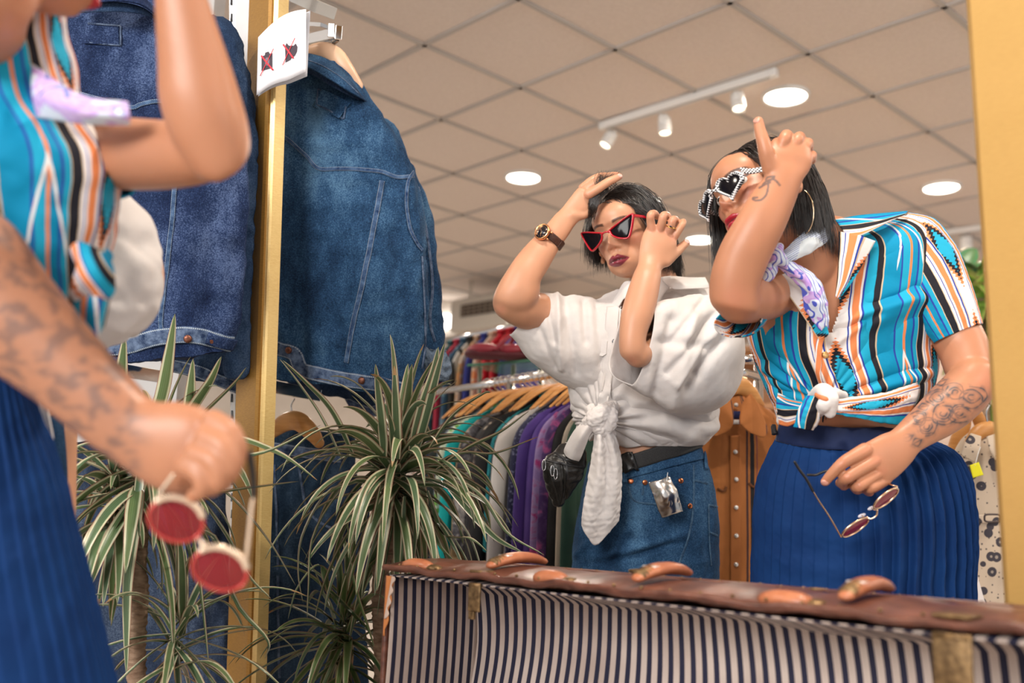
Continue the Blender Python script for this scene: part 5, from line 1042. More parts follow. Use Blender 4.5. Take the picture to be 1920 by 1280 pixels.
# ---- striped shirt
SB = [(1500, 470, 1610, 418, 1.975, .42), (1452, 500, 1690, 404, 1.975, .46), (1402, 548, 1752, 430, 1.975, .50), (1396, 585, 1762, 520, 1.975, .54), (1400, 622, 1760, 590, 1.975, .58), (1412, 670, 1752, 648, 1.975, .60), (1432, 720, 1754, 700, 1.975, .62), (1450, 760, 1740, 750, 1.975, .63), (1458, 790, 1712, 778, 1.975, .62), (1464, 804, 1694, 794, 1.975, .60)]
V, F, u, v = shell(SB, 170, 300, 2.2); N = vnormals(V, F); px, py, d = proj(V); front = d < 1.975
ang = np.arctan2(py - 755, px - 1545); rr = np.hypot(px - 1545, py - 755); amp = .009 * np.sin(ang * 14 + np.sin(ang * 5)) * np.exp(-rr / 90) * np.clip(rr / 28, 0, 1) * front + .0035 * wav(V, .12, 42) + .0008 * wav(V, .04, 43)
for a, b, w_, s in (((1470, 590), (1560, 730), 14, .012), ((1560, 610), (1700, 560), 10, .010), ((1570, 640), (1640, 590), 8, -.008), ((1600, 740), (1740, 700), 12, .010), ((1590, 770), (1700, 745), 9, -.007), ((1440, 690), (1520, 750), 9, .009), ((1640, 600), (1720, 560), 18, .016), ((1460, 640), (1540, 690), 26, .012)): amp = amp + s * fold(px, py, a, b, w_) * front
V = V + N * amp[:, None]; px, py, d = proj(V)
# raised hem towards the back hip
lift_ = sstep(px, 1560, 1700) * sstep(py, 740, 800) * front * 0
cut = inpoly(px, py, [(1440, 380), (1600, 380), (1582, 440), (1573, 560), (1566, 600), (1556, 626), (1536, 600), (1510, 560), (1478, 510), (1452, 500)]) & front
hem = (py > np.interp(px, [1440, 1530, 1560, 1620, 1690, 1760], [806, 806, 762, 785, 800, 800])) & front
F = [f for f in F if not (cut[f].any() or hem[f].all())]
u2 = u + .03 * np.sin(v * 7) + .018 * rr / 100 * 0
ss = obj('shirt', V, F, m_stripe, pB, attrs={'su': u2, 'sv': v}, label='short-sleeved shirt in turquoise, orange, black and white stripes tied at the waist'); bss = bvh((V, F))
s1, _ = sleeve([(1660, 470, 1705, 398, 1.97, .5), (1672, 510, 1752, 412, 1.955, .62), (1692, 545, 1792, 462, 1.935, .68), (1712, 580, 1816, 520, 1.915, .70), (1732, 614, 1832, 568, 1.90, .68), (1752, 642, 1842, 608, 1.89, .66)], 71, .0012, .12, ss, m_stripe, 'sleeve', n=90, m_=160)
sleeve([(1396, 575, 1444, 515, 1.93, .8), (1385, 590, 1442, 540, 1.87, .85), (1360, 612, 1440, 570, 1.81, .85), (1338, 606, 1428, 606, 1.785, .7)], 72, .001, .12, ss, m_stripe, 'sleeve', n=60)
def cloth_piece(name, rows, n, m, parent, m_=None, ux=1.0, u0=0.0, vx=1.0, th=.002, crinkle=.0):
    V, F = strip_surface(rows, n, m, th)
    if crinkle: V = V + vnormals(V, F) * (crinkle * wav(V, .025, 4))[:, None]
    R = np.array(rows, float); R = W(R[..., 0], R[..., 1], R[..., 2]); lw = np.linalg.norm(R[-1] - R[0], axis=-1).mean(); ll = np.linalg.norm(np.diff(R.mean(0), axis=0), axis=1).sum()
    i = np.tile(np.repeat(np.linspace(0, 1, n), m), 2); j = np.tile(np.tile(np.linspace(0, 1, m), n), 2); return obj(name, V, F, m_ or m_stripe, parent, attrs={'su': u0 + j * lw * ux, 'sv': i * ll * vx})
# collar and lapels
cloth_piece('collar', [[(1566, 412, 1.90), (1610, 404, 1.89), (1655, 400, 1.90), (1702, 396, 1.93)], [(1578, 428, 1.865), (1618, 424, 1.86), (1655, 416, 1.87), (1696, 402, 1.91)], [(1590, 446, 1.855), (1612, 442, 1.85), (1650, 424, 1.86), (1690, 404, 1.91)]], 40, 16, ss, u0=.03, vx=1)
cloth_piece('lapel', [[(1573, 434, 1.865), (1572, 480, 1.85), (1570, 520, 1.84), (1566, 556, 1.835)], [(1606, 440, 1.845), (1596, 485, 1.835), (1584, 525, 1.83), (1570, 558, 1.832)], [(1641, 452, 1.86), (1620, 490, 1.85), (1598, 528, 1.835), (1573, 560, 1.832)]], 40, 24, ss, u0=.058, ux=1.0)
cloth_piece('lapel', [[(1452, 520, 1.86), (1490, 570, 1.845), (1524, 620, 1.835), (1535, 636, 1.833)], [(1475, 512, 1.855), (1512, 565, 1.84), (1536, 610, 1.83), (1548, 632, 1.832)], [(1500, 512, 1.865), (1530, 566, 1.85), (1548, 606, 1.838), (1554, 626, 1.834)]], 40, 20, ss, u0=.085, ux=.4)
for l in ([[(1556, 606), (1540, 632), (1534, 660), (1536, 700), (1550, 740)]],):
    r_ = drape(bss, l[0], .012, .003, 60, .0016)
    if r_: obj('placket', r_[0], r_[1], m_stripe, ss, attrs={'su': .07 + r_[2] * .012, 'sv': r_[3]})
V, F = disc_on(bss, 1546, 666, .0068, .006, 20); obj('button', V, F, mat('golden_button', (.62, .38, .15), .3, .6), ss)
kn = [tube([(1520, 748, 1.84, 9), (1540, 732, 1.80, 14), (1556, 745, 1.79, 16), (1556, 772, 1.80, 12)], 30, 24, .8), tube([(1535, 772, 1.82, 11), (1545, 758, 1.79, 13), (1556, 738, 1.80, 12), (1580, 745, 1.84, 12)], 30, 24, .8)]
kv = remesh(kn, .0022, 2); obj('knot', clothify(*kv, .0006, .05, 5, fine=.0003), kv[1], woven('knot_white', (.70, .66, .64), (.78, .75, .73), .6, .4), ss)
for i, ln in enumerate([[(1532, 740, 1.80, 5), (1548, 748, 1.785, 7), (1566, 750, 1.80, 6)], [(1540, 728, 1.80, 4), (1556, 742, 1.782, 4), (1566, 762, 1.79, 4)]]):
    V, F = tube(ln, 24, 12); obj('knot_fold', V, F, mat('orange_fold' if i == 0 else 'blue_fold', ((.60, .19, .07), (.02, .05, .28))[i], .6), ss)
cloth_piece('tie_tail', [[(1512, 742, 1.82), (1500, 762, 1.815), (1492, 785, 1.82), (1488, 800, 1.825)], [(1528, 742, 1.805), (1518, 766, 1.80), (1510, 788, 1.805), (1508, 804, 1.81)], [(1542, 750, 1.80), (1538, 772, 1.80), (1534, 792, 1.81), (1524, 806, 1.82)]], 30, 20, ss, u0=.033, ux=.9, crinkle=.0015)
cloth_piece('tie_tail', [[(1560, 752, 1.80), (1600, 744, 1.81), (1660, 735, 1.83), (1720, 715, 1.87)], [(1562, 766, 1.795), (1605, 764, 1.80), (1665, 755, 1.82), (1722, 740, 1.865)], [(1562, 776, 1.80), (1600, 782, 1.805), (1650, 792, 1.82), (1698, 798, 1.85)]], 40, 24, ss, u0=.06, ux=1.6, crinkle=.002)
cloth_piece('tie_tail', [[(1458, 735, 1.86), (1480, 746, 1.84), (1510, 752, 1.82), (1540, 750, 1.80)], [(1456, 765, 1.86), (1480, 768, 1.84), (1510, 766, 1.82), (1540, 760, 1.795)], [(1460, 795, 1.87), (1480, 798, 1.85), (1505, 785, 1.83), (1538, 768, 1.80)]], 40, 24, ss, u0=.02, ux=1.4, crinkle=.002)
# ---- scarf
t = NT('silk_scarf'); co = t.coord(); f = t.noise(16, co, 2, .5, 1.5); g = t.wave(46, co, 6, 'DIAGONAL'); c = t.ramp(f, [(.30, (.62, .72, .82)), (.48, (.66, .72, .86)), (.50, (.50, .30, .72)), (.62, (.66, .50, .80)), (.64, (.05, .08, .48)), (.70, (.72, .78, .88))], 'LINEAR')
t.set(Base_Color=t.mix(t.math('MULTIPLY', t.math('GREATER_THAN', g, .86), t.attr('ln')), c, (.06, .09, .50)), Roughness=.42); t.b.inputs['Sheen Weight'].default_value = .2; t.bump(t.noise(40, co, 3), .2, .003); m_scarf = t.m
sf = None
def scarf(rows, n, m, ln, first=False, pale=None, th=.002):
    V, F = strip_surface(rows, n, m, th); V = V + vnormals(V, F) * (.0015 * wav(V, .025, 14))[:, None]; return V, F, np.full(len(V), ln)
A1 = scarf([[(1545, 402, 1.90), (1530, 415, 1.86), (1500, 440, 1.82), (1466, 472, 1.80), (1448, 482, 1.80)], [(1558, 408, 1.90), (1545, 430, 1.85), (1515, 456, 1.81), (1480, 478, 1.785), (1452, 487, 1.79)], [(1562, 424, 1.91), (1552, 450, 1.86), (1520, 474, 1.82), (1490, 486, 1.795), (1456, 492, 1.79)]], 50, 20, .0)
t2_ = NT('pale_silk'); w_ = t2_.wave(95, t2_.mapping(t2_.coord(), rot=(0, .6, 0)), .3, 'Z'); t2_.set(Base_Color=t2_.mix(t2_.math('MULTIPLY', t2_.math('GREATER_THAN', w_, .8), t2_.math('GREATER_THAN', t2_.noise(5, t2_.coord(), 0), .52)), (.66, .74, .80), (.10, .16, .5)), Roughness=.4)
scf = obj('neck_scarf', A1[0], A1[1], t2_.m, pB, label='pale blue and lilac silk scarf knotted at the throat')
A2 = scarf([[(1446, 492, 1.80), (1470, 510, 1.80), (1500, 540, 1.81), (1510, 580, 1.82), (1540, 622, 1.825)], [(1458, 488, 1.785), (1485, 505, 1.785), (1516, 532, 1.79), (1530, 570, 1.80), (1548, 612, 1.82)], [(1462, 484, 1.79), (1500, 498, 1.80), (1536, 525, 1.81), (1552, 570, 1.815), (1554, 616, 1.825)]], 50, 24, 1)
obj('scarf_tail', A2[0], A2[1], m_scarf, scf, attrs={'ln': A2[2]})
A3 = scarf([[(1446, 456, 1.80), (1435, 466, 1.79), (1424, 500, 1.79), (1418, 532, 1.80)], [(1462, 462, 1.785), (1450, 480, 1.775), (1440, 510, 1.775), (1428, 534, 1.785)], [(1462, 478, 1.79), (1458, 495, 1.785), (1454, 518, 1.785), (1440, 530, 1.79)]], 40, 20, 1)
obj('scarf_tail', A3[0], A3[1], m_scarf, scf, attrs={'ln': A3[2]})
kv = remesh([tube([(1440, 472, 1.79, 9), (1456, 478, 1.772, 13), (1470, 492, 1.785, 10)], 20, 20, .9), tube([(1462, 462, 1.79, 8), (1455, 480, 1.772, 12), (1448, 496, 1.785, 9)], 20, 20, .9)], .002, 3); obj('scarf_knot', kv[0], kv[1], m_scarf, scf, attrs={'ln': np.ones(len(kv[0]))})
# ---- sunglasses hanging from her lowered hand
m_wire = mat('gold_wire', (.80, .58, .40), .2, 1.0); t = NT('rose_lens'); t.set(Base_Color=(.30, .03, .06), Roughness=.05, Alpha=.82); m_rose_l = t.m
def wire(rows, r, name, m, parent, n=40, mm=8):
    V, F = tube([(x, y, d, r) for x, y, d in rows], n, mm); return obj(name, V, F, m, parent)
hs = thing('wire_sunglasses', 'gold wire sunglasses with rose lenses held in front of the blue pleated skirt', 'sunglasses', W(1590, 960, 1.74))
wire([(1577, 1006, 1.74), (1555, 968, 1.735), (1535, 938, 1.73), (1524, 920, 1.728)], 1.6, 'temple_arm', m_wire, hs); wire([(1524, 920, 1.728), (1512, 898, 1.727), (1500, 882, 1.726), (1490, 866, 1.725)], 2.6, 'temple_tip', m_dark, hs)
wire([(1682, 912, 1.725), (1672, 909, 1.73), (1660, 905, 1.76)], 1.6, 'temple_arm', m_wire, hs); wire([(1515, 890, 1.79), (1530, 890, 1.79), (1545, 884, 1.785), (1570, 880, 1.78)], 2.4, 'temple_tip', m_dark, hs)
def lensloop(c, ax1, ax2, d, name):
    a = np.linspace(0, 2 * PI, 40, endpoint=False); P = [(c[0] + ax1[0] * math.cos(k) + ax2[0] * math.sin(k), c[1] + ax1[1] * math.cos(k) + ax2[1] * math.sin(k), d + .012 * math.sin(k)) for k in a]; wire(P + [P[0]], 2.0, 'rim', m_wire, hs, 80)
    Q = W(*np.array(P).T); ctr = Q.mean(0); V = np.concatenate([Q, ctr + (Q - ctr) * .5 + nrm(CAMP - ctr) * .002, [ctr + nrm(CAMP - ctr) * .003]]); F = [[i, (i + 1) % 40, 40 + (i + 1) % 40, 40 + i] for i in range(40)] + [[40 + i, 40 + (i + 1) % 40, 80] for i in range(40)]; W2 = V - nrm(CAMP - ctr) * .0015
    V, F = join((V, F), (W2, [f[::-1] for f in F])); obj('lens', V, F, m_rose_l, hs)
lensloop((1604, 988), (24, -17), (6, 6), 1.74, ''); lensloop((1661, 934), (22, -18), (6, 6), 1.73, '')
wire([(1627, 971, 1.738), (1634, 972, 1.735), (1643, 966, 1.733), (1645, 956, 1.732)], 1.8, 'bridge', m_wire, hs, 20)
for x, y in ((1616, 966), (1634, 952)):
    V, F = ellipsoid(W(x, y, 1.745), nrm(W(x + 3, y - 1, 1.745) - W(x, y, 1.745)) * .0075, np.array([0, .002, 0]), np.array([0, 0, .0035]), 14); obj('nose_pad', V, F, mat('clear_pad', (.6, .6, .68), .1), hs)
    wire([(x, y, 1.742), (x + 6, y + 4, 1.74), (x + 10, y + 2, 1.738)], 1.0, 'pad_arm', m_wire, hs, 12)
# ================================================================= plants
def leafmat(name, g1, g2, cream):
    t = NT(name); u = t.attr('su'); k = t.attr('hu'); e = t.math('ABSOLUTE', t.math('SUBTRACT', u, .5)); n = t.noise(30, t.coord(), 3)
    g = t.mix(t.math('GREATER_THAN', t.math('FRACT', t.math('MULTIPLY', u, 7)), .6), g1, g2); g = t.mix(t.math('MULTIPLY', k, .45), g, (.16, .22, .06))
    c = t.mix(t.math('GREATER_THAN', e, .30), g, cream); c = t.mix(t.math('GREATER_THAN', e, .455), c, (.36, .16, .12)); c = t.mix(t.math('GREATER_THAN', t.attr('dry'), .86), c, (.42, .26, .12))
    t.set(Base_Color=t.mix(t.math('MULTIPLY', n, .25), c, (.05, .10, .03)), Roughness=.36); t.b.inputs['Subsurface Weight'].default_value = .08; t.b.inputs['Subsurface Scale'].default_value = .003; return t.m
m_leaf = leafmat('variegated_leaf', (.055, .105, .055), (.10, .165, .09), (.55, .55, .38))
m_leafd = leafmat('shaded_leaf', (.02, .06, .02), (.04, .09, .03), (.20, .24, .12))  # darker copy of the leaf colours, with the low foliage's shade put in
m_bark = noisy('scarred_bark', (.16, .09, .055), (.36, .25, .17), 40, .85, .8, 60, stretch=(1, 1, 3), dist=.004)
def leaf_mesh(P, w, seed, side):
    """strap leaf along points P; width profile w; channelled across"""
    n = len(P); T = nrm(np.gradient(P, axis=0)); S = nrm(np.cross(T, side)); N = np.cross(S, T); x = np.linspace(0, 1, n)
    ww = (w * np.minimum(1, .55 + x * 2.5) * np.clip((1 - x) / .55, 0, 1) ** .6)[:, None] + .0002; c = np.array([-1, -.5, 0, .5, 1]); h = np.array([.30, .12, 0, .12, .30])
    V = np.concatenate([(P[:, None] + S[:, None] * (ww * c)[:, :, None] + N[:, None] * (ww * h)[:, :, None]).reshape(-1, 3), (P[:, None] + S[:, None] * (ww * c)[:, :, None] + N[:, None] * (ww * h - .0006)[:, :, None]).reshape(-1, 3)]); g = grid_faces(n, 5, False); k = 5 * n
    u = np.tile((c + 1) / 2, 2 * n); return V, g.tolist() + [[i + k for i in f[::-1]] for f in g.tolist()], u, np.repeat(np.tile(x, 2), 5)
def crown(c, k, L, w, seed, parent, m=None, up=.4, droop=1.0, extra=(), bias=(0, 0, 0), zmin=-1.0, name='foliage'):
    rg = np.random.RandomState(seed); Vs, Fs, U, D, K, n0 = [], [], [], [], [], 0; rows = []
    for i in range(k):
        a = i * 2.39996 + rg.uniform(-.3, .3); z = 1 - (i + .5) / k * (1 - zmin); s = math.sqrt(max(0.02, 1 - min(1, abs(z)) ** 2)); d = nrm(np.array([math.cos(a) * s, math.sin(a) * s, z + up * .5]) + bias); l = L * rg.uniform(.75, 1.15) * (1 - .32 * max(0, z))
        p = np.array(c) + rg.normal(size=3) * [.008, .008, .025] + [0, 0, z * .04]; P = [p]; v = d.copy(); st = l / 15; g = droop * rg.uniform(.5, 1.2)
        for q in range(15): v = nrm(v + np.array([0, 0, -1]) * g * .020 * (1 + q * .55) * (.4 + s)); P.append(P[-1] + v * st)
        rows.append((np.array(P), w * rg.uniform(.75, 1.15)))
    for e in extra: rows.append((catmull(W(*np.array([r[:3] for r in e], float).T), np.linspace(0, 1, 18)), w * 1.05))
    for P, ww in rows:
        P = np.array(P); sd = nrm(np.cross(P[-1] - P[0], [0, 0, 1.0]) + 1e-4); nn = nrm(np.cross(sd, P[-1] - P[0])); V, F, u, x = leaf_mesh(P, ww, 0, nn + rg.normal(size=3) * .25)
        Vs.append(V); Fs += [[j + n0 for j in f] for f in F]; n0 += len(V); U.append(u); D.append(x * rg.uniform(.3, 1.0)); K.append(np.full(len(V), rg.uniform(0, 1)))
    return obj(name, np.concatenate(Vs), Fs, m or m_leaf, parent, attrs={'su': np.concatenate(U), 'dry': np.concatenate(D), 'hu': np.concatenate(K)})
def trunk(P, parent, name='trunk'):
    V, F = tube(P, 150, 20); N = vnormals(V, F); z = V[:, 2]; V = V + N * (.0022 * np.abs(np.sin(z * 210 + 1.5 * wav(V, .05, 3))) + .0015 * wav(V, .02, 4))[:, None]; return obj(name, V, F, m_bark, parent)
p1 = thing('dracaena', 'striped dragon plant left of the gold frame bar, behind the hand with rose sunglasses', 'potted plant', W(250, 1300, 1.95))
trunk([(258, 1500, 1.95, 21), (256, 1280, 1.95, 19), (258, 1180, 1.95, 17), (262, 1110, 1.95, 18), (258, 1060, 1.95, 17)], p1)
trunk([(258, 1080, 1.95, 14), (268, 1020, 1.95, 10), (272, 960, 1.95, 9), (268, 900, 1.95, 10)], p1, 'branch'); trunk([(262, 1080, 1.95, 12), (245, 1030, 1.96, 9), (222, 990, 1.97, 8), (205, 940, 1.98, 8)], p1, 'branch')
crown(W(212, 925, 1.98), 40, .20, .0110, 2, p1, extra=[[(215, 900, 1.96), (190, 880, 1.93), (140, 860, 1.9), (100, 850, 1.88)]], up=.2, droop=.9)
crown(W(268, 890, 1.95), 44, .27, .0125, 5, p1, up=.1, droop=1.2, extra=[
    [(285, 800, 1.95), (305, 735, 1.94), (318, 660, 1.93), (328, 588, 1.92)], [(225, 760, 1.95), (228, 700, 1.95), (234, 628, 1.94)], [(262, 870, 1.93), (255, 960, 1.90), (238, 1080, 1.9), (236, 1180, 1.9), (237, 1265, 1.9)],
    [(290, 960, 1.92), (305, 1060, 1.9), (318, 1160, 1.9), (328, 1278, 1.9)], [(340, 900, 1.92), (365, 1040, 1.9), (380, 1150, 1.9), (392, 1258, 1.9)], [(300, 900, 1.94), (380, 925, 1.9), (470, 915, 1.88), (560, 902, 1.86)], [(330, 870, 1.92), (410, 862, 1.88), (500, 848, 1.87), (602, 796, 1.86)],
    [(350, 880, 1.93), (430, 930, 1.9), (500, 1010, 1.9), (555, 1098, 1.9)], [(350, 900, 1.93), (420, 1000, 1.9), (465, 1080, 1.9), (508, 1122, 1.9)], [(350, 850, 1.94), (420, 820, 1.92), (520, 850, 1.9), (595, 900, 1.9)], [(330, 830, 1.95), (380, 780, 1.94), (440, 720, 1.93), (462, 688, 1.93)], [(330, 830, 1.95), (360, 770, 1.94), (395, 715, 1.93), (415, 668, 1.93)], [(345, 840, 1.95), (355, 760, 1.94), (362, 672, 1.93)], [(330, 990, 1.93), (400, 1010, 1.9), (440, 1130, 1.9), (500, 1200, 1.9), (497, 1235, 1.9)]])
crown(W(330, 1200, 1.95), 40, .30, .0085, 9, p1, up=.5, droop=.7, extra=[[(280, 1270, 1.95), (340, 1220, 1.93), (420, 1190, 1.9), (486, 1178, 1.9)], [(290, 1240, 1.95), (350, 1190, 1.93), (430, 1175, 1.9), (480, 1180, 1.9)]])
p2 = thing('dracaena', 'striped dragon plant with a full crown behind the corner of the open suitcase', 'potted plant', W(735, 1300, 2.1))
trunk([(722, 1500, 2.16, 20), (718, 1250, 2.16, 18), (712, 1100, 2.16, 16), (728, 1020, 2.15, 15), (748, 940, 2.14, 13), (748, 880, 2.12, 12)], p2); trunk([(712, 1080, 2.16, 14), (705, 1030, 2.17, 11), (706, 960, 2.17, 10)], p2, 'branch')
crown(W(748, 885, 2.12), 120, .31, .0112, 12, p2, up=.45, droop=1.05, extra=[
    [(640, 860, 2.1), (600, 780, 2.08), (560, 720, 2.06), (524, 672, 2.05)], [(660, 850, 2.1), (620, 770, 2.08), (570, 715, 2.06), (530, 675, 2.05)], [(720, 860, 2.08), (715, 800, 2.07), (708, 730, 2.06), (704, 682, 2.05)], [(745, 860, 2.07), (742, 790, 2.05), (740, 730, 2.04), (739, 685, 2.04)],
    [(780, 850, 2.07), (800, 780, 2.05), (820, 700, 2.04), (834, 642, 2.03)], [(770, 850, 2.07), (790, 770, 2.05), (812, 700, 2.04), (822, 650, 2.03)], [(800, 850, 2.06), (850, 780, 2.04), (905, 740, 2.03), (920, 735, 2.03)], [(820, 870, 2.05), (870, 850, 2.03), (930, 850, 2.02), (1010, 818, 2.0)], [(820, 880, 2.05), (880, 840, 2.03), (940, 810, 2.02), (992, 770, 2.0)],
    [(830, 900, 2.05), (880, 960, 2.02), (930, 1010, 2.0), (980, 1036, 1.99)], [(840, 890, 2.05), (900, 930, 2.02), (950, 1000, 2.0), (1020, 1040, 1.99)], [(800, 920, 2.05), (830, 1000, 2.03), (880, 1010, 2.0), (914, 1034, 2.0)], [(790, 940, 2.05), (812, 1000, 2.03), (828, 1030, 2.0), (860, 1060, 2.0)],
    [(700, 900, 2.05), (620, 920, 2.02), (570, 1000, 2.0), (560, 1070, 2.0), (568, 1130, 2.0)], [(705, 905, 2.05), (650, 910, 2.02), (590, 1000, 2.0), (580, 1100, 2.0), (576, 1160, 2.0)], [(710, 920, 2.03), (700, 1000, 2.0), (670, 1050, 2.0), (652, 1108, 2.0)], [(715, 910, 2.03), (700, 980, 2.0), (664, 1060, 2.0), (652, 1100, 2.0)], [(760, 930, 2.03), (758, 1000, 2.01), (750, 1080, 2.0)], [(775, 920, 2.03), (778, 980, 2.01), (772, 1080, 2.0)]])
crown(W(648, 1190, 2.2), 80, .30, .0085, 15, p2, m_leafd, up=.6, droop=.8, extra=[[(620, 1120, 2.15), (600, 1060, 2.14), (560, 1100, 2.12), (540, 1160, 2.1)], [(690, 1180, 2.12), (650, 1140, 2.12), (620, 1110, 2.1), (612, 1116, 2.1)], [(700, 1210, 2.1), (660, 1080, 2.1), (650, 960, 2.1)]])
for p, x, d in ((p1, 270, 1.97), (p2, 700, 2.17)):
    c = W(x, 1500, d); c[2] = 0; prof = [(0, .10), (0, .12), (.02, .125), (.24, .15), (.26, .155), (.28, .155), (.28, .14), (.25, .138)]
    V, F = rings3(np.array([c + [0, 0, z] for z, r in prof]), np.array([[r, 0, 0] for z, r in prof]), np.array([[0, r, 0] for z, r in prof]), 40); obj('pot', V, F, noisy('terracotta', (.32, .13, .07), (.42, .19, .11), 20, .8), p)
    tr = W(x, 1495, d); V, F = cyl([c[0], c[1], .24], [tr[0], tr[1], max(.27, tr[2] + .02)], .019); obj('stem_base', V, F, m_bark, p)
# ================================================================= suitcase
m_lin = NT('ticking_stripe'); f = m_lin.math('FRACT', m_lin.math('MULTIPLY', m_lin.attr('su'), 1 / .0225))
m_lin.set(Base_Color=m_lin.mix(m_lin.math('GREATER_THAN', f, .54), m_lin.ramp(m_lin.noise(7, m_lin.coord(), 4), [(.3, (.40, .31, .27)), (.7, (.56, .47, .42))]), (.012, .012, .035)), Roughness=.85); m_lin.bump(m_lin.noise(12, m_lin.coord(), 3), .3, .006); m_lin = m_lin.m
m_case = noisy('worn_brown_leather', (.055, .018, .012), (.17, .062, .038), 22, .34, .5, 50, stretch=(1, 1, 3), dist=.003)
m_tan = noisy('tan_leather', (.30, .085, .035), (.48, .18, .085), 30, .35, .4, 60)
m_brass = noisy('old_brass', (.10, .06, .03), (.30, .19, .09), 120, .45, .5, 150, metal=.85)
hT = -.100 + ZC                                                                   # height of the case rim
A0 = on_z(726, 1068, hT); B0 = on_z(2230, 1221, hT); ex = nrm(B0 - A0); ex[2] = 0; ex = nrm(ex); ey = np.cross([0, 0, 1.0], ex); Lc = np.linalg.norm(B0 - A0); TH = .235
sc_o = thing('suitcase', 'open vintage brown leather suitcase lined with navy and cream striped cloth', 'suitcase', A0 + ex * Lc / 2 - [0, 0, hT - .02])
def cpt(a, b, c): return A0 + ex * a + ey * b + np.array([0, 0, c])                 # along, back, up
HC = .60
def cshell(name, a0, a1, b0, b1, c0, c1, m, bev=.004, n=None):
    V, F = box(((a0 + a1) / 2, (b0 + b1) / 2, (c0 + c1) / 2), (abs(a1 - a0) / 2, abs(b1 - b0) / 2, abs(c1 - c0) / 2), None, bev); V = A0 + V[:, :1] * ex + V[:, 1:2] * ey + V[:, 2:] * np.array([0, 0, 1.0]); return obj(name, V, F, m, sc_o)
cshell('side_wall', -.006, .004, .0, TH, -HC, -.008, m_case); cshell('side_wall', Lc - .004, Lc + .006, .0, TH, -HC, -.008, m_case); cshell('base_wall', -.006, Lc + .006, 0, TH, -HC - .006, -HC + .004, m_case)
cshell('back_panel', 0, Lc, TH - .006, TH + .004, -HC, -.01, m_case)
# domed top wall
gn, gm = 90, 24; a = np.linspace(-.008, Lc + .008, gn); s = np.linspace(0, 1, gm); prof = np.stack([s * TH, .016 * np.sin(s * PI) ** .6 - .006 * s], 1)
def sheetw(f, n, m, th, name, mt, attrs=None):
    g = np.array([[f(i / (n - 1), j / (m - 1)) for j in range(m)] for i in range(n)]).reshape(-1, 3); me = mesh_np('t', g, grid_faces(n, m, False).tolist()); nn = np.empty(n * m * 3, np.float32); me.vertices.foreach_get('normal', nn); nn = nn.reshape(-1, 3); bpy.data.meshes.remove(me)
    k = n * m; V = np.concatenate([g + nn * th / 2, g - nn * th / 2]); F = grid_faces(n, m, False).tolist(); F2 = [[i + k for i in f_[::-1]] for f_ in F]; bd = [i * m for i in range(n)] + [(n - 1) * m + j for j in range(1, m)] + [i * m + m - 1 for i in range(n - 2, -1, -1)] + [j for j in range(m - 2, 0, -1)]
    F3 = [[bd[i], bd[(i + 1) % len(bd)], bd[(i + 1) % len(bd)] + k, bd[i] + k] for i in range(len(bd))]; at = {}
    if attrs: u = np.array([[attrs(i / (n - 1), j / (m - 1)) for j in range(m)] for i in range(n)]).ravel(); at = {'su': np.concatenate([u, u])}
    return obj(name, V, F + F2 + F3, mt, sc_o, attrs=at)
wob = lambda x: .0025 * math.sin(x * 31) + .002 * math.sin(x * 77 + 1)
topz = lambda b: .016 * math.sin(min(1, max(0, b / TH)) * PI) ** .6
sheetw(lambda u, v: cpt(-.008 + u * (Lc + .016), v * TH, topz(v * TH) + wob(u * Lc) * .6), 120, 24, .006, 'top_wall', m_case)
def ln_f(u, v):                       # lining: loose under the top, then straight down the back
    x = u * Lc; sag = .010 * math.sin(x * 6 + .6) + .008 * math.sin(x * 13)
    if v < .3: q = v / .3; return cpt(x + .020 * q * math.sin(x * 5), .004 + q * (TH - .030), -.010 - .030 * q * q + sag * math.sin(q * PI))
    q = (v - .3) / .7; return cpt(x + .020 * math.sin(x * 5) * (1 - q) ** 2 + .004 * math.sin(q * 7 + x * 9), TH - .026 + .010 * math.sin(min(1, q * 3) * PI) * (1 if q < .34 else 0), -.040 - q * (HC - .045))
sheetw(ln_f, 260, 60, .002, 'lining', m_lin, lambda u, v: u * Lc)
sheetw(lambda u, v: cpt(.008 + .004 * math.sin(v * 9), .004 + u * (TH - .02), -.012 - v * (HC - .02)), 20, 30, .002, 'side_lining', m_lin, lambda u, v: u * TH + .004)
# torn edge with exposed wood on the left end
sheetw(lambda u, v: cpt(.002 + u * (.020 - .016 * v ** 1.5 + .003 * math.sin(v * 19)), -.002, -.010 - v * .105), 8, 20, .002, 'bare_wood_edge', mat('bare_wood', (.55, .20, .06), .6))
sheetw(lambda u, v: cpt(.020 - .016 * v + u * .008 * (1 + .5 * math.sin(v * 23)), -.004, -.010 - v * .075), 6, 20, .001, 'torn_lining', mat('torn_canvas', (.55, .42, .35), .8))
for b in (-.001, TH - .002):
    V, F = tube([list(cpt(x, b, .004 + wob(x) + (0 if b < .1 else .0))) + [.0055] for x in np.linspace(-.006, Lc + .006, 30)], 120, 10, world=True); obj('edge_binding', V, F, m_case, sc_o)
for b in (.004, TH - .022, TH - .05):
    for x in np.arange(.03, Lc - .01, .036 if b > .1 else .05):
        if b == TH - .05: continue
        V, F = ellipsoid(cpt(x, b, topz(b) + .008), .0028, m=10); obj('stud', V, F, m_brass, sc_o)
sheetw(lambda u, v: cpt(.015 + u * (Lc - .03), TH - .040 + v * .030, topz(TH - .03) + .006), 60, 6, .003, 'piped_strip', m_case)
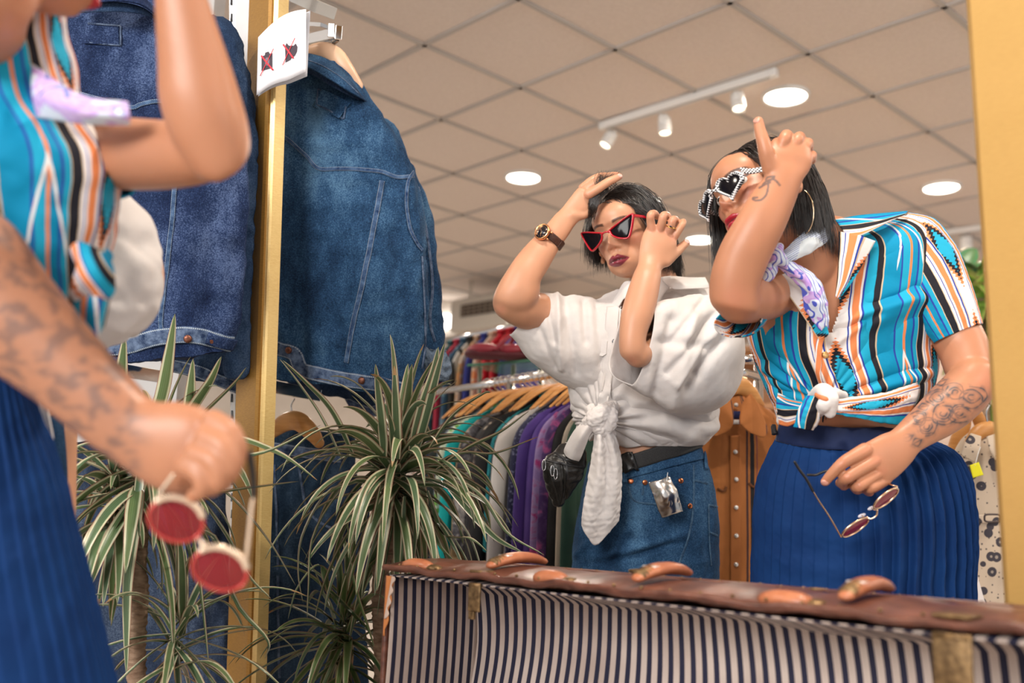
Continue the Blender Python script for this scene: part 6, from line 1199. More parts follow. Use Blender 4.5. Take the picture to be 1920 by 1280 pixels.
def handle(x0, nm, ln=.085, b0=.03, tilt=.9, buckle=True):
    q = [list(cpt(x0 - .012 * s, b0 + s * .130, topz(b0 + s * .130) + .014 + .005 * math.sin(s * PI) ** .7)) for s in np.linspace(0, 1, 9)]
    V, F = tube([p + [.0175 - .006 * abs(2 * i / 8 - 1) ** 3] for i, p in enumerate(q)], 40, 16, .55, world=True, up=(0, 0, 1)); obj('strap', V, F, m_tan, sc_o)
    if buckle:
        V, F = join(*[tube([p + [.0128] for p in [list(np.array(q[0]) * (1 - k) + np.array(q[2]) * k) for k in (j, j + .16)]], 8, 14, .6, world=True, up=(0, 0, 1)) for j in (0, .3, .6, .9)][:1]); 
        for j in range(5):
            c = np.array(q[0]) * (1 - j * .22) + np.array(q[2]) * j * .22; V, F = ellipsoid(c + [0, 0, .003], ex * .013, ey * .0042, np.array([0, 0, .008]), 14); obj('brass_buckle', V, F, m_brass, sc_o)
        c = np.array(q[2]) + [0, 0, .006]; V, F = box(c, (.012, .007, .002), frame_axes(ex), .0015); obj('buckle_plate', V, F, mat('bright_plate', (.8, .76, .72), .3, .7), sc_o)
LX = lambda px, py: float((on_z(px, py, hT) - A0) @ ex)
handle(LX(920, 1085), 'a'); handle(LX(1210, 1112), 'b'); handle(LX(1610, 1150), 'c')
def hump(px, py, l, name='leather_patch'):
    x = LX(px, py); V, F = ellipsoid(cpt(x, .020, .010), ex * l, ey * .018, np.array([0, 0, .014]), 22); obj(name, V, F, m_tan, sc_o); V, F = ellipsoid(cpt(x + l * .95, .024, .008), ex * l * .45, ey * .015, np.array([0, 0, .008]), 16); obj('corner_plate', V, F, m_brass, sc_o)
hump(775, 1072, .042, 'leather_corner'); hump(1068, 1096, .036); hump(1495, 1140, .040)
for px, py, w_, l_ in ((858, 1086, .014, .046), (1770, 1178, .022, .058)):
    x = LX(px, py); V, F = join(box(cpt(x, -.005, -.006 - l_ / 2), (w_, .0022, l_ / 2), frame_axes(ex), .002), box(cpt(x, .012, .012), (w_, .018, .0022), frame_axes(ex), .002), cyl(cpt(x - w_ * .9, -.004, -.010), cpt(x + w_ * .9, -.004, -.010), .0042, 14)); obj('brass_clasp', V, F, m_brass, sc_o)
    V, F = box(cpt(x - .002, -.007, -.012 - l_), (w_ * .45, .003, .006), frame_axes(ex), .001); obj('clasp_hook', V, F, m_brass, sc_o)
x = LX(1462, 1130); V, F = join(cyl(cpt(x, TH - .03, .004), cpt(x, TH - .03, .016), .008), cyl(cpt(x, TH - .03, .014), cpt(x, TH - .03, .018), .011)); obj('stud_foot', V, F, m_brass, sc_o); V, F = ellipsoid(cpt(LX(1130, 1100) , TH - .045, .022), ex * .035, ey * .012, np.array([0, 0, .005]), 20); obj('lock_plate', V, F, m_brass, sc_o)
st = thing('display_stand', 'dark wooden stand under the open suitcase', 'stand', A0 + ex * Lc / 2 - [0, 0, hT]); z0 = hT - HC - .006
V, F = box(cpt(Lc / 2, TH / 2, 0) * [1, 1, 0] + [0, 0, z0 / 2], (Lc / 2 - .02, TH / 2 - .01, z0 / 2 - .0005), frame_axes(ex), .004); obj('plinth', V, F, noisy('dark_wood', (.06, .03, .02), (.11, .06, .04), 6, .5, .1, 30, stretch=(1, 12, 1)), st)
# ================================================================= clothes racks in the reflected shop
def print_fabric(name, base, cols, scale, kind='noise', rough=.75):
    t = NT(name); co = t.coord()
    if kind == 'flat': c = t.ramp(t.noise(scale, co, 3), [(.35, base), (.65, cols[0])])
    elif kind == 'floral':
        v = t.voronoi(scale, co, 0); c = t.mix(t.math('LESS_THAN', v, .36), base, cols[0]); c = t.mix(t.math('LESS_THAN', v, .14), c, cols[-1])
    elif kind == 'stripe': c = t.ramp(t.math('FRACT', t.math('MULTIPLY', t.attr('su'), scale)), [(i / (len(cols) + 1), q) for i, q in enumerate([base] + list(cols))], 'CONSTANT')
    else: c = t.ramp(t.noise(scale, co, 5, .6, 1.5), [(.40, base), (.52, cols[0]), (.64, cols[-1])])
    t.set(Base_Color=c, Roughness=rough); t.bump(t.noise(30, co, 4), .3, .006); return t.m
def hanging(C, e, r, w, h, th, m, name, label, group, seed, hang=True, drop=.075):
    """one garment on its own hanger: C = point on the rail, e = shoulder direction, r = rail direction"""
    e = nrm(np.array(e)); r = nrm(np.array(r)); rg = np.random.RandomState(seed); T = C - np.array([0, 0, drop])
    prof = [(.0, .055, .9), (.012, .07, 1.), (.035, .11, 1), (.075, w * .86, .8), (.11, w, .9), (.17, w * 1.05, 1), (.4, w * 1.04, 1.1), (.7, w * 1.0, 1.2), (1.0, w * .97, 1.1)]
    z = np.array([p[0] * (h if p[0] > .2 else 1) for p in prof]); D = catmull(np.stack([z, [p[1] for p in prof], [p[2] for p in prof]], 1), np.linspace(0, 1, 46)); n = len(D)
    Cn = T[None] - np.array([0, 0, 1.0]) * D[:, :1] + r * (rg.normal() * .006) * D[:, :1]; V, F = rings3(Cn, e * D[:, 1:2], r * th * D[:, 2:3], 44, True, 2.4); k = len(V)
    x = (V - T) @ e; zz = (T - V)[:, 2]; V = V + r * (.010 * np.sin(x * 38 + seed + 2 * np.sin(zz * 7)) * np.clip(zz * 3, 0, 1))[:, None] + (.004 * wav(V, .05, seed))[:, None] * r
    o = thing(name, label, 'shirt', T, group); obj('body', V, F, m, o, attrs={'su': x + .3})
    cf = [tube([list(T + e * a * .055 + r * .010 * s + np.array([0, 0, .006 + .010 * (1 - abs(a))])) + [.010] for a in (-1, -.4, .4, 1)], 16, 10, .6, world=True) for s in (-1, 1)]
    V, F = join(*cf); obj('collar', V, F, m, o)
    for s in (-1, 1):
        sl = tube([list(T + e * s * a + np.array([0, 0, -b])) + [q] for a, b, q in ((w * .8, .09, .010), (w * 1.04, .16, .012), (w * 1.10, .32, .012), (w * 1.12, h * .62, .011))], 24, 14, 2.3, world=True, up=e); obj('sleeve', sl[0], sl[1], m, o, attrs={'su': (sl[0] - T) @ e})
    if hang:
        g = thing('coat_hanger', 'orange wooden hanger in the crowded row on the chrome clothes rail', 'hanger', C, 'wooden hangers on the chrome rail')
        V, F = tube([list(T + e * a * w + np.array([0, 0, b])) + [q] for a, b, q in ((-.86, -.055, .006), (-.5, .004, .010), (-.12, .034, .012), (.12, .034, .012), (.5, .004, .010), (.86, -.055, .006))], 40, 14, .62, world=True, up=(0, 0, 1)); obj('bar', V, F, m_woodh, g)
        hook('hook', C, T + np.array([0, 0, .04]), .0018, g, d=e)
    return o
def chrome_rail(P0, P1, r, label, posts=(), name='clothes_rail'):
    t = thing(name, label, 'clothes rack', (P0 + P1) / 2 * [1, 1, 0]); V, F = cyl(P0, P1, r, 18); obj('rail', V, F, m_chrome, t)
    for q in posts: V, F = cyl([q[0], q[1], .0], [q[0], q[1], q[2]], r * 1.1, 18); obj('post', V, F, m_chrome, t)
    return t
RA0, RB0 = W(775, 728, 3.75), W(1210, 694, 2.75); RB0[2] = RA0[2] = (RA0[2] + RB0[2]) / 2; rdir = nrm(RB0 - RA0); re = nrm(np.cross([0, 0, 1.0], rdir)); re = re if re[1] < 0 else -re
chrome_rail(RA0, RB0, .012, 'chrome clothes rail holding the long row of coloured shirts', (RA0 + rdir * .02, RA0 + rdir * .62, RB0 - rdir * .02))
V, F = cyl(RA0 - [0, 0, .0] + re * -.27, RA0 - [0, 0, .0] + rdir * .60 + re * -.27, .009); rl = thing('clothes_rail', 'lower chrome rail just behind the row of shirts', 'rail', RA0); obj('bar', V, F, m_chrome, rl)
GAR = [(838, 'dark plaid', (.03, .02, .02), [(.10, .03, .03)], 26, 'stripe'), (848, 'blue and brown checked', (.03, .05, .12), [(.14, .08, .05)], 30, 'stripe'), (857, 'dark floral', (.02, .03, .03), [(.22, .12, .07)], 60, 'floral'), (866, 'grey blue', (.10, .14, .20), [(.18, .22, .28)], 12, 'flat'),
       (876, 'white and lime green floral', (.62, .66, .52), [(.18, .38, .08)], 45, 'floral'), (888, 'plain turquoise', (.0, .36, .38), [(.0, .42, .44)], 8, 'flat'), (900, 'salmon paisley', (.50, .16, .12), [(.16, .13, .15), (.48, .12, .07)], 34, 'noise'), (909, 'tan', (.30, .20, .09), [(.36, .25, .12)], 10, 'flat'),
       (917, 'black, grey and white printed', (.02, .02, .025), [(.10, .10, .12), (.55, .52, .50)], 14, 'noise'), (927, 'charcoal', (.025, .025, .03), [(.05, .05, .055)], 14, 'flat'), (936, 'cream and black printed', (.02, .015, .015), [(.06, .04, .04), (.60, .52, .42)], 10, 'noise'), (946, 'plain black', (.008, .008, .01), [(.02, .02, .022)], 9, 'flat'),
       (958, 'teal velvet patterned', (.01, .20, .24), [(.02, .30, .34), (.01, .10, .08)], 40, 'noise'), (972, 'black', (.01, .01, .012), [(.02, .02, .03)], 8, 'flat'), (981, 'off-white', (.58, .55, .52), [(.66, .63, .60)], 8, 'flat'), (991, 'navy blue', (.008, .014, .05), [(.012, .02, .07)], 8, 'flat'),
       (1004, 'navy with small grey motifs', (.018, .02, .06), [(.14, .15, .24)], 110, 'floral'), (1018, 'deep purple', (.07, .035, .22), [(.10, .05, .28)], 8, 'flat'), (1031, 'violet', (.11, .06, .30), [(.16, .09, .36)], 9, 'flat'), (1042, 'lilac and magenta printed', (.30, .20, .44), [(.36, .26, .50), (.42, .04, .20)], 16, 'noise'),
       (1056, 'purple printed', (.06, .02, .12), [(.10, .05, .18), (.40, .08, .25)], 20, 'noise'), (1070, 'black cotton', (.01, .01, .012), [(.03, .03, .03)], 9, 'flat'), (1082, 'beige', (.42, .34, .26), [(.52, .44, .34)], 12, 'flat'), (1096, 'dark green', (.02, .06, .04), [(.03, .08, .05)], 9, 'flat')]
for i, (x, nm, b, cs, s_, kd) in enumerate(GAR):
    xx = x + 76 + (x - 838) * .10; lo, hi = 0.0, 1.0
    for _ in range(40):
        md = (lo + hi) / 2; lo, hi = (md, hi) if proj(RA0 + (RB0 - RA0) * md)[0] < xx else (lo, md)
    C = RA0 + (RB0 - RA0) * lo; prev = GAR[i - 1][1] if i else 'dark racks'
    hanging(C, re + rdir * random.Random(i).uniform(-.06, .06), rdir, .205 + .01 * (i % 3), .74 + .05 * (i % 4), .011, print_fabric(nm.split(',')[0].replace(' ', '_') + '_fabric', b, cs, s_, kd), 'hanging_shirt', '%s shirt on the chrome rail, next to the %s one' % (nm, prev) if i else 'dark plaid shirt at the far left end of the row on the chrome rail', 'shirts in the row on the chrome rail', 100 + i)
# rear rack, upper left
R2a, R2b = W(770, 592, 4.9), W(1060, 668, 3.9); R2a[2] = R2b[2] = (R2a[2] + R2b[2]) / 2; d2 = nrm(R2b - R2a); e2_ = nrm(np.cross([0, 0, 1.0], d2)); e2_ = e2_ if e2_[1] < 0 else -e2_
chrome_rail(R2a, R2b, .018, 'chrome rail of the rear rack of patterned clothes below the air conditioner', (R2a, R2b))
G2 = [(835, 'dark teal patterned', (.02, .10, .12), [(.10, .30, .34)], 20, 'floral'), (848, 'crimson red', (.40, .02, .05), [(.45, .03, .07)], 6, 'flat'), (861, 'blue printed', (.04, .10, .18), [(.14, .26, .34)], 16, 'floral'), (874, 'black and white edged', (.02, .02, .02), [(.5, .5, .48)], 9, 'stripe'), (887, 'orange and green floral', (.55, .50, .42), [(.55, .22, .06), (.06, .28, .20)], 16, 'noise'),
      (900, 'royal blue', (.02, .03, .22), [(.03, .05, .28)], 8, 'flat'), (914, 'peach floral', (.55, .42, .32), [(.60, .25, .10)], 22, 'floral'), (930, 'bright red', (.45, .005, .02), [(.5, .01, .03)], 8, 'flat'), (945, 'scarlet', (.42, .005, .015), [(.48, .01, .02)], 8, 'flat'), (960, 'indigo', (.03, .02, .14), [(.05, .03, .2)], 8, 'flat')]
for i, (x, nm, b, cs, s_, kd) in enumerate(G2):
    f = (x + 30 - proj(R2a)[0]) / (proj(R2b)[0] - proj(R2a)[0]); C = R2a + (R2b - R2a) * f
    hanging(C, e2_ * .6 + d2 * .4, d2, .20, .8, .02, print_fabric('rear_' + nm.replace(' ', '_') + '_fabric', b, cs, s_, kd), 'hanging_shirt', '%s garment on the rear rack below the air conditioner' % nm, 'clothes on the rear rack', 200 + i, hang=False, drop=.03)
# strip light glimpsed beside the air conditioner
sl_ = thing('strip_light', 'bright white strip light beside the jacket cuff, under the air conditioner', 'ceiling light', W(842, 606, 9.4)); q = W(838, 602, 9.6); q[1] = 9.42; V, F = box(q, (.10, .035, .06), None, .01); obj('tube', V, F, emis('strip_glow', (1, .97, .92), 6.0), sl_)
# glass shelf with the maroon sandals
sh = thing('glass_shelf', 'green-edged glass shelf on chrome posts holding two maroon clogs', 'shelf', W(960, 684, 3.7)); a, b = W(878, 683, 3.72), W(1075, 672, 3.45); a[2] = b[2] = (a[2] + b[2]) / 2; dd = nrm(b - a); R = frame_axes(dd)
V, F = box((a + b) / 2 + R[:, 1] * .12 * (1 if R[1, 1] > 0 else -1), (np.linalg.norm(b - a) / 2, .13, .004), R, .001); t = NT('shelf_glass'); t.set(Base_Color=(.15, .4, .28), Roughness=.05, Alpha=.5); obj('pane', V, F, t.m, sh)
V, F = box((a + b) / 2 - [0, 0, .0], (np.linalg.norm(b - a) / 2, .004, .005), R, .001); obj('glass_edge', V, F, mat('green_glass_edge', (.01, .10, .04), .1), sh)
for f in (.12, .45, .72): q = a + (b - a) * f + np.array([0, .05, 0]); V, F = cyl([q[0], q[1], 0], [q[0], q[1], a[2] - .004], .009); obj('post', V, F, m_chrome, sh)
m_mar = mat('maroon_rubber', (.28, .03, .05), .45); m_mard = mat('dark_maroon', (.09, .012, .02), .6)
for x, y, l in ((925, 661, 'maroon clog on the glass shelf, the one nearer the denim cuff'), (975, 651, 'maroon clog on the glass shelf, next to the white sleeve')):
    c = W(x, y, 3.60); c[2] = a[2] + .028; ax_ = nrm(dd * .85 + np.array([0, .3, 0])); sc_l = thing('clog', l, 'shoe', c, 'maroon clogs on the glass shelf'); s2 = np.cross([0, 0, 1.0], ax_)
    V, F = remesh([ellipsoid(c - ax_ * .02 - [0, 0, .006], ax_ * .085, s2 * .042, np.array([0, 0, .018]), 28), ellipsoid(c - ax_ * .06, ax_ * .05, s2 * .042, np.array([0, 0, .022]), 24)], .004, 3); obj('sole', V, F, m_mard, sc_l)
    V, F = ellipsoid(c - ax_ * .035 + [0, 0, .012], ax_ * .068, s2 * .044, np.array([0, 0, .026]), 28); obj('upper', V, F, m_mar, sc_l)
    V, F = tube([list(c + ax_ * p_ + s2 * q_ + np.array([0, 0, z_])) + [.007] for p_, q_, z_ in ((.02, .04, .01), (.06, .03, .05), (.07, 0, .065), (.06, -.03, .05), (.02, -.04, .01))], 24, 8, world=True); obj('strap', V, F, m_mar, sc_l)
# ---- orange striped shirt facing us
os_ = thing('hanging_shirt', 'rust orange shirt with black stripes and pearl snaps facing us between the two women', 'shirt', W(1380, 780, 2.75))
m_or = NT('rust_stripe'); f = m_or.math('FRACT', m_or.math('MULTIPLY', m_or.attr('su'), 1 / .093))
m_or.set(Base_Color=m_or.ramp(f, [(0, (.36, .125, .03)), (.42, (.05, .02, .02)), (.455, (.36, .125, .03)), (.49, (.012, .01, .012)), (.56, (.36, .125, .03)), (.60, (.14, .03, .06)), (.615, (.40, .14, .035))], 'CONSTANT'), Roughness=.8); m_or.bump(m_or.noise(26, m_or.coord(), 4), .35, .006); m_or = m_or.m
SO = [(1352, 742, 1408, 742, 2.76, .45), (1330, 760, 1430, 758, 2.76, .40), (1300, 785, 1462, 782, 2.76, .30), (1282, 830, 1480, 826, 2.76, .26), (1278, 920, 1484, 920, 2.76, .24), (1276, 1020, 1486, 1020, 2.76, .24), (1274, 1130, 1488, 1130, 2.76, .24), (1272, 1240, 1490, 1240, 2.76, .24)]
V, F, u, v = shell(SO, 90, 180, 2.2, displace=lambda Vo, g: Vo + vnormals(Vo, g.tolist()) * (.006 * wav(Vo, .10, 5, aniso=(1, 1, .3)) + .0015 * wav(Vo, .03, 6))[:, None]); obj('body', V, F, m_or, os_, attrs={'su': u + .012, 'sv': v}); bo = bvh((V, F))
for rows in ([[(1352, 740, 2.70), (1346, 758, 2.68), (1338, 778, 2.68), (1330, 800, 2.68)], [(1362, 745, 2.69), (1362, 770, 2.67), (1352, 795, 2.67), (1338, 818, 2.67)], [(1372, 752, 2.69), (1376, 785, 2.66), (1372, 800, 2.66), (1368, 806, 2.665)]], [[(1408, 738, 2.70), (1418, 752, 2.68), (1428, 775, 2.68), (1440, 805, 2.68)], [(1400, 745, 2.69), (1410, 770, 2.67), (1418, 790, 2.67), (1432, 820, 2.67)], [(1392, 756, 2.69), (1386, 790, 2.66), (1392, 800, 2.66), (1404, 810, 2.665)]]):
    V, F = strip_surface(rows, 30, 14, .003); obj('collar', V, F, m_or, os_, attrs={'su': (V @ nrm(W(1440, 800, 2.7) - W(1340, 800, 2.7))) + .35})
V, F = strip_surface([[(1354, 742, 2.74), (1380, 738, 2.76), (1406, 740, 2.74)], [(1356, 786, 2.72), (1380, 792, 2.74), (1404, 786, 2.72)]], 30, 12, .002); obj('inner_yoke', V, F, mat('rust_plain', (.26, .085, .02), .8), os_)
drapes(bo, 'placket', [[(1378, 815), (1379, 900), (1379, 1000), (1379, 1100)]], .030, mat('rust_placket', (.34, .115, .028), .8), os_, .003, .0015, n=60)
V, F = box(W(1373, 778, 2.70), (.022, .0012, .011), frame_axes(W(1400, 778, 2.7) - W(1373, 778, 2.7))); obj('brand_label', V, F, mat('navy_label', (.012, .02, .10), .7), os_); V, F = box(W(1376, 791, 2.698), (.016, .0012, .006), frame_axes(W(1400, 778, 2.7) - W(1373, 778, 2.7))); obj('size_label', V, F, mat('white_label', (.7, .7, .7), .7), os_)
drapes(bo, 'pocket_flap', [[(1404, 905), (1412, 912), (1425, 908)], [(1345, 915), (1356, 920), (1362, 912)]], .006, mat('rust_dark', (.14, .045, .012), .8), os_, .003, .0015, n=20)
m_pearl = mat('pearl_snap', (.75, .74, .72), .12, .5)
for y in (846, 898, 951, 1003, 1057, 1110): 
    V, F = disc_on(bo, 1379.5, y, .0062, .009, 16); obj('snap', V, F, m_pearl, os_)
V, F = ellipsoid(W(1380, 759, 2.71), .0062); obj('snap', V, F, m_pearl, os_)
hg = thing('coat_hanger', 'wooden hanger carrying the rust orange striped shirt', 'hanger', W(1378, 730, 2.76)); V, F = tube([(1325, 768, 2.76, 9), (1350, 738, 2.75, 15), (1378, 722, 2.74, 18), (1402, 732, 2.75, 15), (1425, 760, 2.76, 9)], 50, 20, .5); obj('bar', V, F, m_woodh, hg); V, F = tube([(1376, 706, 2.74, 1.6), (1370, 696, 2.74, 1.6), (1362, 688, 2.74, 1.6), (1362, 676, 2.74, 1.6), (1368, 672, 2.74, 1.6)], 24, 8); obj('hook', V, F, m_chrome, hg)
a, b = W(1335, 676, 2.76), W(1470, 672, 2.74); r3 = thing('clothes_rail', 'chrome rack with two bars behind the rust orange shirt', 'clothes rack', a * [1, 1, 0])
for p, q, r in ((a, b, .013), (W(1352, 688, 2.70), W(1424, 706, 2.95), .012), (W(1422, 660, 2.98), [*W(1422, 660, 2.98)[:2], 0], .014), (b, [b[0], b[1], 0], .013)): V, F = cyl(p, q, r); obj('bar', V, F, m_chrome, r3)
# wooden shelving with a trainer and warm lamps behind
m_shelf = noisy('warm_shelf_wood', (.36, .17, .08), (.48, .25, .12), 5, .6, .1, 30, stretch=(1, 1, 10))
su = thing('wall_shelves', 'warm wooden shelves behind the chrome rack between the women', 'shelves', W(1390, 1000, 4.6) * [1, 1, 0]); c = W(1400, 700, 4.8)
V, F = box([c[0], c[1] + .2, .78], (.5, .02, .78), None, .002); obj('back_board', V, F, m_shelf, su)
for z in (W(1390, 650, 4.6)[2], W(1390, 760, 4.6)[2], .5, .1): V, F = box([c[0], c[1], z], (.5, .18, .012), None, .002); obj('shelf_board', V, F, m_shelf, su)
tr = thing('trainer', 'grey and neon yellow trainer on the shelf between the white sleeve and striped shirt', 'shoe', W(1386, 636, 4.5)); zc_ = W(1390, 650, 4.6)[2] + .012; q = W(1386, 636, 4.5); q[2] = zc_
V, F = remesh([ellipsoid(q + [0, 0, .05], (.055, .10, .045)), ellipsoid(q + [.0, .05, .09], (.045, .06, .06)), ellipsoid(q + [0, -.08, .03], (.05, .07, .03))], .005, 4); obj('upper', V, F, mat('neon_yellow', (.55, .75, .02), .6), tr); V, F = box(q + [0, -.01, .014], (.055, .15, .014), None, .012); obj('sole', V, F, mat('grey_sole', (.42, .40, .40), .6), tr)
for x, y in ((1388, 712), (1358, 712)):
    b_ = thing('shelf_bulb', 'small warm glowing bulb behind the hanger of the rust shirt' if x > 1370 else 'small warm glowing bulb beside the white blouse hem, on the shelves', 'lamp', W(x, y, 4.78)); V, F = ellipsoid(W(x, y, 4.78), .028 if x > 1370 else .02); obj('globe', V, F, emis('bulb_glow', (1, .75, .42), 4.5), b_)
    V, F = cyl(W(x, y, 4.78) - [0, 0, .02], [W(x, y, 4.78)[0], W(x, y, 4.78)[1], W(1390, 760, 4.6)[2] + .0121], .012); obj('socket', V, F, m_chrome, b_)
# ---- right side: spotted dress, leaves, bag
sd_ = thing('hanging_dress', 'cream dress with dark polka spots hanging beside the right gold frame bar', 'dress', W(1845, 850, 2.6))
m_spot = NT('spotted_cotton'); q = m_spot.coord(); v1 = m_spot.voronoi(26, q); v2 = m_spot.voronoi(75, q); c = m_spot.mix(m_spot.math('LESS_THAN', v2, .20), (.58, .48, .38), (.12, .10, .10)); c = m_spot.mix(m_spot.math('LESS_THAN', v1, .34), c, (.05, .045, .06)); c = m_spot.mix(m_spot.math('LESS_THAN', v1, .12), c, (.35, .30, .26)); m_spot.set(Base_Color=c, Roughness=.8); m_spot = m_spot.m
SD = [(1818, 812, 1872, 812, 2.62, .45), (1800, 830, 1895, 828, 2.62, .40), (1786, 856, 1915, 850, 2.62, .32), (1786, 900, 1918, 900, 2.62, .30), (1792, 960, 1912, 960, 2.62, .30), (1794, 975, 1910, 975, 2.62, .30), (1785, 1040, 1925, 1040, 2.62, .34), (1778, 1130, 1935, 1130, 2.62, .36), (1770, 1260, 1945, 1260, 2.62, .38)]
V, F, u, v = shell(SD, 80, 120, 2.2, displace=lambda Vo, g: Vo + vnormals(Vo, g.tolist()) * (.006 * wav(Vo, .08, 5, aniso=(1, 1, .3)))[:, None]); obj('body', V, F, m_spot, sd_); bd_ = bvh((V, F)); drapes(bd_, 'belt', [[(1795, 968), (1845, 972), (1905, 968)]], .022, m_spot, sd_, .005, .002, n=30)
for rows in ([[(1820, 812, 2.57), (1808, 830, 2.56), (1800, 852, 2.56)], [(1840, 818, 2.56), (1836, 845, 2.545), (1826, 866, 2.55)]], [[(1870, 812, 2.57), (1880, 830, 2.56), (1888, 850, 2.56)], [(1850, 818, 2.56), (1856, 845, 2.545), (1866, 862, 2.55)]]): V, F = strip_surface(rows, 20, 8, .003); obj('collar', V, F, m_spot, sd_)
a = np.linspace(0, 2 * PI, 24); V, F = tube([(1861 + 15 * np.sign(math.cos(k)) * abs(math.cos(k)) ** .5, 971 + 7 * np.sign(math.sin(k)) * abs(math.sin(k)) ** .5, 2.50, 1.8) for k in a], 60, 8); obj('buckle', V, F, mat('dark_buckle', (.06, .04, .04), .3), sd_)
tg = thing('price_tag', 'yellow card tag hanging from the collar of the spotted dress', 'tag', W(1830, 880, 2.5)); V, F = strip_surface([[(1818, 872, 2.50), (1824, 896, 2.495)], [(1835, 866, 2.50), (1844, 890, 2.495)]], 12, 8, .0012); obj('card', V, F, mat('yellow_card', (.75, .72, .01), .6), tg)
V, F = tube([(1828, 872, 2.499, .8), (1834, 850, 2.52, .8), (1838, 838, 2.54, .8)], 8, 6); obj('string', V, F, mat('tag_string', (.6, .6, .6), .6), tg)
for pts, l in (([(1786, 850, 2.66, 12), (1804, 802, 2.66, 14), (1812, 772, 2.66, 10), (1826, 770, 2.66, 11), (1842, 800, 2.66, 12)], 'broad wooden hanger behind the spotted dress'), ([(1812, 846, 2.60, 9), (1830, 815, 2.60, 13), (1852, 804, 2.60, 15), (1876, 812, 2.60, 13), (1896, 836, 2.60, 9)], 'wooden hanger inside the collar of the spotted dress')):
    h_ = thing('coat_hanger', l, 'hanger', W(pts[2][0], pts[2][1], 2.63)); V, F = tube(pts, 50, 18, .5); obj('bar', V, F, m_woodh, h_); x, y, d, r = pts[2]; V, F = tube([(x, y - 8, d, 1.6), (x - 3, y - 30, d, 1.6), (x + 3, y - 44, d, 1.6)], 14, 8); obj('hook', V, F, m_chrome, h_)
q0, q1 = W(1700, 735, 2.66), W(1990, 742, 2.66); q0[2] = q1[2] = (q0[2] + q1[2]) / 2; chrome_rail(q0, q1, .012, 'chrome rail above the spotted dress', (q0, q1))
mu = thing('wall_panel', 'pale pink wall panel behind the green palm leaves', 'panel', W(1830, 700, 5.2)); V, F = box(W(1830, 600, 5.3) * [1, 1, 0] + [.25, .1, 1.13], (.75, .03, 1.1), None, .01); obj('board', V, F, noisy('pink_panel', (.60, .44, .36), (.68, .52, .44), 4, .8), mu)
pl = thing('palm_plant', 'bright green leafy plant beside the right gold frame bar, above the tattooed elbow', 'plant', W(1830, 700, 4.6) * [1, 1, 0]); rg = np.random.RandomState(4)
m_lg = leafmat('bright_leaf', (.16, .36, .04), (.24, .46, .06), (.40, .52, .12)); m_dg = leafmat('deep_green_leaf', (.01, .14, .06), (.02, .18, .08), (.04, .22, .10))
crown(W(1838, 560, 4.7), 26, .26, .05, 31, pl, m_lg, up=.5, droop=1.0); crown(W(1825, 640, 4.7), 20, .20, .022, 32, pl, m_lg, up=.6, droop=.8); crown(W(1815, 512, 4.8), 10, .16, .06, 33, pl, m_dg, up=.4); crown(W(1850, 730, 4.7), 18, .30, .04, 35, pl, m_lg, up=.5)
b0 = W(1838, 560, 4.7); V, F = cyl([b0[0], b0[1], .3], b0, .02); obj('stem', V, F, m_bark, pl); V, F = cyl([b0[0], b0[1], 0.0], [b0[0], b0[1], .34], .13, 28, .16); obj('pot', V, F, mat('white_pot', (.6, .58, .55), .5), pl)
pb = thing('paper_bag', 'white paper bag with a red and green mark beside the skirt hem', 'bag', W(1815, 1080, 2.5) * [1, 1, 0]); q = W(1800, 1100, 2.50); tp = W(1800, 1012, 2.5)[2]
V, F = loft([(1700, 1012, 1812, 1012, 2.5, .4), (1698, 1060, 1824, 1064, 2.5, .45), (1694, 1130, 1842, 1134, 2.5, .5)], 30, 60, 4.0); V2, F2 = box([q[0] - .06, q[1], .24], (.10, .05, .24), None, .01); obj('paper', V, F, mat('bag_paper', (.72, .68, .68), .7), pb); obj('base', V2, F2, mat('bag_base_paper', (.7, .66, .66), .7), pb); bp = bvh((V, F))
drapes(bp, 'red_mark', [[(1804, 1096), (1812, 1094), (1822, 1094)]], .005, m_red, pb, .002, .0006, n=10); drapes(bp, 'green_mark', [[(1804, 1101), (1812, 1100), (1820, 1100)], [(1816, 1078), (1818, 1086), (1820, 1092)]], .005, mat('green_print', (.02, .16, .05), .6), pb, .002, .0006, n=10)
